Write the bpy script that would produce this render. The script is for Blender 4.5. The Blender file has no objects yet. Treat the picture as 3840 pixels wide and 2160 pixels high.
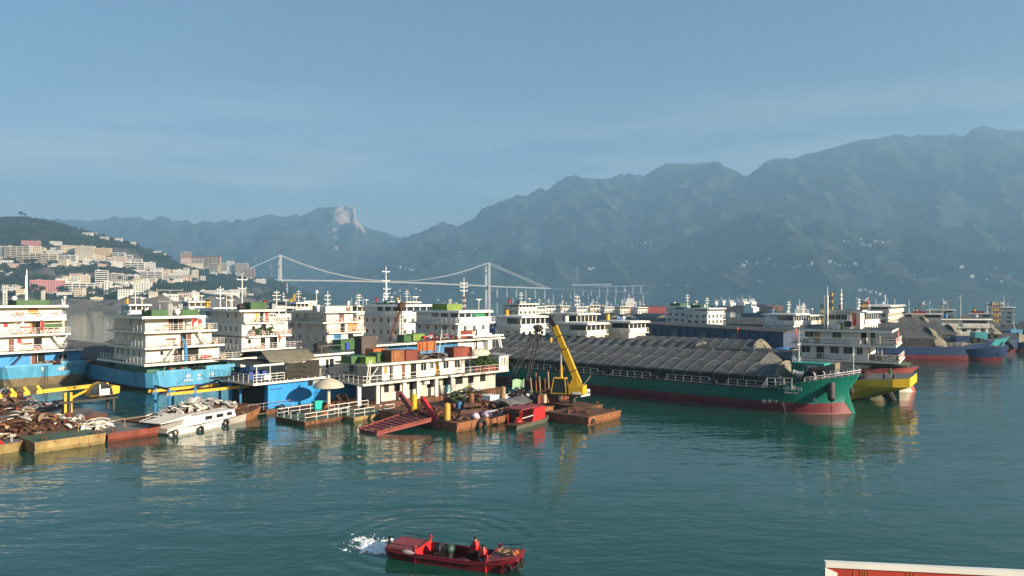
import bpy, bmesh, math, random
from mathutils import Vector, Matrix, noise
R = math.radians
rnd = random.Random(7)
SC = bpy.context.scene
COL = SC.collection

# ---------------------------------------------------------------- camera, sky, sun, exposure
FPX, CX, HY, CAMH = 2700.0, 1920.0, 1112.0, 15.0      # focal length and horizon, measured on the 3840 px wide picture
cam = bpy.data.cameras.new('camera'); camo = bpy.data.objects.new('camera', cam); COL.objects.link(camo)
cam.sensor_width = 36.0; cam.lens = 36.0*FPX/3840.0
cam.shift_y = (HY-1080.0)/3840.0
cam.clip_start = 0.5; cam.clip_end = 60000
camo.location = (0, 0, CAMH); camo.rotation_euler = (R(90), 0, 0)
SC.camera = camo

SUN_DIR = Vector((0.87, -0.49, 0.0)).normalized()      # towards the sun, on the ground
SUN_EL = R(17)
to_sun = Vector((SUN_DIR.x*math.cos(SUN_EL), SUN_DIR.y*math.cos(SUN_EL), math.sin(SUN_EL)))
sl = bpy.data.lights.new('sun', 'SUN'); sl.energy = 5.0; sl.angle = R(0.55); sl.color = (1.0, 0.83, 0.62)
so = bpy.data.objects.new('sun', sl); COL.objects.link(so)
so.rotation_euler = to_sun.to_track_quat('Z', 'Y').to_euler(); so.location = (0, 0, 50)

w = bpy.data.worlds.new('World'); SC.world = w; w.use_nodes = True
nt = w.node_tree; nt.nodes.clear()
sky = nt.nodes.new('ShaderNodeTexSky'); sky.sky_type = 'NISHITA'; sky.sun_disc = False
sky.sun_elevation = SUN_EL; sky.sun_rotation = math.atan2(SUN_DIR.x, SUN_DIR.y)
sky.altitude = 200; sky.air_density = 1.0; sky.dust_density = 1.9; sky.ozone_density = 1.6
bg = nt.nodes.new('ShaderNodeBackground'); bg.inputs['Strength'].default_value = 0.059
out = nt.nodes.new('ShaderNodeOutputWorld')
tc = nt.nodes.new('ShaderNodeTexCoord')
# thin high cloud: long soft streaks low in the sky
mp = nt.nodes.new('ShaderNodeMapping'); mp.inputs['Scale'].default_value = (2.2, 1.4, 17.0); mp.inputs['Rotation'].default_value = (0.0, R(4), 0)
nz = nt.nodes.new('ShaderNodeTexNoise'); nz.inputs['Scale'].default_value = 1.6; nz.inputs['Detail'].default_value = 5; nz.inputs['Roughness'].default_value = 0.55
rp = nt.nodes.new('ShaderNodeValToRGB'); rp.color_ramp.elements[0].position = 0.40; rp.color_ramp.elements[1].position = 0.70
sx = nt.nodes.new('ShaderNodeSeparateXYZ')
zr = nt.nodes.new('ShaderNodeValToRGB')
for e, (p, c) in zip(zr.color_ramp.elements, ((0.02, 0.0), (0.12, 1.0))): e.position = p; e.color = (c, c, c, 1)
e = zr.color_ramp.elements.new(0.19); e.color = (0.55, .55, .55, 1)
e = zr.color_ramp.elements.new(0.28); e.color = (0.0, 0, 0, 1)
mm = nt.nodes.new('ShaderNodeMath'); mm.operation = 'MULTIPLY'
m2 = nt.nodes.new('ShaderNodeMath'); m2.operation = 'MULTIPLY'; m2.inputs[1].default_value = 0.75
mx = nt.nodes.new('ShaderNodeMix'); mx.data_type = 'RGBA'; mx.inputs['B'].default_value = (8.2, 7.7, 7.4, 1)
L = nt.links.new
L(tc.outputs['Generated'], mp.inputs['Vector']); L(mp.outputs[0], nz.inputs['Vector']); L(nz.outputs['Fac'], rp.inputs[0])
L(tc.outputs['Generated'], sx.inputs[0]); L(sx.outputs['Z'], zr.inputs[0])
L(rp.outputs[0], mm.inputs[0]); L(zr.outputs[0], mm.inputs[1]); L(mm.outputs[0], m2.inputs[0])
hs = nt.nodes.new('ShaderNodeHueSaturation'); hs.inputs['Saturation'].default_value = 1.18
L(sky.outputs[0], hs.inputs['Color'])
L(m2.outputs[0], mx.inputs['Factor']); L(hs.outputs[0], mx.inputs['A']); L(mx.outputs['Result'], bg.inputs['Color']); L(bg.outputs[0], out.inputs[0])

SC.view_settings.view_transform = 'Standard'; SC.view_settings.look = 'None'
SC.view_settings.gamma = 1.0; SC.view_settings.exposure = 0.95; SC.view_settings.use_curve_mapping = False
SC.render.engine = 'CYCLES'
SC.cycles.use_denoising = True
SC.cycles.max_bounces = 6; SC.cycles.diffuse_bounces = 2; SC.cycles.glossy_bounces = 3; SC.cycles.volume_bounces = 2
SC.cycles.transparent_max_bounces = 8; SC.cycles.transmission_bounces = 2
SC.cycles.caustics_reflective = False; SC.cycles.caustics_refractive = False

# ---------------------------------------------------------------- measuring helpers
def dw(py): return FPX*CAMH/(py-HY)                    # distance of a waterline seen at row py
def X(px, d): return (px-CX)/FPX*d
def Z(py, d): return CAMH-(py-HY)*d/FPX
def P(px, py, d): return Vector((X(px, d), d, Z(py, d)))

class Frame:
    """a local frame on the water: u points to the viewer's right and nearer, v to the right and away"""
    def __init__(s, px, py=None, d=None, th=-39.7):
        s.d = d if d is not None else dw(py)
        s.o = Vector((X(px, s.d), s.d, 0)); s.th = R(th); s.c = math.cos(s.th); s.s = math.sin(s.th)
    def w(s, u, v, z=0): return Vector((s.o.x+u*s.c-v*s.s, s.o.y+u*s.s+v*s.c, z))
    def v(s, px, u=0):
        t = (px-CX)/FPX; a = s.o.x+u*s.c; b = s.o.y+u*s.s
        return (t*b-a)/(-s.s-t*s.c)
    def u(s, px, v=0):
        t = (px-CX)/FPX; a = s.o.x-v*s.s; b = s.o.y+v*s.c
        return (t*b-a)/(s.c-t*s.s)
    def z(s, py, u=0, v=0): return Z(py, s.w(u, v).y)

# ---------------------------------------------------------------- materials
MATS = {}
def srgb(h):
    if isinstance(h, str):
        h = [int(h[i:i+2], 16)/255 for i in (0, 2, 4)]
        return tuple(c/12.92 if c <= .04045 else ((c+.055)/1.055)**2.4 for c in h)
    return tuple(h)
def pm(name, col, rough=.6, metal=0., var=.18, rust=0., scale=.8, rcol=(.16, .06, .022), streak=True, bump=.0, spec=.4, fine=None, rsharp=.10):
    """painted or bare surface: colour, uneven tone, rust that runs down"""
    if name in MATS: return MATS[name]
    col = srgb(col)
    m = bpy.data.materials.new(name); m.use_nodes = True; t = m.node_tree; N = t.nodes; b = N['Principled BSDF']
    b.inputs['Roughness'].default_value = rough; b.inputs['Metallic'].default_value = metal
    b.inputs['Specular IOR Level'].default_value = spec
    g = N.new('ShaderNodeNewGeometry')
    mp = N.new('ShaderNodeMapping'); mp.inputs['Scale'].default_value = (scale, scale, scale*(.22 if streak else 1))
    n = N.new('ShaderNodeTexNoise'); n.inputs['Scale'].default_value = 1.0; n.inputs['Detail'].default_value = 5; n.inputs['Roughness'].default_value = .62
    t.links.new(g.outputs['Position'], mp.inputs['Vector']); t.links.new(mp.outputs[0], n.inputs['Vector'])
    r = N.new('ShaderNodeValToRGB'); r.color_ramp.elements[0].position = .3; r.color_ramp.elements[1].position = .7
    r.color_ramp.elements[0].color = tuple(c*(1-var) for c in col)+(1,); r.color_ramp.elements[1].color = tuple(min(.95, c*(1+var*.5)) for c in col)+(1,)
    t.links.new(n.outputs['Fac'], r.inputs[0])
    src = r.outputs[0]
    if rust > 0:
        n2 = N.new('ShaderNodeTexNoise'); n2.inputs['Scale'].default_value = 1.7; n2.inputs['Detail'].default_value = 7; n2.inputs['Roughness'].default_value = .68
        mp2 = N.new('ShaderNodeMapping'); mp2.inputs['Scale'].default_value = (scale*1.6, scale*1.6, scale*(.45 if streak else 1.6)); mp2.inputs['Location'].default_value = (13, 7, 3)
        t.links.new(g.outputs['Position'], mp2.inputs['Vector']); t.links.new(mp2.outputs[0], n2.inputs['Vector'])
        rr = N.new('ShaderNodeValToRGB'); a = .72-.42*rust
        rr.color_ramp.elements[0].position = a; rr.color_ramp.elements[1].position = min(1, a+rsharp)
        t.links.new(n2.outputs['Fac'], rr.inputs[0])
        mx = N.new('ShaderNodeMix'); mx.data_type = 'RGBA'; mx.inputs['B'].default_value = srgb(rcol)+(1,)
        t.links.new(rr.outputs[0], mx.inputs['Factor']); t.links.new(src, mx.inputs['A']); src = mx.outputs['Result']
    t.links.new(src, b.inputs['Base Color'])
    if bump:
        n3 = N.new('ShaderNodeTexNoise'); n3.inputs['Scale'].default_value = fine or 3.0; n3.inputs['Detail'].default_value = 3
        t.links.new(g.outputs['Position'], n3.inputs['Vector'])
        bp = N.new('ShaderNodeBump'); bp.inputs['Strength'].default_value = bump; bp.inputs['Distance'].default_value = .1
        t.links.new(n3.outputs['Fac'], bp.inputs['Height']); t.links.new(bp.outputs[0], b.inputs['Normal'])
    MATS[name] = m
    return m

white = pm('white paint', (.74, .72, .66), .55, var=.16, rust=.17, scale=.9, rcol=(.36, .25, .15), bump=.15, fine=.8)
white2 = pm('clean white paint', (.80, .79, .75), .5, var=.12, rust=.09, scale=.8, rcol=(.42, .33, .23))
cream = pm('cream paint', (.74, .70, .60), .6, var=.16, rust=.16, scale=.9)
deckgrey = pm('deck plate', (.16, .16, .15), .75, var=.3, rust=.35, scale=.8, streak=False)
deckgreen = pm('green deck paint', (.07, .12, .075), .7, var=.3, rust=.3, scale=.7, streak=False)
bluehull = pm('worn blue hull paint', (.08, .34, .56), .5, var=.3, rust=.30, scale=.55, rcol=(.42, .47, .47), bump=.1, fine=1.2)
bluewall = pm('bright blue paint', (.015, .24, .62), .45, var=.16, rust=.06, scale=.5, bump=.1, fine=.7)
bluedark = pm('dark blue hull paint', (.009, .038, .115), .5, var=.25, rust=.12, scale=.5)
sandhull = pm('bare sand coloured bottom', (.36, .28, .18), .7, var=.3, rust=.3, scale=.8)
redhull = pm('dull red bottom paint', (.16, .022, .032), .6, var=.3, rust=.10, scale=.5, rcol=(.30, .13, .11))
tealhull = pm('teal hull paint', (.004, .14, .105), .42, var=.2, rust=.04, scale=.4, rcol=(.02, .04, .04))
greenhouse = pm('sea green paint', (.03, .15, .10), .55, var=.25, rust=.12, scale=.8)
greenbox = pm('green container paint', (.03, .105, .028), .55, var=.3, rust=.14, scale=.8)
limebox = pm('lime green paint', (.15, .25, .04), .6, var=.35, rust=.38, scale=1.1)
yellow = pm('yellow paint', (.62, .38, .014), .5, var=.22, rust=.20, scale=1.0)
yellowhull = pm('yellow hull paint', (.72, .46, .012), .45, var=.10, rust=.03, scale=.6)
bluepaint = pm('mid blue paint', (.04, .20, .42), .5, var=.2, rust=.12, scale=1.2)
rustm = pm('rusty steel', (.12, .052, .028), .85, var=.6, rust=.45, scale=.9, rcol=(.21, .095, .04), bump=.35, fine=4)
rustdk = pm('dark rusty steel', (.075, .038, .026), .85, var=.5, rust=.4, scale=1.3, rcol=(.16, .07, .035), streak=False, bump=.3, fine=4)
rustred = pm('red oxide steel', (.20, .045, .026), .75, var=.45, rust=.42, scale=.9, rcol=(.12, .045, .025), bump=.2)
rustyel = pm('yellow and rust worn plating', (.30, .225, .09), .8, var=.4, rust=.46, scale=.85, rcol=(.20, .075, .035), bump=.2)
rustora = pm('orange rust plating', (.26, .105, .04), .8, var=.5, rust=.42, scale=.9, rcol=(.10, .042, .025), bump=.2)
oranges = pm('bright rust orange', (.45, .12, .025), .7, var=.4, rust=.36, scale=1.2)
redboat = pm('red boat paint', (.13, .008, .014), .42, var=.3, rust=.14, scale=1.4, rcol=(.09, .012, .014), streak=False)
redlt = pm('faded red boat deck', (.24, .045, .05), .6, var=.3, rust=.25, scale=1.6, rcol=(.17, .03, .035), streak=False)
redbrt = pm('bright red paint', (.45, .022, .025), .45, var=.2, rust=.1, scale=1.3)
black = pm('black rubber', (.012, .012, .012), .7, var=.4, scale=2)
blackst = pm('blackened steel', (.028, .026, .024), .6, var=.5, rust=.35, scale=2, rcol=(.07, .04, .025))
greyst = pm('grey steel', (.28, .29, .30), .5, var=.25, rust=.12, scale=1)
silver = pm('bare aluminium', (.52, .50, .47), .42, metal=.35, var=.3, rust=.15, scale=1.5, rcol=(.25, .22, .2), streak=False)
orange = pm('lifebuoy red', (.62, .055, .025), .55, var=.15, scale=3)
orangey = pm('lifebuoy orange', (.75, .23, .03), .55, var=.15, scale=3)
brown = pm('brown door', (.16, .06, .035), .6, var=.25, scale=2)
tan = pm('tan wood door', (.50, .24, .07), .6, var=.2, scale=2)
ochre = pm('ochre door', (.62, .34, .03), .5, var=.15, scale=2)
dark = pm('dark interior and shade', (.012, .012, .013), .9, var=.3)
pinkm = pm('faded pink hull', (.42, .10, .10), .6, var=.25, rust=.15, scale=.7)
tarpm = None
glass = pm('window glass', (.018, .024, .03), .12, var=.2, spec=.6)
concrete = pm('pale concrete', (.52, .48, .38), .8, var=.2, rust=.1, scale=1, rcol=(.3, .24, .17))
flagred = pm('red flag cloth', (.62, .012, .02), .7, var=.2, scale=3)
ropem = pm('tan rope', (.36, .25, .14), .9, var=.3, scale=6)

# ---------------------------------------------------------------- mesh helpers
class MB:
    def __init__(s): s.v = []; s.f = []; s.m = []; s.mats = []; s.smooth = False
    def mi(s, mat):
        if mat not in s.mats: s.mats.append(mat)
        return s.mats.index(mat)
    def poly(s, pts, mat):
        k = len(s.v); s.v += [tuple(p) for p in pts]; s.f.append(tuple(range(k, k+len(pts)))); s.m.append(s.mi(mat)); return s
    def hexa(s, p, mat):
        """eight corners: bottom four, top four (same order)"""
        k = len(s.v); s.v += [tuple(q) for q in p]; i = s.mi(mat)
        for f in ((3, 2, 1, 0), (4, 5, 6, 7), (0, 1, 5, 4), (1, 2, 6, 5), (2, 3, 7, 6), (3, 0, 4, 7)):
            s.f.append(tuple(k+j for j in f)); s.m.append(i)
        return s
    def box(s, x0, x1, y0, y1, z0, z1, mat):
        if x1 < x0: x0, x1 = x1, x0
        if y1 < y0: y0, y1 = y1, y0
        if z1 < z0: z0, z1 = z1, z0
        return s.hexa([(x0, y0, z0), (x1, y0, z0), (x1, y1, z0), (x0, y1, z0), (x0, y0, z1), (x1, y0, z1), (x1, y1, z1), (x0, y1, z1)], mat)
    def bar(s, a, b, r, mat, n=6, r2=None, cap=True):
        a = Vector(a); b = Vector(b); d = b-a
        if d.length < 1e-6: return s
        r2 = r if r2 is None else r2
        z = d.normalized(); x = z.orthogonal().normalized(); y = z.cross(x)
        k = len(s.v); i = s.mi(mat)
        for c, q in ((a, r), (b, r2)):
            for j in range(n):
                t = 2*math.pi*(j+.5)/n; s.v.append(tuple(c+x*(q*math.cos(t))+y*(q*math.sin(t))))
        for j in range(n):
            s.f.append((k+j, k+(j+1) % n, k+n+(j+1) % n, k+n+j)); s.m.append(i)
        if cap:
            s.f.append(tuple(k+j for j in reversed(range(n)))); s.m.append(i)
            s.f.append(tuple(k+n+j for j in range(n))); s.m.append(i)
        return s
    def beam(s, a, b, w, h, mat, up=(0, 0, 1)):
        """a rectangular beam from a to b"""
        a = Vector(a); b = Vector(b); d = (b-a).normalized(); up = Vector(up)
        x = d.cross(up)
        if x.length < 1e-4: x = d.orthogonal()
        x.normalize(); y = x.cross(d)
        q = [x*(-w/2)+y*(-h/2), x*(w/2)+y*(-h/2), x*(w/2)+y*(h/2), x*(-w/2)+y*(h/2)]
        return s.hexa([a+o for o in q]+[b+o for o in q], mat)
    def tube(s, pts, r, mat, n=6):
        for a, b in zip(pts, pts[1:]): s.bar(a, b, r, mat, n)
        return s
    def torus(s, c, ax, R_, r, mat, n=14, m=6, mat2=None, stripes=0):
        c = Vector(c); z = Vector(ax).normalized(); x = z.orthogonal().normalized(); y = z.cross(x); k = len(s.v)
        for i in range(n):
            t = 2*math.pi*i/n; rd = x*math.cos(t)+y*math.sin(t)
            for j in range(m):
                p = 2*math.pi*j/m; s.v.append(tuple(c+rd*(R_+r*math.cos(p))+z*(r*math.sin(p))))
        for i in range(n):
            mt = mat2 if (mat2 and stripes and (i*stripes*2//n) % 2) else mat
            for j in range(m):
                s.f.append((k+i*m+j, k+((i+1) % n)*m+j, k+((i+1) % n)*m+(j+1) % m, k+i*m+(j+1) % m)); s.m.append(s.mi(mt))
        return s
    def loft(s, secs, mats, close=False):
        """secs: list of equal-length polylines; mats: one per strip along the polyline, or a single one"""
        n = len(secs[0]); k = len(s.v)
        for q in secs: s.v += [tuple(p) for p in q]
        for i in range(len(secs)-1):
            for j in range(n if close else n-1):
                mt = mats[j] if isinstance(mats, (list, tuple)) else mats
                if mt is None: continue
                a, b = k+i*n+j, k+i*n+(j+1) % n
                s.f.append((a, b, b+n, a+n)); s.m.append(s.mi(mt))
        return s
    def lathe(s, prof, c, mat, n=16, ax='z'):
        secs = []
        for r, z in prof:
            secs.append([(c[0]+r*math.cos(2*math.pi*j/n), c[1]+r*math.sin(2*math.pi*j/n), c[2]+z) for j in range(n)])
        return s.loft(secs, mat, True)
    def blob(s, c, r, mat, n=8, m=5, jit=0., seed=0):
        g = random.Random(seed); c = Vector(c); r = Vector(r) if hasattr(r, '__len__') else Vector((r, r, r))
        secs = []
        for i in range(m+1):
            a = math.pi*i/m; q = []
            for j in range(n):
                t = 2*math.pi*j/n; k = 1+jit*(g.random()-.5)
                q.append((c.x+r.x*k*math.sin(a)*math.cos(t), c.y+r.y*k*math.sin(a)*math.sin(t), c.z-r.z*k*math.cos(a)))
            secs.append(q)
        return s.loft(secs, mat, True)
    def mesh(s, name):
        me = bpy.data.meshes.new(name); me.from_pydata(s.v, [], s.f)
        for m in s.mats: me.materials.append(m)
        me.polygons.foreach_set('material_index', s.m)
        if s.smooth: me.polygons.foreach_set('use_smooth', [True]*len(s.f))
        me.update(); return me
    def build(s, name, parent=None, fixn=False, smooth=False, weld=False):
        s.smooth = bool(smooth)
        me = s.mesh(name)
        if fixn or weld:
            bm = bmesh.new(); bm.from_mesh(me)
            if weld: bmesh.ops.remove_doubles(bm, verts=bm.verts, dist=1e-4)
            if fixn: bmesh.ops.recalc_face_normals(bm, faces=bm.faces)
            bm.to_mesh(me); bm.free()
        if smooth == 'auto': me.set_sharp_from_angle(angle=R(38))
        return put(name, me, parent)

def put(name, me, parent=None, loc=None, rz=None, sc=None):
    o = bpy.data.objects.new(name, me); COL.objects.link(o)
    if parent is not None: o.parent = parent
    if loc is not None: o.location = loc
    if rz is not None: o.rotation_euler = (0, 0, rz) if not hasattr(rz, '__len__') else rz
    if sc is not None: o.scale = sc if hasattr(sc, '__len__') else (sc, sc, sc)
    return o
def tag(o, label, cat, group=None, kind=None):
    o['label'] = label
    if cat: o['category'] = cat
    if group: o['group'] = group
    if kind: o['kind'] = kind
    return o
def thing(name, label, cat, loc=(0, 0, 0), rz=0, group=None):
    o = bpy.data.objects.new(name, None); COL.objects.link(o); o.location = loc; o.rotation_euler = (0, 0, rz); o.empty_display_size = .3
    return tag(o, label, cat, group)
def fthing(F, name, label, cat, u=0, v=0, z=0, group=None, rz=0):
    return thing(name, label, cat, F.w(u, v, z), F.th+rz, group)
def copy_tree(o, parent=None):
    c = o.copy(); COL.objects.link(c); c.parent = parent
    for ch in o.children: copy_tree(ch, c)
    return c
def struct(o):
    o['kind'] = 'structure'; return o
def text(name, body, size, parent, loc, rot, mat, depth=.01, align='CENTER'):
    cu = bpy.data.curves.new(name, 'FONT'); cu.body = body; cu.size = size; cu.align_x = align; cu.align_y = 'CENTER'; cu.extrude = depth; cu.resolution_u = 3
    cu.materials.append(mat)
    tmp = bpy.data.objects.new(name, cu); COL.objects.link(tmp); dg = bpy.context.evaluated_depsgraph_get()
    me = bpy.data.meshes.new_from_object(tmp.evaluated_get(dg)); bpy.data.objects.remove(tmp); bpy.data.curves.remove(cu)
    me.materials.clear(); me.materials.append(mat)
    return put(name, me, parent, loc, rot)

# ---------------------------------------------------------------- shared small pieces (meshes used again and again)
CACHE = {}
def cached(key, fn):
    if key not in CACHE: CACHE[key] = fn()
    return CACHE[key]
def win_mesh(wd, ht, panes=2, fr=None, gl=None):
    """window in the XZ plane, facing -Y, centred; frame stands proud, the glass is set back"""
    fr = fr or white2; gl = gl or glass
    def mk():
        m = MB(); t = .05
        m.box(-wd/2-t, -wd/2, -.05, .04, -ht/2-t, ht/2+t, fr); m.box(wd/2, wd/2+t, -.05, .04, -ht/2-t, ht/2+t, fr)
        m.box(-wd/2, wd/2, -.05, .04, ht/2, ht/2+t, fr); m.box(-wd/2-t*.6, wd/2+t*.6, -.08, .04, -ht/2-t, -ht/2, fr)
        for k in range(1, panes):
            x = -wd/2+wd*k/panes; m.box(x-.02, x+.02, -.035, .03, -ht/2, ht/2, fr)
        return m.mesh('window')
    return cached(('win', round(wd, 2), round(ht, 2), panes, fr.name), mk)
def pane_mesh(wd, ht, gl=None):
    gl = gl or glass
    return cached(('pane', round(wd, 2), round(ht, 2), gl.name), lambda: MB().box(-wd/2, wd/2, -.012, .03, -ht/2, ht/2, gl).mesh('pane'))
def put_win(par, wd, ht, panes, fr, gl, loc, rz, sc=None, name='window'):
    o = put(name, win_mesh(wd, ht, panes, fr), par, loc, rz, sc); put('pane', pane_mesh(wd, ht, gl), o); return o
def door_mesh(wd, ht, mat, fr=None):
    fr = fr or white2
    def mk():
        m = MB(); t = .06
        m.box(-wd/2, wd/2, -.02, .03, 0, ht, mat)
        m.box(-wd/2-t, -wd/2, -.05, .04, 0, ht+t, fr); m.box(wd/2, wd/2+t, -.05, .04, 0, ht+t, fr); m.box(-wd/2, wd/2, -.05, .04, ht, ht+t, fr)
        return m.mesh('door')
    return cached(('door', round(wd, 2), round(ht, 2), mat.name, fr.name), mk)
def buoy_mesh(mat, mat2):
    def mk():
        m = MB(); m.torus((0, 0, 0), (0, 1, 0), .31, .085, mat, 16, 7, mat2, 4); m.smooth = True
        for a in (0, 120, 240):
            m.bar((.24*math.cos(R(a+90)), 0, .24*math.sin(R(a+90))), (0, 0, 0), .022, mat2, 4)
        return m.mesh('lifebuoy')
    return cached(('buoy', mat.name), mk)
def tyre_mesh(R_=.42, r=.15):
    def mk():
        m = MB(); m.torus((0, 0, 0), (0, 1, 0), R_, r, black, 18, 8); m.smooth = True
        return m.mesh('tyre')
    return cached(('tyre', R_, r), mk)

# ---------------------------------------------------------------- ship fittings; u is local x, v is local y. Seen faces: +u (end) and -v (side)
def wins(par, face, at, spec, wd=.8, ht=.9, panes=2, fr=None, gl=None, name='window'):
    """spec: list of (along, z); face '+u': plane x=at, along is y; face '-v': plane y=at, along is x"""
    for s, z in spec:
        if face == '+u': put_win(par, wd, ht, panes, fr, gl, (at, s, z), R(90), None, name)
        elif face == '-u': put_win(par, wd, ht, panes, fr, gl, (at, s, z), R(-90), None, name)
        else: put_win(par, wd, ht, panes, fr, gl, (s, at, z), 0, None, name)
def door(par, face, at, s, z, wd=.8, ht=1.9, mat=None, name='door'):
    me = door_mesh(wd, ht, mat or brown)
    o = put(name, me, par, (at, s, z), R(90)) if face == '+u' else put(name, me, par, (s, at, z), 0)
    put('handle', cached('handle', lambda: MB().bar((0, -.07, 0), (0, -.02, 0), .035, greyst, 6).mesh('handle')), o, (wd*.35, 0, ht*.5)); return o
def rail(par, pts, h=1.0, bars=3, step=1.3, r=.028, mat=None, name='railing'):
    """railing along a polyline of (u, v, z)"""
    mat = mat or white2; m = MB(); pts = [Vector(p) for p in pts]
    for a, b in zip(pts, pts[1:]):
        n = max(1, round((b-a).length/step))
        for i in range(n+1):
            q = a.lerp(b, i/n); m.bar(q, q+Vector((0, 0, h)), r, mat, 5)
        for k in range(1, bars+1):
            z = Vector((0, 0, h*k/bars)); m.bar(a+z, b+z, r*(1.15 if k == bars else .8), mat, 5)
    return m.build(name, par)
def slab(par, u0, u1, v0, v1, z, t=.32, edge=None, top=None, name='deck', chamfer=0):
    """deck plate: its top at z, pale edge, darker walking surface"""
    m = MB(); edge = edge or white
    m.box(u0, u1, v0, v1, z-t, z, edge)
    m.box(u0+.12, u1-.12, v0+.12, v1-.12, z, z+.02, top or deckgrey)
    return m.build(name, par)
def house(par, u0, u1, v0, v1, z0, z1, mat=None, name='wall'):
    m = MB(); m.box(u0, u1, v0, v1, z0, z1, mat or white); return m.build(name, par)
def stair(par, a, b, wd=.7, mat=None, ax='y', name='stair'):
    """sloping ladder with side strings, treads and a handrail; runs along local y ('y') or x"""
    mat = mat or white; m = MB(); a = Vector(a); b = Vector(b); o = Vector((wd/2, 0, 0)) if ax == 'y' else Vector((0, wd/2, 0))
    for s in (-1, 1):
        m.beam(a+o*s, b+o*s, .05, .2, mat); m.bar(a+o*s+Vector((0, 0, .9)), b+o*s+Vector((0, 0, .9)), .025, mat, 5)
    n = 9
    for i in range(1, n):
        q = a.lerp(b, i/n); d = Vector((0, .11, 0)) if ax == 'y' else Vector((.11, 0, 0))
        m.beam(q-o, q+o, .2, .03, mat)
    return m.build(name, par)
def mast(par, u, v, z, h, arms=((.55, 1.6), (.8, 1.1)), mat=None, r=.09, name='mast', lean=0):
    mat = mat or white2; m = MB(); top = Vector((u+lean, v, z+h))
    m.bar((u, v, z), top, r, mat, 6, r*.5)
    for f, wd in arms:
        q = Vector((u, v, z)).lerp(top, f); m.bar(q-Vector((0, wd/2, 0)), q+Vector((0, wd/2, 0)), r*.55, mat, 5)
        for s in (-1, 1): m.bar(q+Vector((0, s*wd/2, 0)), q+Vector((0, s*wd/2, .25)), r*.6, mat, 5)
    return m.build(name, par)
def lattice(par, u, v, z, h, wd, mat, n=None, name='lattice_mast', mat2=None):
    m = MB(); n = n or max(3, round(h/wd/1.1)); c = [(-1, -1), (1, -1), (1, 1), (-1, 1)]
    for k in range(n):
        z0, z1 = z+h*k/n, z+h*(k+1)/n; mt = mat2 if (mat2 and k % 2) else mat
        for i in range(4):
            a, b = c[i], c[(i+1) % 4]; e = wd/2
            m.bar((u+a[0]*e, v+a[1]*e, z0), (u+a[0]*e, v+a[1]*e, z1), wd*.09, mt, 4)
            m.bar((u+a[0]*e, v+a[1]*e, z0), (u+b[0]*e, v+b[1]*e, z1), wd*.05, mt, 4)
            m.bar((u+a[0]*e, v+a[1]*e, z1), (u+b[0]*e, v+b[1]*e, z1), wd*.05, mt, 4)
    return m.build(name, par)
def radar(par, u, v, z, h=1.6, wd=1.5, name='radar'):
    m = MB(); m.bar((u, v, z), (u, v, z+h), .06, white2, 6); m.box(u-.12, u+.12, v-.15, v+.15, z+h, z+h+.2, white2)
    m.box(u-.07, u+.07, v-wd/2, v+wd/2, z+h+.2, z+h+.32, white2); return m.build(name, par)
def dish(par, u, v, z, h=.8, r=.4, name='satellite_dome'):
    m = MB(); m.bar((u, v, z), (u, v, z+h), .07, white2, 6); m.blob((u, v, z+h+r*.8), r, white2, 10, 6); return m.build(name, par, smooth=True)
def buoys(F, spots, mat, mat2, label, group):
    """lifebuoys hung on a rail: (u, v, z, facing) in the frame"""
    for u, v, z, fc in spots:
        o = put('lifebuoy', buoy_mesh(mat, mat2), None, F.w(u, v, z), (0, rnd.uniform(0, 2), F.th+(R(90) if fc == '+u' else 0)))
        o.rotation_euler = (0, 0, F.th+(R(90) if fc == '+u' else 0)); tag(o, label, 'lifebuoy', group)
def flag(F, u, v, z, h, label, mat=None):
    """a flag hanging from a thin staff"""
    t = fthing(F, 'flag', label, 'flag', u, v, z)
    MB().bar((0, 0, 0), (.1, 0, h), .03, white2, 5).build('staff', t)
    m = MB(); secs = []
    for i in range(7):
        zz = h-.05-i*.19*h/1.6
        secs.append([(.1+.05*math.sin(i*1.3+k*1.7)+.02, k*.09*(1+.3*math.sin(i)), zz-k*.12) for k in range(5)])
    m.loft(secs, mat or flagred); m.build('cloth', t, smooth=True)
    return t

# ================================================================ SETTING: water, hills, mountains
def lerp_poly(pts, x):
    if x <= pts[0][0]: return pts[0][1]
    for (a, p), (b, q) in zip(pts, pts[1:]):
        if x <= b: return p+(q-p)*(x-a)/(b-a)
    return pts[-1][1]

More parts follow.
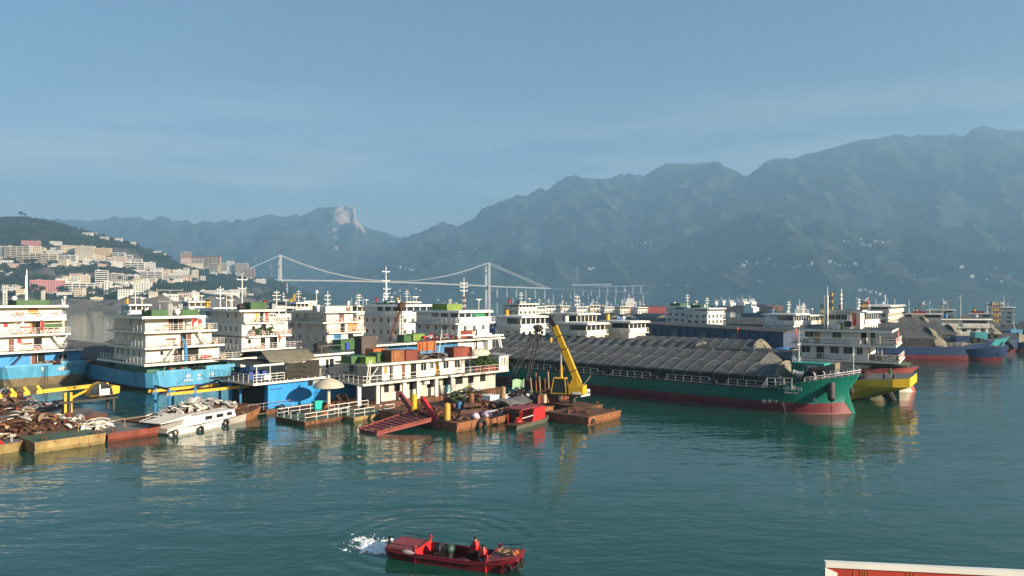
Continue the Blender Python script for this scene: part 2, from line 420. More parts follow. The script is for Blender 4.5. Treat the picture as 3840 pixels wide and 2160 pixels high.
def water_material():
    m = bpy.data.materials.new('green river water'); m.use_nodes = True; t = m.node_tree; N = t.nodes; K = t.links.new
    b = N['Principled BSDF']; b.inputs['Base Color'].default_value = (.007, .060, .043, 1)
    b.inputs['Roughness'].default_value = .045; b.inputs['IOR'].default_value = 1.42
    g = N.new('ShaderNodeNewGeometry'); sp = N.new('ShaderNodeSeparateXYZ'); K(g.outputs['Position'], sp.inputs[0])
    def mth(op, a, b_=None, c=None):
        n = N.new('ShaderNodeMath'); n.operation = op
        for i, q in enumerate((a, b_, c)):
            if q is None: continue
            if isinstance(q, (int, float)): n.inputs[i].default_value = q
            else: K(q, n.inputs[i])
        return n.outputs[0]
    def nse(scale, rot, loc, det=2, rg=.5):
        mp = N.new('ShaderNodeMapping'); mp.inputs['Scale'].default_value = scale; mp.inputs['Rotation'].default_value = (0, 0, R(rot)); mp.inputs['Location'].default_value = loc
        K(g.outputs['Position'], mp.inputs['Vector'])
        n = N.new('ShaderNodeTexNoise'); n.inputs['Scale'].default_value = 1; n.inputs['Detail'].default_value = det; n.inputs['Roughness'].default_value = rg
        K(mp.outputs[0], n.inputs['Vector']); return n.outputs['Fac']
    small = nse((.9, 2.3, 1), 12, (0, 0, 0), 2, .5)
    mid = nse((.32, .62, 1), -9, (7, 3, 0), 2, .5)
    long_ = nse((.06, .16, 1), -16, (1, 9, 0), 1, .5)
    # calm lanes: wide patches where the small ripples almost vanish
    calm = nse((.012, .028, 1), -14, (3, 5, 0), 2, .5)
    cr = N.new('ShaderNodeValToRGB'); cr.color_ramp.elements[0].position = .36; cr.color_ramp.elements[1].position = .66
    cr.color_ramp.elements[0].color = (.45, .45, .45, 1); K(calm, cr.inputs[0])
    # lee of the moored boats: quieter water under and beside the hulls
    far = mth('DIVIDE', sp.outputs['Y'], 110.0); far = mth('MAXIMUM', far, 1.0)
    h = mth('ADD', mth('MULTIPLY', mth('MULTIPLY', small, .032), cr.outputs[0]), mth('MULTIPLY', mid, .075))
    h = mth('ADD', h, mth('MULTIPLY', long_, .16))
    h = mth('DIVIDE', h, mth('POWER', far, .55))
    # rings that the workboat has thrown as it turned
    def ring(cx, cy, sx_, k, r0, wd, amp):
        dx = mth('MULTIPLY', mth('SUBTRACT', sp.outputs['X'], cx), sx_); dy = mth('SUBTRACT', sp.outputs['Y'], cy)
        r = mth('SQRT', mth('ADD', mth('MULTIPLY', dx, dx), mth('MULTIPLY', dy, dy)))
        r = mth('ADD', r, mth('MULTIPLY', mid, 1.1))
        q = mth('DIVIDE', mth('SUBTRACT', r, r0), wd)
        env = mth('POWER', 2.718, mth('MULTIPLY', mth('MULTIPLY', q, q), -1.0))
        return mth('MULTIPLY', mth('MULTIPLY', mth('SINE', mth('MULTIPLY', r, k)), env), amp)
    rx, ry = -4.9, 44.6
    h = mth('ADD', h, ring(rx, ry, .92, 5.2, 5.0, 1.25, .013))
    h = mth('ADD', h, ring(rx, ry, .92, 3.3, 7.4, 1.7, .009))
    h = mth('ADD', h, ring(rx+1.2, ry-.6, .9, 7.5, 3.0, .9, .004))
    bp = N.new('ShaderNodeBump'); bp.inputs['Strength'].default_value = 1.0; bp.inputs['Distance'].default_value = 1.0
    K(h, bp.inputs['Height']); K(bp.outputs[0], b.inputs['Normal'])
    return m
WATER = water_material()
wm = MB()
xs = [-9000, -900, -200, 0, 200, 900, 9000]; ys = [-330, 0, 60, 140, 400, 1500, 9000]
for a, b in zip(xs, xs[1:]):
    for c, d in zip(ys, ys[1:]): wm.poly([(a, c, 0), (b, c, 0), (b, d, 0), (a, d, 0)], WATER)
river = struct(wm.build('river', weld=True)); river['label'] = 'green river water with gentle ripples between the moored boats'

# ---------------------------------------------------------------- terrain
def hill_material(name, a, b_, c, s1, s2, thr, rock=None):
    m = bpy.data.materials.new(name); m.use_nodes = True; t = m.node_tree; N = t.nodes; K = t.links.new; p = N['Principled BSDF']
    p.inputs['Roughness'].default_value = 1.0; p.inputs['Specular IOR Level'].default_value = .05
    g = N.new('ShaderNodeNewGeometry')
    def nse(s, det, loc, zs=1.0):
        mp = N.new('ShaderNodeMapping'); mp.inputs['Scale'].default_value = (s, s, s*zs); mp.inputs['Location'].default_value = loc
        n = N.new('ShaderNodeTexNoise'); n.inputs['Scale'].default_value = 1; n.inputs['Detail'].default_value = det; n.inputs['Roughness'].default_value = .62
        K(g.outputs['Position'], mp.inputs[0]); K(mp.outputs[0], n.inputs['Vector']); return n.outputs['Fac']
    r1 = N.new('ShaderNodeValToRGB'); r1.color_ramp.elements[0].position = .35; r1.color_ramp.elements[1].position = .66
    r1.color_ramp.elements[0].color = a+(1,); r1.color_ramp.elements[1].color = b_+(1,); K(nse(s1, 6, (0, 0, 0)), r1.inputs[0])
    r2 = N.new('ShaderNodeValToRGB'); r2.color_ramp.elements[0].position = thr; r2.color_ramp.elements[1].position = thr+.07
    K(nse(s2, 5, (31, 17, 5), 3.0), r2.inputs[0])
    mx = N.new('ShaderNodeMix'); mx.data_type = 'RGBA'; mx.inputs['B'].default_value = c+(1,)
    K(r2.outputs[0], mx.inputs['Factor']); K(r1.outputs[0], mx.inputs['A']); src = mx.outputs['Result']
    if rock:
        at = N.new('ShaderNodeAttribute'); at.attribute_name = 'bare'
        rr = N.new('ShaderNodeValToRGB'); rr.color_ramp.elements[0].position = .40; rr.color_ramp.elements[1].position = .52
        ad = N.new('ShaderNodeMath'); ad.operation = 'ADD'; su = N.new('ShaderNodeMath'); su.operation = 'SUBTRACT'; su.inputs[1].default_value = .5
        K(nse(rock[1], 5, (3, 2, 1), .35), su.inputs[0])
        ml = N.new('ShaderNodeMath'); ml.operation = 'MULTIPLY'; ml.inputs[1].default_value = 1.5; K(su.outputs[0], ml.inputs[0])
        K(at.outputs['Fac'], ad.inputs[0]); K(ml.outputs[0], ad.inputs[1]); K(ad.outputs[0], rr.inputs[0])
        mx2 = N.new('ShaderNodeMix'); mx2.data_type = 'RGBA'; mx2.inputs['B'].default_value = rock[0]+(1,)
        K(rr.outputs[0], mx2.inputs['Factor']); K(src, mx2.inputs['A']); src = mx2.outputs['Result']
    K(src, p.inputs['Base Color'])
    return m

def fbm(x, y, s, o=7):
    return noise.fractal(Vector((x*s, y*s, 3.7)), .75, 2.1, o)
def ridged(x, y, s, o=4):
    return 1-2*abs(noise.fractal(Vector((x*s, y*s, 9.1)), 1.0, 2.05, o))

class Terrain:
    """land given by the lines it shows: each layer is a distance and a height along the directions of view"""
    def __init__(s, layers, px0, px1, amp, nscale, ramp=0., rscale=.002, keep=.0):
        s.L = layers; s.px0, s.px1 = px0, px1; s.amp, s.ns, s.ra, s.rs = amp, nscale, ramp, rscale
    def node(s, i, px):
        dp, zp, mode = s.L[i]
        d = lerp_poly(dp, px) if isinstance(dp, list) else dp
        z = lerp_poly(zp, px) if isinstance(zp, list) else zp
        return d, (Z(z, d) if mode == 'py' else z)
    def at(s, px, f):
        """f runs 0..len(layers)-1"""
        i = min(int(f), len(s.L)-2); k = f-i
        (d0, z0), (d1, z1) = s.node(i, px), s.node(i+1, px)
        d = d0+(d1-d0)*k; z = z0+(z1-z0)*k
        x = X(px, d); n = len(s.L)-1
        e = min(1, f/1.2)*(.25+.75*min(1, abs(f-s.crest)*1.3)) if hasattr(s, 'crest') else min(1, f/1.2)
        z += e*(s.amp*fbm(x, d, s.ns)+s.ra*ridged(x+.3*d, d*.6, s.rs))
        return Vector((x, d, z))
    def build(s, name, nx, ny, mat, bare=None):
        n = len(s.L)-1; vs = []; att = []
        for j in range(ny+1):
            for i in range(nx+1):
                px = s.px0+(s.px1-s.px0)*i/nx; f = n*j/ny
                vs.append(s.at(px, f)); att.append(bare(px, f) if bare else 0)
        fs = [(j*(nx+1)+i, j*(nx+1)+i+1, (j+1)*(nx+1)+i+1, (j+1)*(nx+1)+i) for j in range(ny) for i in range(nx)]
        me = bpy.data.meshes.new(name); me.from_pydata(vs, [], fs); me.materials.append(mat); me.polygons.foreach_set('use_smooth', [True]*len(fs))
        if bare:
            a = me.attributes.new('bare', 'FLOAT', 'POINT'); a.data.foreach_set('value', att)
        me.update(); return struct(put(name, me))
    def contact(s, px, py):
        """where a line of sight first meets the land"""
        n = len(s.L)-1; best = None
        for k in range(0, 400):
            f = n*k/400; p = s.at(px, f); q = HY-(p.z-CAMH)*FPX/p.y
            if q <= py: return p
            if best is None or q < best[0]: best = (q, p)
        return best[1]

ktop = [(-600, 842), (291, 834), (410, 833), (473, 820), (581, 823), (648, 832), (700, 831), (738, 841), (775, 832), (887, 835), (924, 844), (962, 833), (1018, 817), (1052, 812), (1111, 815), (1128, 824), (1158, 807), (1229, 791), (1273, 790), (1313, 786), (1329, 788), (1331, 800), (1337, 838), (1366, 864), (1428, 883), (1468, 898), (1521, 903), (1560, 918), (1700, 960), (1900, 1000)]
def kz(fr): return [(a, HY-(HY-b)*fr) for a, b in ktop]
gorge = Terrain([(4300, -4, 'z'), (4900, kz(.35), 'py'), (5500, kz(.62), 'py'), (6100, kz(.86), 'py'), (6600, ktop, 'py'), (7600, 200, 'z')], -700, 1900, 80, .0018, 110, .0026)
gorge.crest = 4
CLIFF = [((1324, 3.85), (17, .5), 1.05), ((1330, 3.45), (24, .5), 1.0), ((1350, 3.15), (36, .28), .8), ((1265, 2.75), (20, .55), .9), ((1295, 3.1), (26, .3), .75), ((1262, 1.9), (7, .7), .7), ((1120, 3.45), (26, .2), .72), ((1085, 3.05), (12, .16), .6), ((1150, 3.6), (14, .1), .6)]
def kbare(px, f):
    return max(max(0, a*(1-math.hypot((px-c[0])/r[0], (f-c[1])/r[1])*.55)) for c, r, a in CLIFF)
forest = (.022, .038, .022); forest2 = (.046, .062, .032)
gm = hill_material('gorge mountain forest', forest, forest2, (.09, .09, .06), .004, .010, .74, rock=((.50, .37, .29), .012))
gorge.build('gorge_mountain', 420, 170, gm, kbare)['label'] = 'blue hazy mountain with a pale sheer cliff at its summit'

rtop = [(1100, 1124), (1230, 1110), (1300, 1045), (1329, 1008), (1366, 977), (1450, 945), (1549, 912), (1600, 885), (1678, 857), (1722, 850), (1743, 837), (1778, 838), (1822, 802), (1878, 772), (1900, 748), (1943, 728), (1983, 735), (2009, 729), (2057, 720), (2078, 698), (2117, 672), (2152, 664), (2196, 674), (2265, 679), (2335, 669), (2383, 668), (2413, 674), (2452, 652), (2500, 626), (2565, 622), (2639, 620), (2687, 630), (2720, 635), (2750, 641), (2801, 664), (2846, 637), (2871, 616), (2916, 605), (2972, 607), (3002, 595), (3098, 568), (3163, 546), (3224, 531), (3299, 520), (3390, 509), (3466, 513), (3576, 505), (3612, 517), (3647, 493), (3687, 481), (3753, 493), (3840, 499), (4100, 520), (4500, 480)]
sd = [(1100, 3700), (1300, 3350), (1500, 3150), (1830, 3050), (2100, 2950), (2450, 2850), (2700, 2500), (3000, 2300), (4500, 2150)]
def plus(p, k): return [(a, b+k) for a, b in p]
low = [(1100, 1122), (1230, 1115), (1300, 1092), (1500, 1080), (1830, 1082), (2100, 1085), (2500, 1080), (3000, 1082), (3840, 1078), (4500, 1078)]
foot = [(1100, 1122), (1230, 1112), (1300, 1068), (1549, 1015), (1700, 1000), (1900, 985), (2100, 1000), (2300, 1010), (2500, 1000), (2700, 962), (2800, 915), (2850, 886), (2950, 880), (3010, 905), (3050, 905), (3085, 890), (3180, 935), (3400, 958), (3600, 925), (3700, 912), (3840, 930), (4500, 930)]
vall = [(1100, 1123), (1230, 1111), (1300, 1060), (1549, 980), (1900, 935), (2100, 912), (2350, 905), (2500, 915), (2700, 925), (2850, 903), (2950, 900), (3050, 918), (3200, 922), (3400, 922), (3840, 900), (4500, 900)]
def mixp(a, b, k): return [(x, lerp_poly(a, x)*(1-k)+y*k) for x, y in b]
massif = Terrain([(sd, -4, 'z'), (plus(sd, 350), low, 'py'), (plus(sd, 900), foot, 'py'), (plus(sd, 1300), vall, 'py'), (plus(sd, 1900), mixp(vall, rtop, .45), 'py'), (plus(sd, 2500), mixp(vall, rtop, .8), 'py'), (plus(sd, 3000), rtop, 'py'), (plus(sd, 4000), 300, 'z')], 1100, 4500, 46, .0030, 95, .0026)
massif.crest = 6
MB_ = [((1975, 5.75), (7, .25), .8), ((1990, 5.85), (6, .15), .8)]
def mbare(px, f): return max(max(0, a*(1-math.hypot((px-c[0])/r[0], (f-c[1])/r[1])*.55)) for c, r, a in MB_)
mmat = hill_material('mountain forest', forest, forest2, (.15, .12, .08), .005, .008, .60, rock=((.40, .32, .26), .01))
massif.build('mountain_range', 520, 200, mmat, mbare)['label'] = 'long forested mountain range fading into blue haze'

ld = lambda *v: list(zip((-500, 0, 300, 600, 700, 800, 950, 1050, 1150, 1230), v))
lcrest = [(-500, 790), (0, 814), (80, 811), (180, 828), (240, 845), (300, 866), (390, 889), (450, 904), (520, 919), (560, 939), (620, 954), (650, 984), (690, 1000), (800, 1022), (950, 1045), (1050, 1060), (1150, 1104), (1230, 1138)]
town_hill = Terrain([
    (ld(878, 880, 884, 900, 950, 1080, 1300, 1500, 1800, 2150), -4, 'z'),
    (ld(930, 935, 940, 960, 1020, 1160, 1380, 1600, 1900, 2200), ld(1121, 1121, 1118, 1119, 1120, 1121, 1121, 1122, 1130, 1138), 'py'),
    (ld(1040, 1045, 1050, 1080, 1160, 1300, 1500, 1800, 2000, 2250), ld(1092, 1094, 1096, 1098, 1098, 1098, 1096, 1098, 1117, 1138), 'py'),
    (ld(1200, 1200, 1210, 1240, 1350, 1580, 1950, 2250, 2300, 2350), [(-500, 1012), (0, 1015), (300, 1020), (450, 1036), (600, 1052), (700, 1062), (800, 1068), (950, 1064), (1050, 1070), (1150, 1110), (1230, 1138)], 'py'),
    (ld(1380, 1380, 1390, 1420, 1550, 1850, 2200, 2400, 2450, 2450), [(-500, 935), (0, 942), (300, 948), (400, 958), (500, 985), (600, 1012), (700, 1032), (800, 1040), (950, 1050), (1050, 1063), (1150, 1107), (1230, 1138)], 'py'),
    (ld(1800, 1800, 1800, 1750, 1800, 2050, 2400, 2600, 2550, 2500), lcrest, 'py'),
    (ld(2400, 2400, 2400, 2350, 2300, 2500, 2700, 2800, 2700, 2600), ld(60, 60, 50, 30, 20, 10, 0, -5, -5, -5), 'z')], -500, 1230, 5, .012, 9, .006)
town_hill.crest = 5
def tbare(px, f):
    b = .62 if f < .9 and px < 1000 else 0
    for c, r, a in (((480, 4.25), (75, .35), .66), ((720, 3.6), (80, .25), .55), ((170, 2.75), (120, .3), .6), ((330, 2.9), (90, .2), .6), ((960, 1.9), (120, .4), .6), ((110, 4.75), (90, .12), .5)):
        b = max(b, a*max(0, 1.35-math.hypot((px-c[0])/r[0], (f-c[1])/r[1])) if math.hypot((px-c[0])/r[0], (f-c[1])/r[1]) < 1.35 else 0)
    return min(b, .7)
tmat = hill_material('town hillside', (.030, .042, .026), (.058, .066, .036), (.17, .14, .10), .03, .028, .63, rock=((.17, .145, .12), .06))
town_hill.build('hillside', 260, 150, tmat, tbare)['label'] = 'green hillside with bare earth slopes above the riverside town'

# ---------------------------------------------------------------- haze: the air between here and the mountains
def haze():
    m = bpy.data.materials.new('river haze'); m.use_nodes = True; t = m.node_tree; t.nodes.clear()
    o = t.nodes.new('ShaderNodeOutputMaterial'); v = t.nodes.new('ShaderNodeVolumePrincipled')
    v.inputs['Color'].default_value = (.38, .68, .99, 1); v.inputs['Density'].default_value = HAZE_D; v.inputs['Anisotropy'].default_value = .05
    t.links.new(v.outputs[0], o.inputs['Volume'])
    b = MB(); b.box(-9100, 9100, -340, 9100, -26, 1330, m)
    h = b.build('haze', fixn=True); h['kind'] = 'stuff'; h['label'] = 'thin blue haze over the river valley'
    return h
HAZE_D = 1.95e-4
haze()

# ================================================================ BRIDGE
pale = pm('pale bridge concrete', (.62, .61, .57), .7, var=.08, scale=.05)
def bridge():
    dL, dR = 2400., 2720.
    t = thing('suspension_bridge', 'white suspension bridge with two tall towers spanning the river', 'bridge', (X(1400, 2560), 2560, 0))
    o = Vector(t.location)
    A = P(1050, 1052, dL); B = P(1828, 1074, dR)                # deck at the two towers
    ax = (B-A); ax.z = 0; ax.normalize(); nn = Vector((-ax.y, ax.x, 0))
    def q(p): return Vector(p)-o
    hw = 13.0
    # deck from the left bank to the far approach
    pts = [A-ax*95+Vector((0, 0, 1)), A]
    for k in range(1, 14):
        p = A.lerp(B, k/14); p.z += 5*math.sin(math.pi*k/14); pts.append(p)
    pts += [B]
    C = P(2060, 1083, 2790); D = P(2420, 1090, 2700)
    pts += [C]
    m = MB()
    for a, b in zip(pts, pts[1:]): m.beam(q(a), q(b), 2*hw, 3.4, pale)
    m.build('deck', t)
    m = MB()
    for s in (-1, 1):
        for a, b in zip(pts, pts[1:]): m.beam(q(a+nn*hw*s+Vector((0, 0, 2.6))), q(b+nn*hw*s+Vector((0, 0, 2.6))), .5, 1.1, pale)
    m.build('parapet', t)
    tops = {}
    for nm, base, pyt, zb, d in (('left', A, 957, Z(1070, dL), dL), ('right', B, 986, Z(1128, dR), dR)):
        zt = Z(pyt, d); tw = MB()
        for s in (-1, 1):
            f = base+nn*(hw+2.5)*s
            a = Vector((f.x, f.y, zb-8)); b = Vector((f.x, f.y, zt))
            r0, r1 = 6.2, 4.6
            sec = []
            for p, r in ((a, r0), (b, r1)):
                sec.append([q(p+ax*r*.75*i+nn*r*.62*j) for i, j in ((-1, -1), (1, -1), (1, 1), (-1, 1))])
            tw.hexa(sec[0]+sec[1], pale)
            tops[(nm, s)] = b
        for zz in (zt-9, (zt+base.z)/2+6, base.z-5):
            tw.beam(q(Vector((base.x, base.y, zz))-nn*(hw+2.5)), q(Vector((base.x, base.y, zz))+nn*(hw+2.5)), 4.5, 5.5, pale)
        tw.build('tower', t)
        cr = MB(); b = tops[(nm, -1)]                               # small site crane left on each tower top
        for s in (0,):
            cr.bar(q(b), q(b+Vector((0, 0, 17))), .7, rustred, 4); cr.bar(q(b+Vector((-10*ax.x, -10*ax.y, 14))), q(b+Vector((5*ax.x, 5*ax.y, 14))), .45, rustred, 4)
        cr.build('tower_crane', t)
    for s in (-1, 1):
        c = MB(); L_, R_ = tops[('left', s)], tops[('right', s)]
        low_ = (A+B)/2+nn*(hw+2)*s; low_.z = A.lerp(B, .5).z+9
        prev = None
        for k in range(0, 37):
            f = k/36; p = L_.lerp(R_, f); base = L_.z+(R_.z-L_.z)*f
            sag = ((L_.z+R_.z)/2-low_.z)*4*f*(1-f); p.z = base-sag
            if prev is not None: c.bar(q(prev), q(p), 1.15, pale, 5, cap=False)
            prev = p
        anchorL = P(930, 1010, 2150)+nn*(hw+2)*s*.4; anchorR = P(2050, 1080, 2795)+nn*(hw+2)*s
        c.bar(q(L_), q(anchorL), 1.15, pale, 5); c.bar(q(R_), q(anchorR), 1.15, pale, 5)
        c.build('cable', t)
        h = MB()
        for k in range(1, 36):
            f = k/36; p = L_.lerp(R_, f); p.z = L_.z+(R_.z-L_.z)*f-((L_.z+R_.z)/2-low_.z)*4*f*(1-f)
            g = A.lerp(B, f)+nn*hw*s; h.bar(q(p), q(Vector((p.x, p.y, g.z))), .13, pale, 3, cap=False)
        hg = h.build('hanger_cables', t); hg['kind'] = 'stuff'
    ab = MB(); c0 = P(993, 1056, 2330); c1 = P(1052, 1058, 2400)
    ab.beam(q(c0), q(c1), 24, 17, pale); ab.build('abutment', t)
    rb = MB()
    for k in range(9):
        p = c0.lerp(c1, (k+.5)/9)-nn*0; rb.beam(q(p+Vector((0, -13, -8))), q(p+Vector((0, -13, 8))), 2, 1.6, pale)
    rb.build('buttress', t)
    for k in range(6):                                               # first approach piers behind the right tower
        p = B.lerp(C, (k+1)/6.5)
        MB().beam(q(Vector((p.x, p.y, p.z-40))), q(Vector((p.x, p.y, p.z-2))), 5, 2.6, pale, up=(0, 1, 0)).build('pier', t)
    # the viaduct that carries the road on along the far bank
    v = thing('viaduct', 'low white viaduct on many piers beyond the right bridge tower', 'viaduct', tuple(C))
    def r(p): return Vector(p)-C
    for (x0, y0, d0), (x1, y1, d1), n, wd in (((2060, 1083, 2800), (2430, 1098, 2640), 11, 12), ((2140, 1079, 2900), (2420, 1071, 2850), 9, 10)):
        a, b = P(x0, y0, d0), P(x1, y1, d1)
        MB().beam(r(a), r(b), wd, 3.2, pale).build('deck', v)
        for k in range(n):
            p = a.lerp(b, (k+.5)/n); hgt = 34 if k % 3 else 44
            MB().beam(r(Vector((p.x, p.y, p.z-hgt))), r(Vector((p.x, p.y, p.z-1.5))), 4, 2.4, pale, up=(0, 1, 0)).build('pier', v)
    MB().beam(r(P(2146, 1069, 2880)), r(P(2292, 1067, 2850)), 8, 7, pale).build('noise_barrier', v)
bridge()

# ================================================================ TOWN
def bmat(n, c): return pm('town '+n, c, .8, var=.10, rust=.05, scale=.12, rcol=(.3, .27, .22))
tw_c, tw_w, tw_p, tw_y, tw_r = bmat('cream', (.76, .67, .52)), bmat('white', (.82, .80, .75)), bmat('pink', (.60, .28, .27)), bmat('yellow', (.74, .57, .35)), bmat('rose', (.72, .53, .44))
tw_roof = bmat('flat roof', (.24, .23, .21)); tw_red = bmat('red roof', (.30, .09, .06)); tw_win = pm('town dark window', (.022, .022, .025), .3, var=.3, scale=.3)
COLR = dict(c=(tw_c, 'cream'), w=(tw_w, 'white'), p=(tw_p, 'pink'), y=(tw_y, 'yellow'), r=(tw_r, 'rose'))
TOWN = [  # px0, px1, row of roof, row of foot, colour, style (b balcony bands, w window grid, c tall columns), words
    (14, 100, 928, 965, 'c', 'b', 'long cream block with dark balcony bands high on the left'),
    (100, 146, 927, 953, 'c', 'w', 'plain cream block joined to the long balcony block'),
    (-26, 13, 928, 968, 'w', 'b', 'pale block cut off by the left edge high in the town'),
    (61, 150, 953, 990, 'c', 'b', 'broad cream block with balconies standing below the long cream block'),
    (151, 205, 956, 993, 'c', 'b', 'cream balcony block between the broad cream block and white block'),
    (170, 222, 941, 957, 'w', 'w', 'low white block half hidden behind upper cream blocks'),
    (224, 277, 924, 950, 'c', 'w', 'highest cream block with small windows in the upper row'),
    (278, 344, 926, 954, 'c', 'w', 'tall cream slab in the middle of the upper row'),
    (345, 407, 934, 962, 'y', 'w', 'sand yellow slab ending the upper row'),
    (215, 278, 960, 986, 'w', 'b', 'white block with two bays of dark balcony bands'),
    (279, 344, 955, 981, 'c', 'w', 'cream slab with square windows under the upper row'),
    (345, 388, 962, 981, 'c', 'w', 'short cream slab under the sand yellow slab'),
    (399, 464, 967, 988, 'r', 'w', 'rose coloured block below the stepped white houses'),
    (305, 336, 975, 996, 'w', 'w', 'small white house in front of the upper slabs'),
    (217, 290, 986, 994, 'w', 'w', 'long low white shed on the upper terrace'),
    (417, 463, 950, 968, 'w', 'b', 'topmost of the stepped white terrace houses'),
    (463, 492, 960, 978, 'w', 'b', 'second of the stepped white terrace houses'),
    (478, 526, 973, 989, 'w', 'b', 'third and lowest of the stepped white terrace houses'),
    (459, 530, 988, 1013, 'w', 'b', 'white school block with long gallery bands'),
    (531, 575, 987, 1011, 'w', 'w', 'white block with jagged roofline at the school'),
    (520, 598, 1021, 1051, 'w', 'b', 'wide white block with gallery centre on the lower terrace'),
    (601, 670, 1033, 1054, 'w', 'c', 'long white arcaded block on the lower terrace'),
    (680, 712, 1034, 1055, 'r', 'w', 'small rose block beside the cream tower house'),
    (713, 739, 1017, 1056, 'c', 'w', 'cream tower house ending the lower terrace'),
    (747, 767, 1038, 1052, 'w', 'w', 'small white cube house beyond the cream tower house'),
    (408, 454, 1029, 1058, 'c', 'c', 'cream block with tall window columns'),
    (454, 494, 1034, 1058, 'w', 'c', 'white wing joined to the block with tall columns'),
    (494, 515, 1034, 1054, 'w', 'w', 'narrow white gabled house at the wing end'),
    (352, 397, 1020, 1068, 'w', 'b', 'tall white nine storey tower in the middle of town'),
    (289, 328, 1036, 1068, 'c', 'w', 'cream block with square windows beside the nine storey tower'),
    (237, 335, 1066, 1099, 'w', 'b', 'long white riverside hotel with dark floor bands'),
    (107, 217, 1056, 1097, 'p', 'w', 'long pink block near the river'),
    (384, 411, 1060, 1106, 'w', 'w', 'slim white tower block near the river'),
    (413, 455, 1075, 1093, 'w', 'w', 'low white house beside the slim tower block'),
    (460, 477, 1066, 1093, 'w', 'w', 'narrow pale house left of white dormitory'),
    (493, 559, 1064, 1101, 'w', 'w', 'white dormitory block with a grid of square windows'),
    (581, 632, 1012, 1023, 'c', 'w', 'low cream house above the wide gallery block'),
    (643, 677, 1014, 1031, 'w', 'w', 'small white house above the arcaded block'),
    (675, 711, 947, 968, 'r', 'c', 'brownish tower house on the ridge shoulder'),
    (677, 753, 967, 987, 'c', 'b', 'long cream ridge block with red roof'),
    (765, 822, 966, 1000, 'y', 'b', 'big yellow ridge block under a red roof'),
    (785, 815, 992, 1023, 'c', 'b', 'cream tower in front of the big yellow ridge block'),
    (829, 850, 990, 1017, 'w', 'b', 'narrow white tower right of the yellow ridge block'),
    (847, 875, 981, 1001, 'w', 'w', 'pale tower rising behind the narrow white tower'),
    (880, 926, 991, 1022, 'c', 'c', 'cream tower block with ribbed front near the bridge'),
    (913, 952, 1010, 1041, 'r', 'b', 'rose tower block nearest to the bridge'),
    (75, 138, 906, 924, 'p', 'w', 'low pink house highest on the hillside'),
    (183, 223, 908, 924, 'w', 'w', 'low white house highest on the hillside'),
    (-20, 36, 1022, 1034, 'w', 'w', 'flat white shed on the left slope'),
    (747, 860, 1092, 1106, 'w', 'w', 'long low riverside depot below the headland'),
    (600, 660, 1106, 1117, 'w', 'w', 'low pale shed on the river bank'),
    (955, 992, 1048, 1062, 'w', 'w', 'white works building beside the bridge abutment'),
    (335, 375, 1118, 1128, 'c', 'w', 'small tan hut on the gravel shore'),
]
def town_building(px0, px1, y0, y1, c, st, words, idx):
    cx = (px0+px1)/2; base = town_hill.contact(cx, y1-1); d = base.y; mat, cname = COLR[c]
    W = (px1-px0)/FPX*d; rot = R(rnd.uniform(8, 26)); ca = math.cos(rot); dep = min(14, max(8, W*.4))
    zb = Z(y1, d); H = (y1-y0)*1.08*d/FPX; W = (W-dep*abs(math.sin(rot))*.7)/ca
    t = thing('town_building', words, 'building', (X(cx, d)+dep*.3*math.sin(rot), d+dep/2, zb), rot, 'buildings of the riverside town')
    MB().box(-W/2, W/2, -dep/2, dep/2, -14, H, mat).build('wall', t)
    m = MB()
    if 'red roof' in words:
        m.hexa([(-W/2-.5, -dep/2-.5, H), (W/2+.5, -dep/2-.5, H), (W/2+.5, dep/2+.5, H), (-W/2-.5, dep/2+.5, H), (-W/2+1, -.3, H+3.2), (W/2-1, -.3, H+3.2), (W/2-1, .3, H+3.2), (-W/2+1, .3, H+3.2)], tw_red)
    else:
        m.box(-W/2+.3, W/2-.3, -dep/2+.3, dep/2-.3, H, H+.06, tw_roof)
        for a, b, e, f in ((-W/2, W/2, -dep/2, -dep/2+.3), (-W/2, W/2, dep/2-.3, dep/2), (-W/2, -W/2+.3, -dep/2+.3, dep/2-.3), (W/2-.3, W/2, -dep/2+.3, dep/2-.3)): m.box(a, b, e, f, H+.001, H+.9, mat)
        for k in range(max(1, int(W/18))):
            x = rnd.uniform(-W/2+3, W/2-3) if W > 8 else 0; h = rnd.uniform(1.6, 3.0); m.box(x-1.6, x+1.6, -1.5, 2, H+.06, H+h, mat)
            m.bar((x+2.4, 0, H+.06), (x+2.4, 0, H+1.9), .7, greyst, 8)
    m.build('roof', t)
    fl = max(1, round(H/3.15)); fh = H/fl; m = MB(); yf = -dep/2
    for k in range(fl):
        z0 = k*fh
        if st == 'b':
            nb = max(1, int(W/9)); bw = W/nb
            for j in range(nb):
                xa = -W/2+j*bw+.6; xb = xa+bw-1.2
                m.box(xa, xb, yf-.06, yf+.1, z0+1.15, z0+fh-.25, tw_win)
                m.box(xa-.2, xb+.2, yf-.9, yf, z0+.05, z0+.95, mat)
        elif st == 'c':
            n = max(2, int(W/2.6)); s = W/n
            for j in range(n):
                x = -W/2+(j+.5)*s; m.box(x-.75, x+.75, yf-.04, yf+.1, z0+.35, z0+fh-.12, tw_win)
                if k == 0: m.box(x+s/2-.25, x+s/2+.25, yf-.5, yf, 0, H-.2, mat)
        else:
            n = max(2, int(W/3.1)); s = W/n
            for j in range(n):
                x = -W/2+(j+.5)*s; m.box(x-.72, x+.72, yf-.05, yf+.1, z0+.95, z0+2.45, tw_win)
                m.box(x-.95, x+.95, yf-.35, yf, z0+.78, z0+.94, mat)
        for sx_ in (-1, 1):                                            # windows on the ends
            for j in range(2):
                y = -dep/4+j*dep/2; m.box(sx_*W/2-.05, sx_*W/2+.05, y-.6, y+.6, z0+1.0, z0+2.3, tw_win)
    o = m.build('windows', t); o['kind'] = 'stuff'
for i, b in enumerate(TOWN): town_building(*b, i)
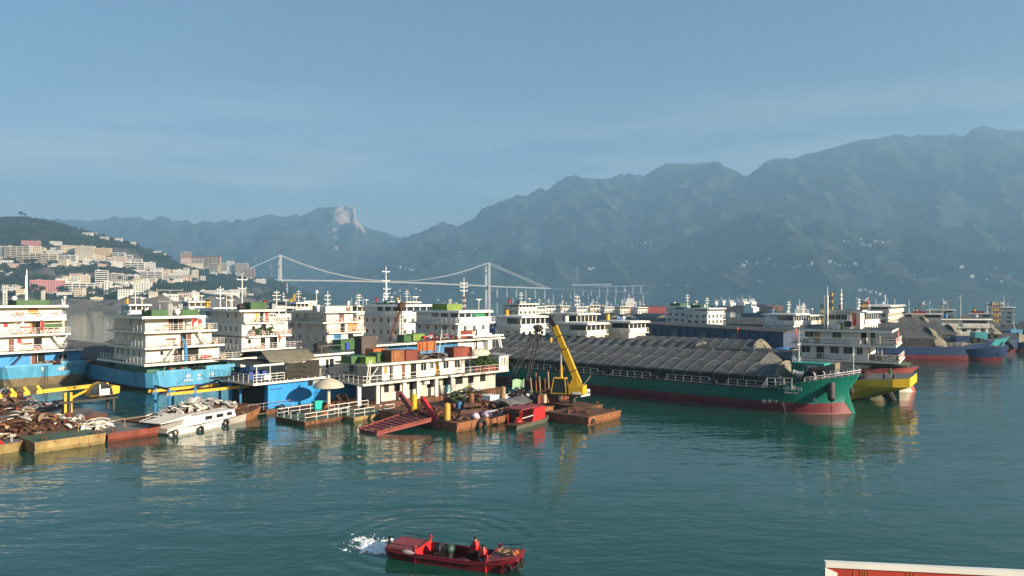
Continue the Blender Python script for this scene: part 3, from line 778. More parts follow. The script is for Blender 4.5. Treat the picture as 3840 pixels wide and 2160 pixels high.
def small_house_mesh(k):
    g = random.Random(k+50); m = MB(); w_, d_, h_ = g.uniform(11, 24), 9, g.choice((6.3, 9.4, 12.5)); mt = (tw_w, tw_c, tw_w, tw_r)[k % 4]
    m.box(-w_/2, w_/2, -d_/2, d_/2, -8, h_, mt); m.box(-w_/2-.4, w_/2+.4, -d_/2-.4, d_/2+.4, h_, h_+.35, tw_roof)
    for fl in range(int(h_/3.1)):
        for j in range(int(w_/3)): x = -w_/2+1.6+j*3; m.box(x-.75, x+.75, -d_/2-.05, -d_/2+.1, fl*3.1+1, fl*3.1+2.5, tw_win)
    return m.mesh('small_house')
shm = [small_house_mesh(k) for k in range(6)]
SMALL = [(232, 1064), (252, 1060), (270, 1064), (285, 1040), (300, 1050), (338, 1075), (345, 1090), (366, 1085), (425, 1066), (440, 1064), (470, 1068), (520, 1062), (540, 1060), (575, 1062), (590, 1018), (610, 1022), (635, 1026), (655, 1036), (690, 1030), (700, 1024), (560, 1016), (545, 1014), (515, 1016), (500, 1000), (440, 1000), (420, 996), (395, 992), (385, 998), (360, 988), (290, 998), (270, 996), (240, 1000), (205, 1000), (50, 1000), (20, 990), (0, 975), (150, 945), (160, 950), (210, 940), (410, 975), (470, 985), (640, 1060), (665, 1062), (690, 1062), (770, 1000), (758, 992), (800, 1028), (822, 1026), (860, 1022), (875, 1026), (900, 1034), (935, 1046), (965, 1058), (985, 1060), (880, 1105), (910, 1108), (930, 1112), (690, 1112), (720, 1110), (575, 1110), (470, 1112), (300, 1112), (250, 1112), (190, 1106), (390, 895), (400, 898), (445, 908), (500, 922), (330, 882), (350, 884), (590, 950), (615, 958), (40, 1095), (80, 1100), (10, 1090)]
for k, (px, py) in enumerate(SMALL):
    p = town_hill.contact(px, py)
    w_ = 'on the hill crest' if py < 960 and px > 300 else 'on the headland near the bridge' if px > 745 else 'along the river bank' if py > 1080 else 'packed between the lower town blocks' if py > 1005 else 'packed between the upper town blocks'
    tag(put('small_house', shm[k % 6], None, p, R(rnd.uniform(5, 28)), rnd.uniform(.7, 1.0)), 'small pale flat roofed house '+w_, 'house', 'small houses '+w_)

# ---------------------------------------------------------------- trees: some that stand out one by one, the rest as woods
leafm = pm('dark foliage', (.028, .048, .022), .95, var=.5, scale=.25, streak=False, spec=.1)
leafl = pm('light foliage', (.05, .075, .03), .95, var=.5, scale=.25, streak=False, spec=.1)
barkm = pm('bark', (.08, .055, .04), .9, var=.3, scale=1)
def crown_mesh(seed, r, n, mat, mat2, squash=.8):
    g = random.Random(seed); m = MB()
    lob = [(Vector((g.gauss(0, .45), g.gauss(0, .45), g.uniform(-.35, .55)))*r, g.uniform(.35, .6)*r) for _ in range(7)]
    for k in range(n):
        c, q = lob[k % 7]; v = Vector((g.gauss(0, 1), g.gauss(0, 1), g.gauss(0, 1))).normalized()*q*g.uniform(.55, 1.05)
        p = c+v; p.z *= squash; s = r*g.uniform(.10, .2); a = Vector((g.gauss(0, 1), g.gauss(0, 1), g.gauss(0, 1))).normalized(); b = a.orthogonal().normalized(); e = a.cross(b)
        m.poly([p+b*s, p+e*s*.8+a*s*.3, p-b*s, p-e*s*.8+a*s*.3], mat if g.random() < .6 else mat2)
    return m.mesh('crown')
crowns = [crown_mesh(k, 4.2, 240, leafm, leafl) for k in range(5)]
def trunk_mesh():
    m = MB(); m.bar((0, 0, -2), (0, 0, 3.5), .32, barkm, 6, .2)
    for a in range(4): m.bar((0, 0, 2.4), (1.6*math.cos(a*1.6), 1.6*math.sin(a*1.6), 5), .14, barkm, 5, .06)
    return m.mesh('trunk')
trunkme = trunk_mesh()
TREES = [(100, 1005, 1.5), (118, 1000, 1.5), (60, 1000, 1.2), (36, 990, 1.3), (188, 1004, 1.3), (205, 998, 1.0), (150, 1012, 1.1), (170, 928, 1.6), (180, 932, 1.3), (160, 934, 1.2), (195, 936, 1.0), (78, 812, 1.4), (92, 812, 1.1), (305, 868, .9), (302, 868, .7), (364, 886, .8), (390, 892, 1.0), (430, 902, .9), (283, 860, .8), (230, 845, .7), (355, 1000, 1.1), (378, 1000, 1.1), (400, 1000, 1.1), (412, 1002, .9), (490, 1062, 1.2), (470, 1024, 1.1), (500, 1022, 1.2), (455, 1022, 1.1), (230, 1103, 1.3), (250, 1106, 1.2), (345, 1106, 1.3), (370, 1110, 1.2), (425, 1106, 1.3), (450, 1108, 1.3), (480, 1108, 1.3), (575, 1104, 1.2), (600, 1100, 1.3), (630, 1098, 1.2), (130, 1100, 1.4), (160, 1104, 1.3), (90, 1100, 1.3), (60, 1096, 1.2), (10, 1080, 1.4), (30, 1070, 1.3), (727, 1060, 1.1), (735, 1063, .9), (640, 1062, 1.0), (600, 1066, 1.0), (560, 1056, 1.0), (700, 1075, 1.2), (760, 1075, 1.2), (800, 1062, 1.2), (840, 1060, 1.2), (870, 1075, 1.2), (1090, 1090, 1.3), (1110, 1100, 1.3), (1060, 1092, 1.4), (1030, 1098, 1.4), (1120, 1112, 1.2), (610, 958, .9), (640, 975, 1.0), (655, 990, 1.0), (560, 942, .9), (520, 925, .8), (30, 1035, 1.3), (0, 1045, 1.3), (215, 1045, 1.2), (260, 1028, 1.2), (300, 1024, 1.1), (340, 1030, 1.0), (430, 1022, 1.0)]
for k, (px, py, s) in enumerate(TREES):
    p = town_hill.contact(px, py)
    where = 'on the bare hill crest above the town' if py < 900 else 'behind the highest town blocks' if py < 960 and px < 500 else 'on the headland beside the bridge' if px > 690 else 'on the ridge shoulder above the terrace houses' if py < 995 and px > 500 else 'on the upper slope under the cream blocks' if py < 1040 else 'between the lower town blocks' if py < 1090 else 'along the river bank below the town'
    t = thing('tree', 'dark rounded tree '+where, 'tree', p-Vector((0, 0, .5)), rnd.uniform(0, 6), 'trees standing out on the town hillside')
    t.scale = (s, s, s)
    put('trunk', trunkme, t); put('crown', crowns[k % 5], t, (0, 0, 6.2), rnd.uniform(0, 6))
def woods():
    m = MB(); g = random.Random(5)
    n = 0; tries = 0
    while n < 5200 and tries < 40000:
        tries += 1
        px = g.uniform(-60, 1200); f = g.uniform(1.0, 5.25)
        if f < 4.2 and px < 640 and g.random() < .55: continue
        if tbare(px, f) > .3 and g.random() < .85: continue
        if noise.noise(Vector((px*.012, f*1.7, 2))) < -.12: continue
        p = town_hill.at(px, f); qy = HY-(p.z-CAMH)*FPX/p.y
        if any(b[0]-4 < px < b[1]+4 and b[2] < qy < b[3]+7 for b in TOWN): continue
        n += 1; r = g.uniform(2.0, 4.4)
        for k in range(9):
            c = p+Vector((g.gauss(0, .55)*r, g.gauss(0, .55)*r, g.uniform(.0, 1.0)*r)); a = Vector((g.gauss(0, 1), g.gauss(0, 1), g.gauss(0, 1))).normalized(); b = a.orthogonal().normalized(); e = a.cross(b); s = r*.42
            m.poly([c+b*s, c+e*s, c-b*s, c-e*s], leafm if g.random() < .6 else leafl)
    o = m.build('woodland'); o['kind'] = 'stuff'; o['label'] = 'dense scrub and woods covering the town hillside'
woods()

# ---------------------------------------------------------------- houses on the far mountain side, pylons, lighthouse tower
vill_w = bmat('village white', (.78, .77, .74))
def hut_mesh(k):
    g = random.Random(k); m = MB(); w_, d_, h_ = g.uniform(9, 16), 9, g.uniform(6, 10)
    m.box(-w_/2, w_/2, -d_/2, d_/2, -6, h_, vill_w)
    m.hexa([(-w_/2-.6, -d_/2-.6, h_), (w_/2+.6, -d_/2-.6, h_), (w_/2+.6, d_/2+.6, h_), (-w_/2-.6, d_/2+.6, h_), (-w_/2, -.2, h_+2), (w_/2, -.2, h_+2), (w_/2, .2, h_+2), (-w_/2, .2, h_+2)], tw_roof)
    for j in range(int(w_/3)):
        for z in (1.4, 4.4): m.box(-w_/2+1.5+j*3-.6, -w_/2+1.5+j*3+.6, -d_/2-.05, -d_/2+.1, z, z+1.5, tw_win)
    return m.mesh('village_house')
huts = [hut_mesh(k) for k in range(4)]
VILL = [('above the right bridge tower', [(2210, 1013), (2225, 1012), (2215, 1016), (1870, 995), (2045, 825)]),
        ('in the hamlet below the smoking hill', [(2775, 1003), (2783, 1000), (2790, 1002), (2800, 985), (2840, 992), (2870, 988), (2885, 985), (2905, 1000)]),
        ('in the white village under the foothill', [(2962, 1003), (2975, 1006), (2990, 1009), (3000, 1006), (3032, 998), (3045, 996), (3112, 982), (3130, 990), (3150, 1000), (3165, 996), (3170, 1003), (3185, 1002), (3205, 998), (3212, 1000)]),
        ('in the high village under the summit slope', [(3165, 910), (3180, 912), (3232, 922), (3245, 925), (3262, 926), (3280, 908), (3290, 907), (3310, 912), (3230, 903)]),
        ('in the row of houses above the ships', [(3225, 1095), (3245, 1090), (3265, 1100), (3285, 1098), (3300, 1110), (3235, 1130), (3215, 1125), (3385, 1065), (3430, 1033), (3475, 1028)]),
        ('on the far right slope', [(3605, 1003), (3735, 1010), (3645, 1040), (3700, 1055), (3790, 1035), (3805, 1030), (3755, 1058)]),
        ('near the two white tanks', [(2845, 1060), (2860, 1060), (2505, 1072), (2580, 1073), (2400, 1098), (2345, 1092)]),
        ('on the slope below the bridge deck', [(1560, 1085), (1500, 1093), (1480, 1103), (1575, 1093), (1770, 1101), (1735, 1112), (1640, 1130), (1520, 1010), (1535, 1012), (1545, 1015), (1500, 1005), (1560, 990)]),
        ('on the middle mountain road', [(2370, 925), (2390, 922), (2420, 915), (2440, 914), (2520, 881), (2560, 918), (2590, 922), (2600, 920), (1785, 937), (1730, 948), (2027, 948)])]
for where, pts in VILL:
    for k, (px, py) in enumerate(pts):
        p = massif.contact(px, py)
        o = put('village_house', huts[k % 4], None, p, rnd.uniform(-.7, .2), rnd.uniform(.45, .8))
        tag(o, 'tiny white house '+where, 'house', 'houses '+where)
for px, y0, y1, d in ((2165, 993, 1050, 2900), (548, 1005, 1035, 1400), (1014, 985, 1050, 2420), (15, 845, 885, 1700), (25, 845, 885, 1690)):
    b = P(px, y1, d); h = (y1-y0)*d/FPX
    t = thing('power_pylon', 'grey lattice power pylon '+{2165: 'beyond the right bridge tower', 548: 'on the bare slope above the town', 1014: 'beside the left bridge tower', 15: 'leftmost on the hill crest', 25: 'second on the hill crest beside its twin'}[px], 'pylon', b)
    m = MB(); e = h*.09
    for sx_ in (-1, 1):
        for sy in (-1, 1): m.bar((sx_*e, sy*e, -4), (0, 0, h), h*.012, greyst, 4)
    for k in range(7):
        f = k/8; r = e*(1-f); q = e*(1-f-.125)
        for a in (-1, 1): m.bar((a*r, -r, h*f), (-a*q, -q, h*(f+.125)), h*.007, greyst, 3)
    m.build('body', t)
    m = MB()
    for f in (.72, .86): m.bar((-h*.13, 0, h*f), (h*.13, 0, h*f), h*.012, greyst, 4)
    m.build('cross_arm', t)
b = town_hill.contact(1076, 1098)
t = thing('pagoda_tower', 'white and red banded tower on the headland below the bridge', 'tower', b)
hh = 38*b.y/FPX
for k in range(6):
    r = hh*.10*(1-k*.09); m = MB(); m.lathe([(r, hh*k/6), (r*.92, hh*(k+.72)/6)], (0, 0, 0), tw_w if k % 2 == 0 else tw_red, 8); m.build('storey', t)
    m = MB(); m.lathe([(r*1.25, hh*(k+.72)/6), (r*.85, hh*(k+1)/6)], (0, 0, 0), tw_w, 8); m.build('eaves', t)
# thin smoke of a field fire on the foothill
def smoke():
    m = bpy.data.materials.new('thin smoke'); m.use_nodes = True; t = m.node_tree; t.nodes.clear()
    o = t.nodes.new('ShaderNodeOutputMaterial'); v = t.nodes.new('ShaderNodeVolumePrincipled'); v.inputs['Color'].default_value = (.9, .93, .97, 1); v.inputs['Density'].default_value = .004
    t.links.new(v.outputs[0], o.inputs['Volume'])
    p = massif.contact(2862, 884); b = MB(); secs = []
    for k in range(7):
        f = k/6; r = 3+9*f; secs.append([(-26*f+r*math.cos(a*math.pi/4), r*math.sin(a*math.pi/4), 48*f) for a in range(8)])
    b.loft(secs, m, True); b.poly(list(reversed(secs[0])), m); b.poly(secs[-1], m)
    s = b.build('smoke', fixn=True); s.location = p; s['kind'] = 'stuff'; s['label'] = 'thin pale smoke rising from the foothill'
smoke()

# ================================================================ SHIPS moored stern-on (left half)
def tarp_material():
    m = bpy.data.materials.new('weathered grey tarpaulin'); m.use_nodes = True; t = m.node_tree; N = t.nodes; K = t.links.new; b = N['Principled BSDF']
    b.inputs['Roughness'].default_value = .75; b.inputs['Specular IOR Level'].default_value = .25
    tc = N.new('ShaderNodeTexCoord')
    mp = N.new('ShaderNodeMapping'); mp.inputs['Scale'].default_value = (.35, .9, 1.5); K(tc.outputs['Object'], mp.inputs[0])
    n = N.new('ShaderNodeTexNoise'); n.inputs['Scale'].default_value = 1; n.inputs['Detail'].default_value = 5; K(mp.outputs[0], n.inputs['Vector'])
    r = N.new('ShaderNodeValToRGB'); r.color_ramp.elements[0].position = .3; r.color_ramp.elements[1].position = .75
    r.color_ramp.elements[0].color = (.056, .061, .064, 1); r.color_ramp.elements[1].color = (.108, .113, .113, 1); K(n.outputs['Fac'], r.inputs[0]); K(r.outputs[0], b.inputs['Base Color'])
    mp2 = N.new('ShaderNodeMapping'); mp2.inputs['Scale'].default_value = (.25, 2.6, 2.6); K(tc.outputs['Object'], mp2.inputs[0])
    n2 = N.new('ShaderNodeTexNoise'); n2.inputs['Scale'].default_value = 1; n2.inputs['Detail'].default_value = 3; K(mp2.outputs[0], n2.inputs['Vector'])
    bp = N.new('ShaderNodeBump'); bp.inputs['Strength'].default_value = .6; bp.inputs['Distance'].default_value = .12; K(n2.outputs['Fac'], bp.inputs['Height']); K(bp.outputs[0], b.inputs['Normal'])
    return m
tarpm = tarp_material()
tarpdk = pm('dark shade net', (.030, .029, .025), .85, var=.4, scale=1.5)
canvas = pm('dusty olive canvas', (.20, .18, .13), .85, var=.35, scale=1.2, streak=False, bump=.3)
strapm = pm('pale strap', (.30, .29, .27), .7, var=.2, scale=3)

def tarp(par, u0, u1, v0, v1, ze, zr, bay=2.1, name='tarpaulin', drop=.15, straps=True, humps=False, seed=1, end_hang=0):
    """tarpaulin over hold ribs: sags between ribs, hangs at the eaves; straps run over it"""
    m = MB(); nb = max(2, round((u1-u0)/bay)); per = 6; nv = 22; secs = []; g = random.Random(seed)
    jit = [g.uniform(-.06, .06) for _ in range(nb*per+1)]
    for i in range(nb*per+1):
        u = u0+(u1-u0)*i/(nb*per); ph = (i % per)/per; sag = .07*math.sin(math.pi*ph)**.8 if not humps else -.35*math.sin(math.pi*ph)
        q = [(u, v0-.05, ze-drop), (u, v0-.06+.03*math.sin(i), ze-drop*.5)]
        for j in range(nv+1):
            f = j/nv; v = v0+(v1-v0)*f; w_ = 1-abs(2*f-1)
            z = ze+(zr-ze)*(1-abs(2*f-1)**1.25)-sag*min(1, w_*3+.15)+jit[i]*.5+.03*math.sin(v*3.1+i*.7)*math.sin(math.pi*ph)
            q.append((u, v, z))
        q += [(u, v1+.06, ze-drop*.5), (u, v1+.05, ze-drop)]
        secs.append(q)
    m.loft(secs, tarpm)
    for s in (secs[0], secs[-1]): m.poly(s if s is secs[0] else list(reversed(s)), tarpm)
    o = m.build(name, par, smooth=True)
    if straps:
        def mk():
            s = MB(); pts = []
            for j in range(0, nv+1):
                f = j/nv; v = v0+(v1-v0)*f; pts.append(Vector((0, v, ze+(zr-ze)*(1-abs(2*f-1)**1.25)+.035)))
            pts = [Vector((0, v0-.12, ze-.6))]+pts+[Vector((0, v1+.12, ze-.6))]
            for a, b in zip(pts, pts[1:]): s.beam(a, b, .045, .02, strapm)
            return s.mesh('strap')
        me = mk()
        for k in range(nb+1): put('strap', me, o, (u0+(u1-u0)*k/nb, 0, 0))
    return o

def stern_hull(par, beam, length, ztop, zboot, mtop, mbot, mdeck, rake=2.6, drop=0., name='hull'):
    """hull with its end (u=0) towards the viewer: raked, rounded transom; beam along v 0..beam"""
    m = MB(); secs = []
    prof = [(-.9, -rake*1.3, .16), (.02, -rake*.75, .10), (zboot, -rake*.18, .03), (ztop, 0, .0)]
    for u, k in ((0, 0), (-.5, .35), (-1.6, .8), (-4, 1), (-length*.5, 1), (-length+6, 1), (-length, .0)):
        row = []
        for side in (0, 1):
            pr = prof if side == 0 else list(reversed(prof))
            for z, du, ins in pr:
                uu = u+du*(1 if u > -3.9 else 0); i = ins*beam*(.55 if u < -.4 else 1)+(.10*beam*(1-k) if u > -3.9 else .45*beam*(1-k))
                row.append((uu, i if side == 0 else beam-i, z-(drop if z > .5 else 0)*min(1, -u/8)))
        secs.append(row)
    m.loft(secs, [mbot, mbot, mtop, mdeck, mtop, mbot, mbot])
    for s, rv in ((secs[0], True), (secs[-1], False)):
        n = 4
        for j in range(3):
            q = [s[j], s[j+1], s[6-j], s[7-j]]; m.poly(q if rv else q[::-1], (mbot, mbot, mtop)[j])
    return m.build(name, par, fixn=True)

def bulwark(par, pts, h, t, mat, name='bulwark'):
    m = MB()
    for a, b in zip(pts, pts[1:]): m.beam(Vector(a)+Vector((0, 0, h/2)), Vector(b)+Vector((0, 0, h/2)), t, h, mat)
    return m.build(name, par)

def jar_shelf(par, u, v, z, n=5):
    """row of hats, flasks and helmets hanging on the wall"""
    m = MB()
    for k in range(n): m.blob((u+.1, v+k*.28, z), (.1, .13, .16), rustred, 6, 4)
    m.box(u, u+.25, v-.15, v+n*.28, z-.22, z-.18, white2); return m.build('wall_shelf', par)

# ---------------------------------------------------------------- ship 608 (far left)
def ship_608():
    F = Frame(-15, 1462); B = 14.7
    t = fthing(F, 'cargo_ship', 'blue sterned cargo ship numbered 608 cut off by the left edge', 'ship', group='cargo ships moored stern to the camera')
    h = stern_hull(t, B, 70, 3.4, 1.5, bluehull, sandhull, deckgrey)
    bulwark(t, [(-.12, 1.2, 3.4), (-.12, 8.0, 3.4)], .35, .16, bluehull); bulwark(t, [(-.15, 9.5, 3.4), (-.15, B-1.6, 3.4)], .55, .16, bluehull)
    for v, z, s, tx in ((9.6, 2.7, .95, '608'), (6.6, 2.75, .7, '号')): text('number', tx, s, h, (.02, v, z), (R(90), 0, R(90)), white2)
    L1, L2, L3, RF = 6.0, 8.75, 11.25, 13.55
    v1 = F.v(312, .6); e1 = F.v(253, -1.2)
    # poop house, blue
    house(t, -11, -1.6, .8, 12.9, 2.2, L1-.32, bluewall)
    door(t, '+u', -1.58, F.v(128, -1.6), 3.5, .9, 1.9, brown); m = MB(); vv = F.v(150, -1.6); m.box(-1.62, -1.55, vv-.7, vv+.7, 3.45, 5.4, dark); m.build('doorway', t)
    wins(t, '+u', -1.58, [(F.v(228, -1.6), 4.6), (F.v(245, -1.6), 4.6)], .7, .9, 1)
    stair(t, (-.9, F.v(40, -1), 3.5), (-.9, F.v(95, -1), L1-.2), .7, bluedark)
    slab(t, -13, .6, -.2, v1, L1); slab(t, -12, -.1, .2, F.v(265, -.1), L2); slab(t, -12, -.3, .5, F.v(250, -.3), L3); slab(t, -12.5, .4, -.3, F.v(257, .4), RF, .38, white, deckgreen)
    house(t, -11.5, -1.8, 1.0, F.v(252, -1.8), L1, L2-.32, cream); house(t, -11.5, -1.8, 1.0, F.v(241, -1.8), L2, L3-.32, cream); house(t, -11.5, -1.2, .7, F.v(233, -1.2), L3, RF-.38, cream)
    for z, a, b, u in ((L1, .2, v1-.15, .45), (L2, .4, F.v(264, -.2), -.2)):
        rail(t, [(-12, a, z), (u, a, z), (u, b, z), (-12, b, z)], 1.0, 3, 1.25)
    # screen in front of the top storey
    m = MB(); va, vb = .6, F.v(249, -.3); m.box(-.45, -.38, va, vb, L3, L3+.75, white); m.build('bulwark', t)
    rail(t, [(-.4, va, L3+.75), (-.4, vb, L3+.75), (-9, vb, L3+.75)], .35, 1, 1.3)
    door(t, '+u', -1.17, F.v(124, -1.2), L3+.05, 1.5, 1.95, tan); door(t, '+u', -1.77, F.v(122, -1.8), L2+.02, .8, 1.95, tan)
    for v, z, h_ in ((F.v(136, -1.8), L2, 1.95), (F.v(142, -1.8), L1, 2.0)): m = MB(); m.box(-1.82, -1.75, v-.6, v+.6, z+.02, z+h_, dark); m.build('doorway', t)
    door(t, '+u', -1.77, F.v(42, -1.8), L1+.02, .8, 1.9, brown)
    m = MB(); m.box(-.9, -.7, F.v(162, -.8), F.v(234, -.8), L2+.9, L2+1.65, greenbox); m.build('canvas_screen', t)
    stair(t, (-1.0, F.v(32, -1), L2), (-1.0, F.v(92, -1), L3-.2), .6, white); stair(t, (-1.0, F.v(240, -1), L1), (-1.0, F.v(195, -1), L2-.2), .6, white)
    jar_shelf(t, -1.2, F.v(63, -1.2), L3+1.05, 4); jar_shelf(t, -1.8, F.v(76, -1.8), L2+1.15, 6); jar_shelf(t, -1.8, F.v(83, -1.8), L1+1.1, 6)
    m = MB(); m.box(-1.85, -1.7, F.v(213, -1.2), F.v(229, -1.2), L3+1.05, L3+1.75, redbrt); m.build('fire_box', t)
    m = MB(); m.box(-1.85, -1.7, F.v(13, -1.8), F.v(29, -1.8), L2+1.2, L2+1.95, redbrt); m.build('fire_box', t)
    m = MB(); m.box(-1.85, -1.7, F.v(65, -1.8), F.v(81, -1.8), L1+1.2, L1+2.05, redbrt); m.build('fire_box', t)
    # roof gear
    m = MB(); m.box(-5, -.6, F.v(62, -.6), F.v(185, -.6), RF+.02, RF+.85, greenbox); m.build('rooftop_tank', t)
    lattice(t, -2.5, F.v(22, -2), RF, 2.4, .45, white2); dish(t, -2, F.v(54, -2), RF, .8, .42, 'searchlight'); lattice(t, -2.5, F.v(165, -2), RF+.8, 1.6, .4, white2)
    mast(t, -3, F.v(100, -3), RF+.8, 5.2, (), r=.16); mast(t, -2.4, F.v(96, -2.4), RF+.8, 4.2, (), r=.1); mast(t, -1, F.v(243, -1), RF, 1.5, (), r=.08); dish(t, -.8, F.v(243, -.8), RF+.8, .3, .25)
    m = MB(); m.box(-2, -1.2, F.v(234, -1), F.v(239, -1), RF, RF+1.1, white2); m.build('locker', t)
    rail(t, [(.2, F.v(186, .2), RF), (.2, F.v(230, .2), RF)], .7, 2, 1, mat=greenbox)
    # clutter on the stern deck
    for k in range(7): MB().blob((-.9-rnd.random(), F.v(150+14*k, -1), 3.6+.2*rnd.random()), (.5, .6, .35), rustdk if k % 2 else canvas, 7, 5, .5, k).build('gear_bundle', t)
    MB().bar((-.8, F.v(228, -.8), 3.6), (-.8, F.v(345, -.8), 3.7), .14, tan, 6).build('spare_pole', t)
    m = MB(); a = Vector((.25, F.v(228, .2), 3.6)); b = Vector((.3, F.v(248, .3), 7.4)); m.bar(a, b, .1, greyst, 6); m.build('davit', t)
    m = MB(); va = F.v(172, .1)
    for s in (-.22, .22): m.bar((.12, va+s, 3.4), (.25, va+s, .3), .03, black, 4)
    for k in range(9): m.bar((.14+.01*k, va-.22, 3.2-.32*k), (.14+.01*k, va+.22, 3.2-.32*k), .025, black, 4)
    m.build('rope_ladder', t)
    L = 'red and white lifebuoy on the %s rail of ship 608'
    buoys(F, [(-.28, F.v(x, -.3), L3+.75, '+u') for x in (60, 81, 145, 209)], white2, orange, L % 'top deck', 'lifebuoys of ship 608')
    buoys(F, [(-.08, F.v(x, -.1), L2+.45, '+u') for x in (73, 93, 127, 175, 200, 219)], orange, white2, L % 'middle deck', 'lifebuoys of ship 608')
    buoys(F, [(.58, F.v(x, .6), L1+.45, '+u') for x in (134, 153, 282)], orange, white2, L % 'lower deck', 'lifebuoys of ship 608')
    flag(F, -.1, F.v(152, -.1), L2, 2.6, 'red flag hanging at the middle deck of ship 608')
    tarp(t, -62, -14, 1.2, B-1.2, 4.1, 6.0, seed=3, drop=.9)
ship_608()

# ---------------------------------------------------------------- ship 19
def ship_19():
    F = Frame(553, 1473); B = 15.2
    t = fthing(F, 'cargo_ship', 'light blue sterned cargo ship numbered 19 with green poop house', 'ship', group='cargo ships moored stern to the camera')
    h = stern_hull(t, B, 75, 2.95, .55, bluehull, redhull, deckgrey, rake=1.2)
    bulwark(t, [(-.1, 1.4, 2.95), (-.1, F.v(715, -.1), 2.95)], .3, .15, bluehull); bulwark(t, [(-.1, F.v(772, -.1), 2.95), (-.1, F.v(880, -.1), 2.95)], .55, .15, bluehull)
    for px, py, s, tx in ((791, 1405, .95, '19'), (747, 1408, .8, '牛'), (706, 1412, .8, '祥'), (706, 1426, .5, 'XIANG'), (747, 1421, .5, 'NIU')):
        v = F.v(px, .02); text('ship_name', tx, s, h, (.03, v, F.z(py, 0, v)), (R(90), 0, R(90)), white2)
    L1, L2, L3, RF = 4.5, 7.0, 9.5, 11.9
    vl = F.v(589, -1.5)
    house(t, -14, -1.6, .6, F.v(868, -1.6), 1.9, L1-.34, greenhouse)
    slab(t, -17.5, .8, -.8, F.v(902, .8), L1, .34); slab(t, -15, -.4, -.2, F.v(843, -.4), L2, .34); slab(t, -15, -.6, -.2, F.v(815, -.6), L3, .34); slab(t, -15.5, .2, -.9, F.v(760, .2)+.6, RF, .4, white, deckgreen)
    house(t, -14, -2.0, .6, F.v(822, -2), L1, L2-.34, cream); house(t, -14, -2.0, .6, F.v(793, -2), L2, L3-.34, cream); house(t, -14, -2.2, .6, F.v(770, -2.2), L3, RF-.4, cream)
    rail(t, [(-16.5, -.65, L1), (.65, -.65, L1), (.65, F.v(901, .65), L1), (-10, F.v(901, .65), L1)], 1.0, 3, 1.3)
    rail(t, [(-13, -.05, L2), (-.5, -.05, L2), (-.5, F.v(842, -.5), L2), (-10, F.v(842, -.5), L2)], 1.0, 3, 1.3)
    rail(t, [(-13, -.05, L3), (-.7, -.05, L3), (-.7, F.v(814, -.7), L3), (-10, F.v(814, -.7), L3)], 1.0, 3, 1.3)
    for z in (L1, L2): wins(t, '-v', .57, [(-12.5+k*2.1, z+1.35) for k in range(5)], .7, 1.0, 2)
    wins(t, '-v', .57, [(-4, L3+1.3), (-7.5, L3+1.3)], .6, .9, 1)
    m = MB()
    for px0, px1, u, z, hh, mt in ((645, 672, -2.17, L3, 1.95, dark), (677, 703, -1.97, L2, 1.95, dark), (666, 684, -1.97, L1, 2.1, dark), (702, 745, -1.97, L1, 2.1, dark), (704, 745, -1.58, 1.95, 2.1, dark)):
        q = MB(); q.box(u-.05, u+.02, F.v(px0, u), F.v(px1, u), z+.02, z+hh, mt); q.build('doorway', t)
    for px, u, z, mt in ((640, -2.17, L3, brown), (677, -2.17, L3, brown), (709, -1.97, L2, brown)): door(t, '+u', u, F.v(px, u), z+.02, .75, 1.95, mt)
    wins(t, '+u', -1.97, [(F.v(606, -2), L1+1.4)], .5, .6, 1)
    m = MB(); m.lathe([(0, 0), (.34, 0), (.34, .1), (0, .1)], (0, 0, 0), redbrt, 14); o = m.build('hatch', t); o.location = (-2.15, F.v(749, -2.2), L3+1.3); o.rotation_euler = (0, R(90), 0); o.scale = (1.5, 1, 1)
    stair(t, (-1.2, F.v(615, -1.2), L1), (-1.2, F.v(655, -1.2), L2-.2), .7, white); stair(t, (-1.2, F.v(772, -1.2), L2), (-1.2, F.v(742, -1.2), L3-.2), .6, white); stair(t, (-.6, F.v(875, -.6), 2.3), (-.6, F.v(845, -.6), L1-.2), .6, greenhouse)
    stair(t, (-.8, F.v(598, -.8), 2.3), (-.8, F.v(622, -.8), L1-.3), .6, greenhouse)
    for px, u, z, n in ((618, -2.2, L3+.9, 3), (700, -2.2, L3+.9, 3), (625, -2, L2+1.1, 5), (645, -2, L2+1.1, 3), (648, -2, L1+1.1, 4)): jar_shelf(t, u, F.v(px, u), z, n)
    m = MB(); v = F.v(696, .5); m.bar((.5, v, L1), (.5, v, L2+.1), .28, bluepaint, 8); m.bar((.5, v, L2+.1), (.0, v-.4, L2+1.5), .2, bluepaint, 8, .1); m.build('crane_post', t)
    m = MB(); v = F.v(765, .3); m.blob((.3, v, L1+.55), (.35, .7, .35), redbrt, 8, 5, .4, 2); m.blob((.3, v+1, L1+.6), (.3, .5, .25), redbrt, 8, 5, .4, 3); m.build('life_jackets', t)
    for px in (640, 680): v = F.v(px, -.7); MB().bar((-.7, v, 2.3), (-.7, v, 3.6), .3, rustred, 8).build('bollard', t)
    for px in (730, 750, 770): v = F.v(px, -.6); MB().torus((-.6, v, 3.2), (1, .2, 0), .35, .12, black, 10, 5).build('coil', t)
    for a, b in ((630, 657), (688, 745)):
        m = MB(); u = -2.2 if a == 630 else -3; m.box(-4.5, -.9, F.v(a-8 if a == 688 else 568, -.9), F.v(b, -.9) if a == 688 else F.v(630, -.9), RF+.02, RF+.98, greenbox); m.build('rooftop_tank', t)
    lattice(t, -1.6, F.v(638, -1.6), RF, 1.9, .45, white2); lattice(t, -1.6, F.v(655, -1.6), RF, 1.5, .4, white2); lattice(t, -1.6, F.v(676, -1.6), RF, 1.9, .42, white2)
    mast(t, -2, F.v(637, -2), RF, 4.2, ((.55, 3.6), (.98, 4.2)), greyst, .13); dish(t, -3, F.v(560, -2), RF, .6, .35)
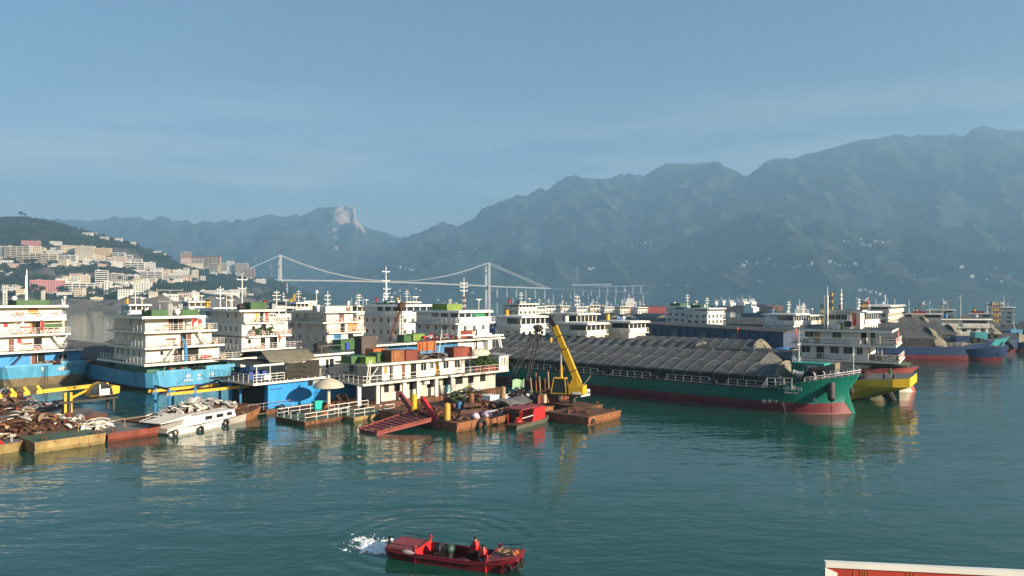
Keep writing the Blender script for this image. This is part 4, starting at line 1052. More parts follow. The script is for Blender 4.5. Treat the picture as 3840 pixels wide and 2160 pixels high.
    mast(t, -9, 3.5, RF, 1.6, (), r=.06); mast(t, -8, 5.5, RF, 1.8, (), r=.06)
    m = MB(); m.blob((-1.0, F.v(665, -1), RF+.6), (.5, .5, .55), white2, 8, 6); m.build('radar_dome', t)
    tarp(t, -66, -18, 1.0, B-1.0, 3.9, 5.9, seed=4, drop=.9)
    L = 'orange lifebuoy on the %s rail of ship 19'
    buoys(F, [(-.55, F.v(x, -.6), L3+.45, '+u') for x in (615, 745, 786)], orangey, white2, L % 'top', 'lifebuoys of ship 19')
    buoys(F, [(-.35, F.v(x, -.4), L2+.45, '+u') for x in (637, 681, 767, 808)], orangey, white2, L % 'middle', 'lifebuoys of ship 19')
    buoys(F, [(.8, F.v(x, .8), L1+.45, '+u') for x in (642, 721, 835)], orangey, white2, L % 'lower', 'lifebuoys of ship 19')
    flag(F, -.5, F.v(719, -.5), L3, 2.5, 'red flag furled at the top deck of ship 19')
ship_19()

# ---------------------------------------------------------------- third stern-on ship
def ship_c():
    F = Frame(909, d=132); B = 14
    t = fthing(F, 'cargo_ship', 'white four deck ship with bright green rooftop tank and red lifebuoys', 'ship', v=0, group='cargo ships moored stern to the camera')
    stern_hull(t, B, 75, 2.6, .6, bluedark, redhull, deckgrey, rake=1.2)
    L1, L2, L3, RF = 5.3, 7.7, 10.2, 12.55
    house(t, -14, -.6, .0, F.v(1085, -.6), 2, L1-.3, cream)
    slab(t, -16, 1.4, -1.0, F.v(1132, 1.4), L1, .3); slab(t, -13, .7, .9, F.v(1095, .7), L2, .3); slab(t, -14, .5, .3, F.v(1080, .5), L3, .3); slab(t, -14, .8, -1.0, F.v(1072, .8), RF, .36, white, deckgrey)
    house(t, -13, -.2, 0, F.v(1071, -.2), L1, L2-.3, cream); house(t, -13, -.2, 0, F.v(1060, -.2), L2, L3-.3, cream); house(t, -12.5, -.4, .5, F.v(1033, -.4), L3, RF-.36, cream)
    for z in (L1, L2): wins(t, '-v', -.03, [(-11.5+k*1.9, z+1.3) for k in range(6)], .6, .95, 2)
    wins(t, '-v', .47, [(-3, L3+1.25), (-6, L3+1.25)], .6, .9, 1)
    for k in range(2): MB().box(-5-k*4, -4.3-k*4, -.35, 0, (L1 if k else L2)+.5, (L1 if k else L2)+1.0, white2).build('air_conditioner', t)
    for z, va, vb, u in ((L1, -.9, F.v(1131, 1.3), 1.3), (L2, F.v(938, .6), F.v(1094, .6), .6), (L3, F.v(925, .4), F.v(1079, .4), .4)): rail(t, [(-8, va, z), (u, va, z), (u, vb, z), (-9, vb, z)], 1.0, 3, 1.3)
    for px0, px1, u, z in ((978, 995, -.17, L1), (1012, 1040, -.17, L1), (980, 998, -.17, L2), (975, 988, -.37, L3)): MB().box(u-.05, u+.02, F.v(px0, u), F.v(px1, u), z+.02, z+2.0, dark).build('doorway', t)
    wins(t, '+u', -.17, [(F.v(935, -.2), L1+1.4), (F.v(950, -.2), L2+1.4)], .6, .8, 1)
    door(t, '+u', -.37, F.v(962, -.4), L3+.02, .75, 1.95, ochre); door(t, '+u', -.37, F.v(1000, -.4), L3+.02, .75, 1.9, redbrt)
    wins(t, '+u', -.37, [(F.v(1035+10*k, -.4)-1.5, L3+1.2) for k in range(3)], .4, .5, 1)
    stair(t, (.1, F.v(1042, .1), L2), (.1, F.v(1022, .1), L3-.2), .6, white)
    m = MB()
    for k in range(26):
        q = F.v(945+rnd.random()*70, .3); m.blob((.3+rnd.random()*.2, q, L2+.3+rnd.random()*1.1), (.3, .45, .3), leafl if k % 2 else leafm, 6, 4, .6, k)
    m.build('potted_plants', t)
    MB().box(-4.5, -1.2, F.v(940, -1.2), F.v(999, -1.2), RF+.02, RF+1.35, greenbox).build('rooftop_tank', t)
    MB().box(-2, -1, F.v(1018, -1.2), F.v(1031, -1.2), RF+.02, RF+1.1, greyst).build('locker', t)
    mast(t, -4, F.v(908, -4), RF, 6.4, ((.62, 1.6), (.88, 2.0)), white2, .13); mast(t, -2, F.v(870, -2), RF, 3.0, ((.98, 2.6),), white2, .1); mast(t, -2.4, F.v(849, -2.4), RF, 2.6, (), white2, .08)
    m = MB(); m.blob((-3, F.v(905, -3), RF+.5), (.7, .8, .6), blackst, 8, 5, .5); m.build('winch', t)
    L = 'red lifebuoy on the %s rail of the ship with the bright green tank'
    buoys(F, [(.55, F.v(x, .55), L3+.45, '+u') for x in (964, 991, 1043, 1062)], orange, white2, L % 'upper', 'lifebuoys of the bright green tank ship')
    buoys(F, [(.75, F.v(x, .75), L2+.45, '+u') for x in (949, 989, 1040, 1052, 1064, 1083)], orange, white2, L % 'middle', 'lifebuoys of the bright green tank ship')
    buoys(F, [(1.45, F.v(x, 1.45), L1+.45, '+u') for x in (944, 966, 978, 990, 1112, 1124)], orange, white2, L % 'lower', 'lifebuoys of the bright green tank ship')
    flag(F, .75, F.v(1044, .75), L2-1.9, 2.2, 'red flag drooping below the middle deck of the bright green tank ship')
    tarp(t, -66, -17, 1.2, B-1.2, 3.8, 5.6, seed=5)
ship_c()

# ---------------------------------------------------------------- fourth stern-on ship with plants
def ship_d():
    F = Frame(1228, d=150); B = 14
    t = fthing(F, 'cargo_ship', 'white ship with grey flat rooftop house and plants along a lower deck', 'ship', group='cargo ships moored stern to the camera')
    stern_hull(t, B, 75, 2.4, .5, bluedark, redhull, deckgrey, rake=1.2)
    L1, L2, L3, RF = 5.1, 7.5, 9.65, 11.85
    vr = lambda p, u: F.v(p, u)
    house(t, -15, -.4, 0, vr(1350, -.4), 2, L1-.3, cream)
    slab(t, -15, 1.6, -.2, vr(1418, 1.6), L1, .3); slab(t, -15, .8, -.2, vr(1371, .8), L2, .3); slab(t, -17, .6, -1.5, vr(1360, .6), L3, .28); slab(t, -16, .7, -1.0, vr(1347, .7), RF, .3, white, deckgrey)
    house(t, -14.5, -.2, 0, vr(1360, -.2), L1, L2-.3, cream); house(t, -14.5, -.2, 0, vr(1350, -.2), L2, L3-.28, cream); house(t, -13.5, -.6, .2, vr(1324, -.6), L3, RF-.3, white)
    for z in (L1, L2): wins(t, '-v', -.03, [(-12.7+k*2.9, z+1.25) for k in range(5)], 1.1, 1.0, 2)
    wins(t, '-v', .17, [(-11+k*3, L3+1.2) for k in range(4)], .8, .9, 2)
    for k in range(2): MB().box(-7.5, -6.8, -.35, 0, (L2, L1)[k]+.1, (L2, L1)[k]+.6, white2).build('air_conditioner', t)
    for z, vb, u in ((L1, vr(1417, 1.5), 1.5), (L2, vr(1370, .7), .7), (L3, vr(1359, .5), .5)): rail(t, [(-14, -.1, z), (u, -.1, z), (u, vb, z), (-9, vb, z)], 1.0, 3, 1.4, r=.025, mat=greyst if z == L3 else None)
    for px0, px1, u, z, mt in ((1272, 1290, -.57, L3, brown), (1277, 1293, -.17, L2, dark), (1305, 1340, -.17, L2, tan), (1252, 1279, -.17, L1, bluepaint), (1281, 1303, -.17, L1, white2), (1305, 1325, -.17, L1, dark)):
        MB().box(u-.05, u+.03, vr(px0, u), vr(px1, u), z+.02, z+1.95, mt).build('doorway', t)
    m = MB()
    for k in range(60): m.blob((1.2+rnd.random()*.3, vr(1300+rnd.random()*85, 1.2), L1+.2+rnd.random()*.7), (.35, .5, .3), leafl if k % 3 else leafm, 6, 4, .7, k)
    m.build('potted_plants', t)
    MB().box(-5, -1, vr(1221, -1), vr(1322, -1), RF+.02, RF+1.15, pm('rooftop house grey', (.55, .54, .5), .7)).build('rooftop_house', t)
    MB().box(-9, -7, vr(1192, -7), vr(1215, -7), RF+.02, RF+1.2, greyst).build('locker', t)
    mast(t, -4, vr(1187, -4), RF, 4.2, (), white2, .1); MB().box(-4.3, -3.9, vr(1184, -4), vr(1192, -4), RF+3.9, RF+4.4, white2).build('floodlight', t)
    mast(t, -7, vr(1229, -7), RF, 4.4, ((.35, 1.2), (.55, 1.5), (.75, 1.2)), white2, .13); MB().bar((-3, vr(1193, -3), RF), (-3, vr(1193, -3), RF+1.4), .28, white2, 8).build('funnel', t)
    L = 'small red lifebuoy on the %s rail of the ship with rooftop house'
    buoys(F, [(.65, vr(x, .65), L3+.45, '+u') for x in (1236, 1281, 1333, 1356)], orange, white2, L % 'upper', 'lifebuoys of the rooftop house ship')
    buoys(F, [(.85, vr(x, .85), L2+.45, '+u') for x in (1243, 1266, 1340, 1365)], orange, white2, L % 'middle', 'lifebuoys of the rooftop house ship')
    buoys(F, [(1.65, vr(x, 1.65), L1+.45, '+u') for x in (1245, 1290, 1407)], orange, white2, L % 'lower', 'lifebuoys of the rooftop house ship')
    buoys(F, [(-14+2.5*k, -.2, L3+.5, '-v') for k in (0, 2)], orange, white2, L % 'shaded side', 'lifebuoys of the rooftop house ship')
    flag(F, -.5, vr(1306, -.5), RF-1.0, 2.4, 'dark red flag before the rooftop house')
    tarp(t, -66, -17, 1.2, B-1.2, 3.8, 5.6, seed=6)
ship_d()

# ================================================================ WORK BOATS, PONTOONS AND SCRAP in the near row
def scrap_meshes():
    out_ = []
    for k in range(7):
        g = random.Random(100+k); m = MB(); L_ = g.uniform(.9, 1.9); w_ = g.uniform(.35, .75); bend = g.uniform(-.35, .35); n = 5; secs = []
        for i in range(n):
            f = i/(n-1)-.5; ww = w_*(1-.6*abs(f*2)**2*g.uniform(.5, 1.2)); z = bend*(1-4*f*f)
            secs.append([(f*L_, -ww/2, z), (f*L_, 0, z+.10*g.uniform(-1, 1)), (f*L_, ww/2, z)])
        up = [[(a, b, c+.035) for a, b, c in s] for s in secs]
        m.loft(secs, None); m.v = []
        m = MB(); m.loft([s+list(reversed(u)) for s, u in zip(secs, up)], rustm, True); m.poly(secs[0]+list(reversed(up[0])), rustm); m.poly(list(reversed(secs[-1]))+up[-1], rustm)
        out_.append(m)
    return out_
SCR = scrap_meshes()
def scr_mesh(k, mat):
    def mk():
        me = SCR[k].mesh('scrap_plate'); me.materials.clear(); me.materials.append(mat); me.polygons.foreach_set('material_index', [0]*len(me.polygons)); return me
    return cached(('scr', k, mat.name), mk)
woodm = pm('weathered board', (.42, .30, .17), .85, var=.3, scale=2)
def scrap_heap(F, label, u0, u1, v0, v1, z, hgt, n, mats, size=1.0, name='scrap_heap', seed=1, cat='scrap heap'):
    g = random.Random(seed); t = fthing(F, name, label, cat, (u0+u1)/2, (v0+v1)/2, z)
    m = MB(); a, b = (u1-u0)/2, (v1-v0)/2; secs = []
    for i in range(7):
        f = i/6; secs.append([(a*1.0*(1-f)*math.cos(q*.524)*(1+.12*math.sin(q*2.1)), b*(1-f)*math.sin(q*.524)*(1+.1*math.sin(q*3)), hgt*.8*math.sin(f*1.57)) for q in range(12)])
    m.loft(secs, rustdk, True); m.build('heap_core', t, smooth=False)
    for k in range(n):
        th = g.uniform(0, 6.283); r = math.sqrt(g.random()); x, y = a*r*math.cos(th), b*r*math.sin(th); zz = hgt*max(.0, math.cos(r*1.5))*g.uniform(.75, 1.05)+.08
        o = put('scrap_plate', scr_mesh(g.randrange(7), g.choice(mats)), t, (x, y, zz), (g.gauss(0, .24), g.gauss(0, .24), g.uniform(0, 6.28)), size*g.uniform(.55, 1.3))
    return t
def pontoon(F, label, beam, length, ztop, mside, mdeck, u0=0, name='pontoon', rake=.5, group='working pontoons of the near row', bits=True):
    """flat barge: near face at u=0 (v 0..beam), reaching back to -length"""
    t = fthing(F, name, label, 'pontoon', u0, 0, 0, group)
    m = MB(); L_ = length
    m.hexa([(-L_, 0, -.6), (-rake, 0, -.6), (-rake, beam, -.6), (-L_, beam, -.6), (-L_, 0, ztop*.35), (0, 0, ztop*.35), (0, beam, ztop*.35), (-L_, beam, ztop*.35)], mside)
    m.box(-L_, 0, 0, beam, ztop*.35+.001, ztop, mside); m.build('hull', t)
    m = MB(); m.box(-L_+.06, -.06, .06, beam-.06, ztop, ztop+.03, mdeck); m.build('deck', t)
    m = MB(); m.box(-.02, .07, -.03, beam+.03, ztop-.14, ztop+.06, mside); m.box(-L_, .0, -.07, -.02, ztop-.14, ztop+.06, mside); m.build('rubbing_strake', t)
    if bits:
        for v in (beam*.12, beam*.85):
            m = MB(); m.bar((-.5, v, ztop), (-.5, v, ztop+.42), .09, rustdk, 8); m.bar((-.5, v+.3, ztop), (-.5, v+.3, ztop+.42), .09, rustdk, 8); m.bar((-.5, v-.15, ztop+.3), (-.5, v+.45, ztop+.3), .05, rustdk, 6); m.build('mooring_bitt', t)
    return t
def tyre_fender(F, u, v, z, label, fc='+u', s=1.0):
    o = put('tyre_fender', tyre_mesh(), None, F.w(u, v, z), (0, 0, F.th+(R(90) if fc == '+u' else 0)), s); return tag(o, label, 'tyre fender', 'tyre fenders hung on the boats')

# ---------------------------------------------------------------- left scrap pontoons
FA = Frame(131, 1702); vb = FA.v(395)
pa = pontoon(FA, 'low scrap pontoon with yellow green and rust patched side', vb, 13, 1.03, rustyel, deckgreen)
FB = Frame(405, 1659); pontoon(FB, 'red oxide pontoon between the yellow rust pontoon and the white boat', FB.v(600), 11, .85, rustred, deckgrey)
FC = Frame(-40, 1712, th=-39.7)
tb = fthing(FC, 'small_barge', 'blunt green and rust bow of a small barge at the left edge', 'barge')
m = MB(); secs = []
for v, w_ in ((-3, 1.4), (1.0, 1.4), (2.4, 1.1), (3.0, .5)):
    secs.append([(-w_-1.4, v, .95), (-w_*.7-1.4, v, -.4), (w_*.7-1.4, v, -.4), (w_-1.4, v, .95)])
m.loft(secs, [rustyel, rustyel, rustyel]); m.loft([[s[3], s[0]] for s in secs], deckgrey); m.poly(secs[-1], rustyel); m.build('hull', tb, fixn=True)
m = MB(); m.hexa([(-2.6, -2, .95), (-.3, -2, .95), (-.3, 1.3, .95), (-2.6, 1.3, .95), (-1.9, -2, 1.75), (-1.1, -2, 1.75), (-1.1, .9, 1.6), (-1.9, .9, 1.6)], redbrt); m.build('engine_cover', tb)
m = MB(); m.bar((-.9, 2.0, .9), (-.9, 2.0, 1.5), .12, greyst, 6); m.blob((-.9, 2.0, 1.55), .2, silver, 8, 5); m.build('capstan', tb)
FD = Frame(-60, 1640, th=-39.7)
pontoon(FD, 'dark grey pontoon carrying the main scrap heap by the left edge', FD.v(300, 0)+3, 16, 1.0, rustdk, deckgrey)
mixr = [rustm, rustm, rustdk, rustred, rustora, cream, rustdk, rustm, woodm, rustred, rustm, silver]
scrap_heap(FA, 'long heap of brown and white torn scrap plates on the left pontoons', -11.0, -4.4, -4.5, 8.0, 1.05, 1.5, 270, mixr, .85, seed=11)
FE = Frame(20, 1560, th=-39.7)
scrap_heap(FD, 'flat spread of grey and brown offcuts under the level crane', -13, -7, 2, 11, 1.02, .7, 110, [rustdk, rustm, greyst, rustred, woodm, silver], .9, seed=14)
scrap_heap(FE, 'darker scrap heap with poles at the left edge under the crane jib', -5, 0, -3, 4, .9, 2.1, 90, [rustdk, rustm, greyst, silver, rustred, blackst], 1.0, seed=12)
scrap_heap(FB, 'small pile of white sheet scrap beside the gantry post', -5.4, -3.2, -1.0, 1.6, .88, .8, 26, [silver, white, white2], 1.0, seed=13)
tp = fthing(FA, 'blue_tarpaulin', 'crumpled blue tarpaulin sheet lying behind the scrap heap', 'tarpaulin', -9.6, 1.0, 1.05)
m = MB(); secs = [[(i*.4-1.6, j*.45-2.2, .35+.22*math.sin(i*1.7+j)+.25*math.sin(j*1.3)) for j in range(11)] for i in range(9)]; m.loft(secs, pm('blue sheet', (.05, .2, .5), .6)); m.build('sheet', tp, smooth=True)
rl = fthing(FB, 'pipe_rail', 'low bent pipe rail along the red oxide pontoon', 'railing', -2.2, -2, .88)
rail(rl, [(0, 0, 0), (0, 6.8, .1)], .9, 1, 2.2, .035, ropem, name='rail')

# yellow lorry crane lying level on a black stand
def level_crane():
    F = Frame(250, d=86.0); z0 = 1.0
    t = fthing(F, 'mobile_crane', 'yellow crane with round glazed cab and level jib above the scrap', 'crane', z=z0)
    m = MB()
    for v in (0.0, 4.9):
        for u in (-.9, .9): m.box(u-.14, u+.14, v-.14, v+.14, -.1, 1.35, blackst)
    m.box(-1.1, 1.1, -1.2, 5.4, 1.35, 1.6, blackst); m.build('stand', t)
    m = MB(); m.bar((0, 3.6, 1.6), (0, 3.6, 1.85), .7, blackst, 14); m.build('slewing_ring', t)
    b = MB(); secs = []
    for u in (-.9, .9):
        secs.append([(u, 2.2, 1.85), (u, 4.7, 1.85), (u, 5.6, 2.0), (u, 5.65, 2.85), (u, 4.9, 3.0), (u, 4.2, 2.4), (u, 2.2, 2.3)])
    b.loft(secs, yellow, True); b.poly(secs[0], yellow); b.poly(secs[1][::-1], yellow); b.build('counterweight_house', t, fixn=True)
    c = MB(); arc = [(2.05+1.35*(1-math.cos(k*math.pi/8))*1.0, 2.0+1.55*math.sin(k*math.pi/8)) for k in range(9)]
    secs = [[(u, v, z) for v, z in arc]+[(u, arc[-1][0], 1.9), (u, arc[0][0], 1.9)] for u in (.15, 1.15)]
    c.loft(secs, yellow, True); c.build('cab_frame', t)
    MB().poly([(1.17, v, z) for v, z in arc], glass).build('cab_window', t)
    dd = MB(); dd.box(1.16, 1.2, 3.2, 4.35, 1.95, 2.7, white2); dd.box(1.16, 1.2, 3.2, 3.3, 2.7, 3.3, white2); dd.build('cab_door', t)
    j = MB(); j.beam((0, 4.6, 3.1), (0, -2.5, 2.95), .42, .42, yellow); j.build('jib', t)
    j = MB(); j.beam((0, -2.5, 2.95), (0, -8.0, 2.75), .3, .3, rustdk); j.build('inner_jib', t)
    for v in (-2.9, -4.2, -5.5, -6.9):
        k = MB(); z = 2.95+(v+2.5)*.036; k.box(-.3, .3, v-.32, v+.32, z-.22, z+.22, yellow); k.beam((0, v+.15, z+.1), (0, v-.25, z+.75), .5, .3, yellow); k.build('jib_collar', t)
    k = MB(); k.beam((0, -8.0, 2.75), (0, -8.9, 2.35), .4, .35, yellow); k.bar((-.3, -8.8, 2.3), (.3, -8.8, 2.3), .22, rustdk, 10); k.build('jib_head', t)
    k = MB(); k.bar((0, .2, 1.7), (0, 2.6, 2.75), .16, yellow, 8); k.bar((0, 2.2, 2.6), (0, 3.3, 2.95), .1, silver, 8); k.build('luffing_cylinder', t)
    for v in (-.4, .2):
        k = MB(); k.box(.55, .85, v-.13, v+.13, .2, 2.6, yellow); k.build('outrigger', t)
    text('maker_lettering', '长江重工', .34, t, (.3, .6, 3.05), (R(90), 0, R(90)), black)
level_crane()

# ---------------------------------------------------------------- blue gantry with yellow runway beams
def gantry():
    F = Frame(634, d=87.0); z0 = .75
    t = fthing(F, 'gantry_frame', 'blue post gantry carrying two long yellow beams over the scrap boat', 'gantry')
    vend = F.v(1000); ub = -4.2
    posts = [(0, 0), (ub, 0.2), (0, F.v(731)), (ub, F.v(824, ub)), (0, F.v(901)), (ub, F.v(648, ub))]
    for u, v in posts:
        m = MB(); top = 3.75 if (u, v) != posts[5] else 3.0
        m.bar((u, v, .2), (u, v, top), .17, bluepaint, 10)
        for s in (-1, 1): m.beam((u, v+s*.05, 2.75), (u, v+s*.45, 3.05), .08, .12, bluepaint)
        m.build('post', t)
    for (a, b) in ((posts[0], posts[1]), (posts[2], posts[3])):
        MB().beam((a[0], a[1], 3.75), (b[0], b[1], 3.85), .2, .24, bluedark).build('cross_beam', t)
    MB().beam((.0, -.3, 3.2), (0, vend, 3.2), .22, .34, yellow).build('runway_beam', t)
    MB().beam((ub, F.v(556, ub), 3.25), (ub, F.v(826, ub), 3.25), .22, .34, yellow).build('runway_beam', t)
    m = MB(); m.box(-.25, .05, -.9, -.25, .75, 1.3, white2); m.build('switch_box', t)
gantry()

# ---------------------------------------------------------------- white cabin boat with the rusty bow
def white_boat():
    F = Frame(664, 1634, th=-25); L_ = 13.4
    t = fthing(F, 'cabin_boat', 'white cabin boat with rusty bow and loaded with pale sheet scrap', 'boat')
    m = MB(); secs = []
    for v, w_, zt, zb in ((-.6, 1.0, .75, .25), (.2, 1.5, .70, -.35), (2.5, 1.7, .65, -.5), (7, 1.7, .75, -.5), (10, 1.6, .9, -.4), (12.3, 1.1, 1.15, .0), (13.4, .5, 1.35, .6)):
        secs.append([(-1.7+w_, v, zt), (-1.7+w_*.82, v, zb), (-1.7-w_*.82, v, zb), (-1.7-w_, v, zt)])
    m.loft(secs[:5], [white, white, white]); m.poly(secs[0], white); m.build('hull', t, fixn=True)
    m = MB(); m.loft(secs[4-1:], [rustora]*3); m.poly(secs[-1][::-1], rustora); m.loft([[s[3], s[0]] for s in secs], rustm); m.build('bow', t, fixn=True)
    m = MB(); m.box(.01, .1, -.5, 6.4, .42, .6, white2); m.build('rubbing_strake', t)
    c = MB(); c.hexa([(-2.9, 1.2, .7), (-.35, .6, .7), (-.35, 8.6, .75), (-2.9, 8.6, .75), (-2.9, 1.5, 1.62), (-.5, 1.5, 1.62), (-.5, 8.45, 1.65), (-2.9, 8.45, 1.65)], white); c.build('cabin', t)
    c = MB(); c.hexa([(-3.1, -1.9, 1.5), (-.2, -1.9, 1.5), (-.2, 2.0, 1.66), (-3.1, 2.0, 1.66), (-3.1, -1.9, 1.56), (-.2, -1.9, 1.56), (-.2, 2.0, 1.95), (-3.1, 2.0, 1.95)], cream); c.build('canopy', t)
    c = MB(); c.hexa([(-2.8, -.6, .72), (-.5, -.6, .72), (-.4, 1.4, .72), (-2.8, 1.4, .72), (-2.8, .9, .95), (-.5, .9, .95), (-.4, 1.4, 1.6), (-2.8, 1.4, 1.6)], white2); c.build('windscreen', t)
    for v in (4.6, 6.2, 7.6): put_win(t, 1.05, .45, 1, white2, glass, (-.41, v, 1.22), R(90), (1 if v < 7 else .75, 1, 1))
    tyre_fender(F, .12, -.3, .35, 'tyre fender at the stern corner of the white boat', s=.7); tyre_fender(F, .18, 3.0, .2, 'tyre fender halfway along the white boat', s=.75); tyre_fender(F, .18, 6.6, .35, 'tyre fender where the white boat turns rusty', s=.8)
    g = Frame(664, 1634, th=-25)
    scrap_heap(g, 'mound of silvery aluminium sheet scrap behind the white boat cabin', -6.2, -2.6, .5, 12.0, 1.1, 1.45, 130, [silver, silver, white, greyst, cream, silver], 1.25, seed=21)
    pontoon(g, 'rust brown barge under the mound of aluminium scrap', 15.5, 5.2, 1.05, rustm, rustm, u0=-3.6, bits=False)
white_boat()

# ---------------------------------------------------------------- blue houseboat with black awnings
def blue_houseboat():
    F = Frame(1005, d=92.5); V = F.v(1345); z1 = 4.1
    t = fthing(F, 'houseboat', 'bright blue two storey houseboat with black awnings and draped netting', 'houseboat')
    m = MB(); m.box(-10.5, .7, -.6, V, -.5, .55, rustm); m.build('pontoon_hull', t)
    m = MB(); m.box(-9.8, 0, 0, V, .55, z1-.3, bluewall)
    m.build('wall', t)
    m = MB(); m.box(-8.8, -.8, -.03, .0, .7, 3.5, dark); m.build('side_wall_shade', t)  # flat near-black sheet: the side wall's shade put into colour
    m = MB(); m.box(.0, .03, F.v(1155), F.v(1172), z1-1.15, z1-.45, dark); m.box(.0, .03, F.v(1174), F.v(1235), z1-1.2, z1-.4, greyst); m.build('shutter', t)
    for k in range(5): v = V*(k+.5)/5; MB().box(.0, .025, v-.02, v+.02, .6, z1-.5, bluewall).build('plate_seam', t)
    MB().box(.0, .03, F.v(1012), F.v(1060), 2.95, 3.05, bluedark).build('handrail', t)
    vl = F.v(950, .9)
    slab(t, -10.2, .9, vl, V, z1, .26)
    for k in range(16): v = vl+(V-vl)*(k+.5)/16; MB().box(.9, .95, v-.04, v+.04, z1, z1+.18, white2).build('stanchion_foot', t)
    rail(t, [(-10, vl+.1, z1), (.75, vl+.1, z1), (.75, F.v(1066, .75), z1)], 1.05, 3, 1.25, .035)
    rail(t, [(.75, F.v(1200, .75), z1), (.75, V-.2, z1)], 1.05, 3, 1.25, .035)
    MB().box(.72, .78, F.v(992, .75), F.v(1016, .75), z1+.35, z1+.9, white2).build('sign_board', t)
    # upper house
    va, vb_ = F.v(1075, -2), V
    house(t, -9.4, -2.2, va, vb_, z1, 6.75); slab(t, -10, -1.0, va-.4, vb_, 7.0, .25, white2, deckgreen, 'roof')
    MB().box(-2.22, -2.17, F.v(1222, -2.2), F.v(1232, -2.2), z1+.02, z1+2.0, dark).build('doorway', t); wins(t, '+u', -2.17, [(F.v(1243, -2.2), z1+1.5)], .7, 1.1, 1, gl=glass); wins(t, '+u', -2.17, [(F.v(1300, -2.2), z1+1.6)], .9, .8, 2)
    # awning at the left end
    m = MB(); secs = []
    for i in range(7):
        f = i/6; v = vl-.6+(F.v(1066, .6)-vl+.6)*f
        secs.append([(.6, v, 6.35+.06*math.sin(i*2.1)), (-3.5, v, 6.65+.1*math.sin(i*1.7)), (-8.5, v, 6.45+.12*math.sin(i))])
    m.loft(secs, tarpdk); m.build('awning', t, smooth=True)
    m = MB(); m.beam((.62, vl+.2, 6.28), (.62, F.v(1066, .6), 6.28), .08, .22, white2); m.build('awning_edge', t)
    for px in (962, 1013): MB().bar((.4, F.v(px, .4), z1), (.4, F.v(px, .4), 6.3), .05, white2, 6).build('awning_post', t)
    for k, px in enumerate((925, 948, 975)): MB().box(-3.4, -2.4, F.v(px, -3), F.v(px+15, -3), z1+.02, z1+1.2, pm('blue drum plastic', (.02, .07, .35), .5)).build('blue_drum', t)
    # ridge tent over the middle
    m = MB(); v0, v1 = F.v(1015, 0), F.v(1190, 0); secs = []
    for i in range(9):
        f = i/8; v = v0+(v1-v0)*f; s = .12*math.sin(f*9)
        secs.append([(.5, v-.4, 6.55+s*.6-.3*math.sin(math.pi*f)), (-2.2, v, 7.75+s*.4), (-6.5, v+.2, 7.5-s), (-8.5, v+.2, 6.6)])
    m.loft(secs, canvas); m.build('ridge_tent', t, smooth=True)
    # netting draped over the front
    m = MB(); a, b = F.v(1070, .85), F.v(1198, .85); secs = []
    for i in range(25):
        f = i/24; v = a+(b-a)*f; q = []
        for j in range(13):
            g_ = j/12; sag = .8*math.sin(math.pi*min(1, f*1.6)) if f < .63 else 0
            q.append((.85+.10*math.sin(f*30+j*.4)*(.3+g_)+.16*math.sin(j*1.8+sag*5)*(1 if f < .63 else .2), v, 6.5-.55*(sag if j < 2 else sag*.4)*(1-g_)-(6.5-z1-.05)*g_))
        secs.append(q)
    m.loft(secs, tarpdk); m.build('netting', t, smooth=True)
    m = MB(); m.bar((-5, F.v(1300, -5), 7.02), (-5, F.v(1300, -5), 8.1), .42, pm('blue drum plastic', (.02, .07, .35), .5), 14); m.build('blue_barrel', t)
    MB().box(-7, -4.9, F.v(1277, -5), F.v(1322, -5)+.3, 7.02, 8.5, greenbox).build('green_tank', t)
    MB().box(-6.5, -4.5, F.v(1356, -4.5), F.v(1412, -4.5), 6.2, 8.9, pm('brown store cabin', (.09, .075, .065), .8, var=.3)).build('store_cabin', t)
    m = MB()
    for px in (1195, 1215): m.blob((-4, F.v(px, -4), 7.5), (.7, .8, .9), tarpdk, 8, 6, .5, px)
    m.build('net_bundle', t)
    rail(t, [(-1.2, F.v(1205, -1.2), 7.0), (-1.2, F.v(1290, -1.2), 7.0)], 1.1, 1, 3.0, .025, greyst)
    # gang rail on the pontoon hull
    rail(t, [(.6, F.v(930, .6), .55), (.6, F.v(1100, .6), .55)], .9, 2, 2.2, .03, greyst)
    tyre_fender(F, .8, 1.5, .5, 'dark tyre bundle on the brown pontoon under the blue wall')
blue_houseboat()

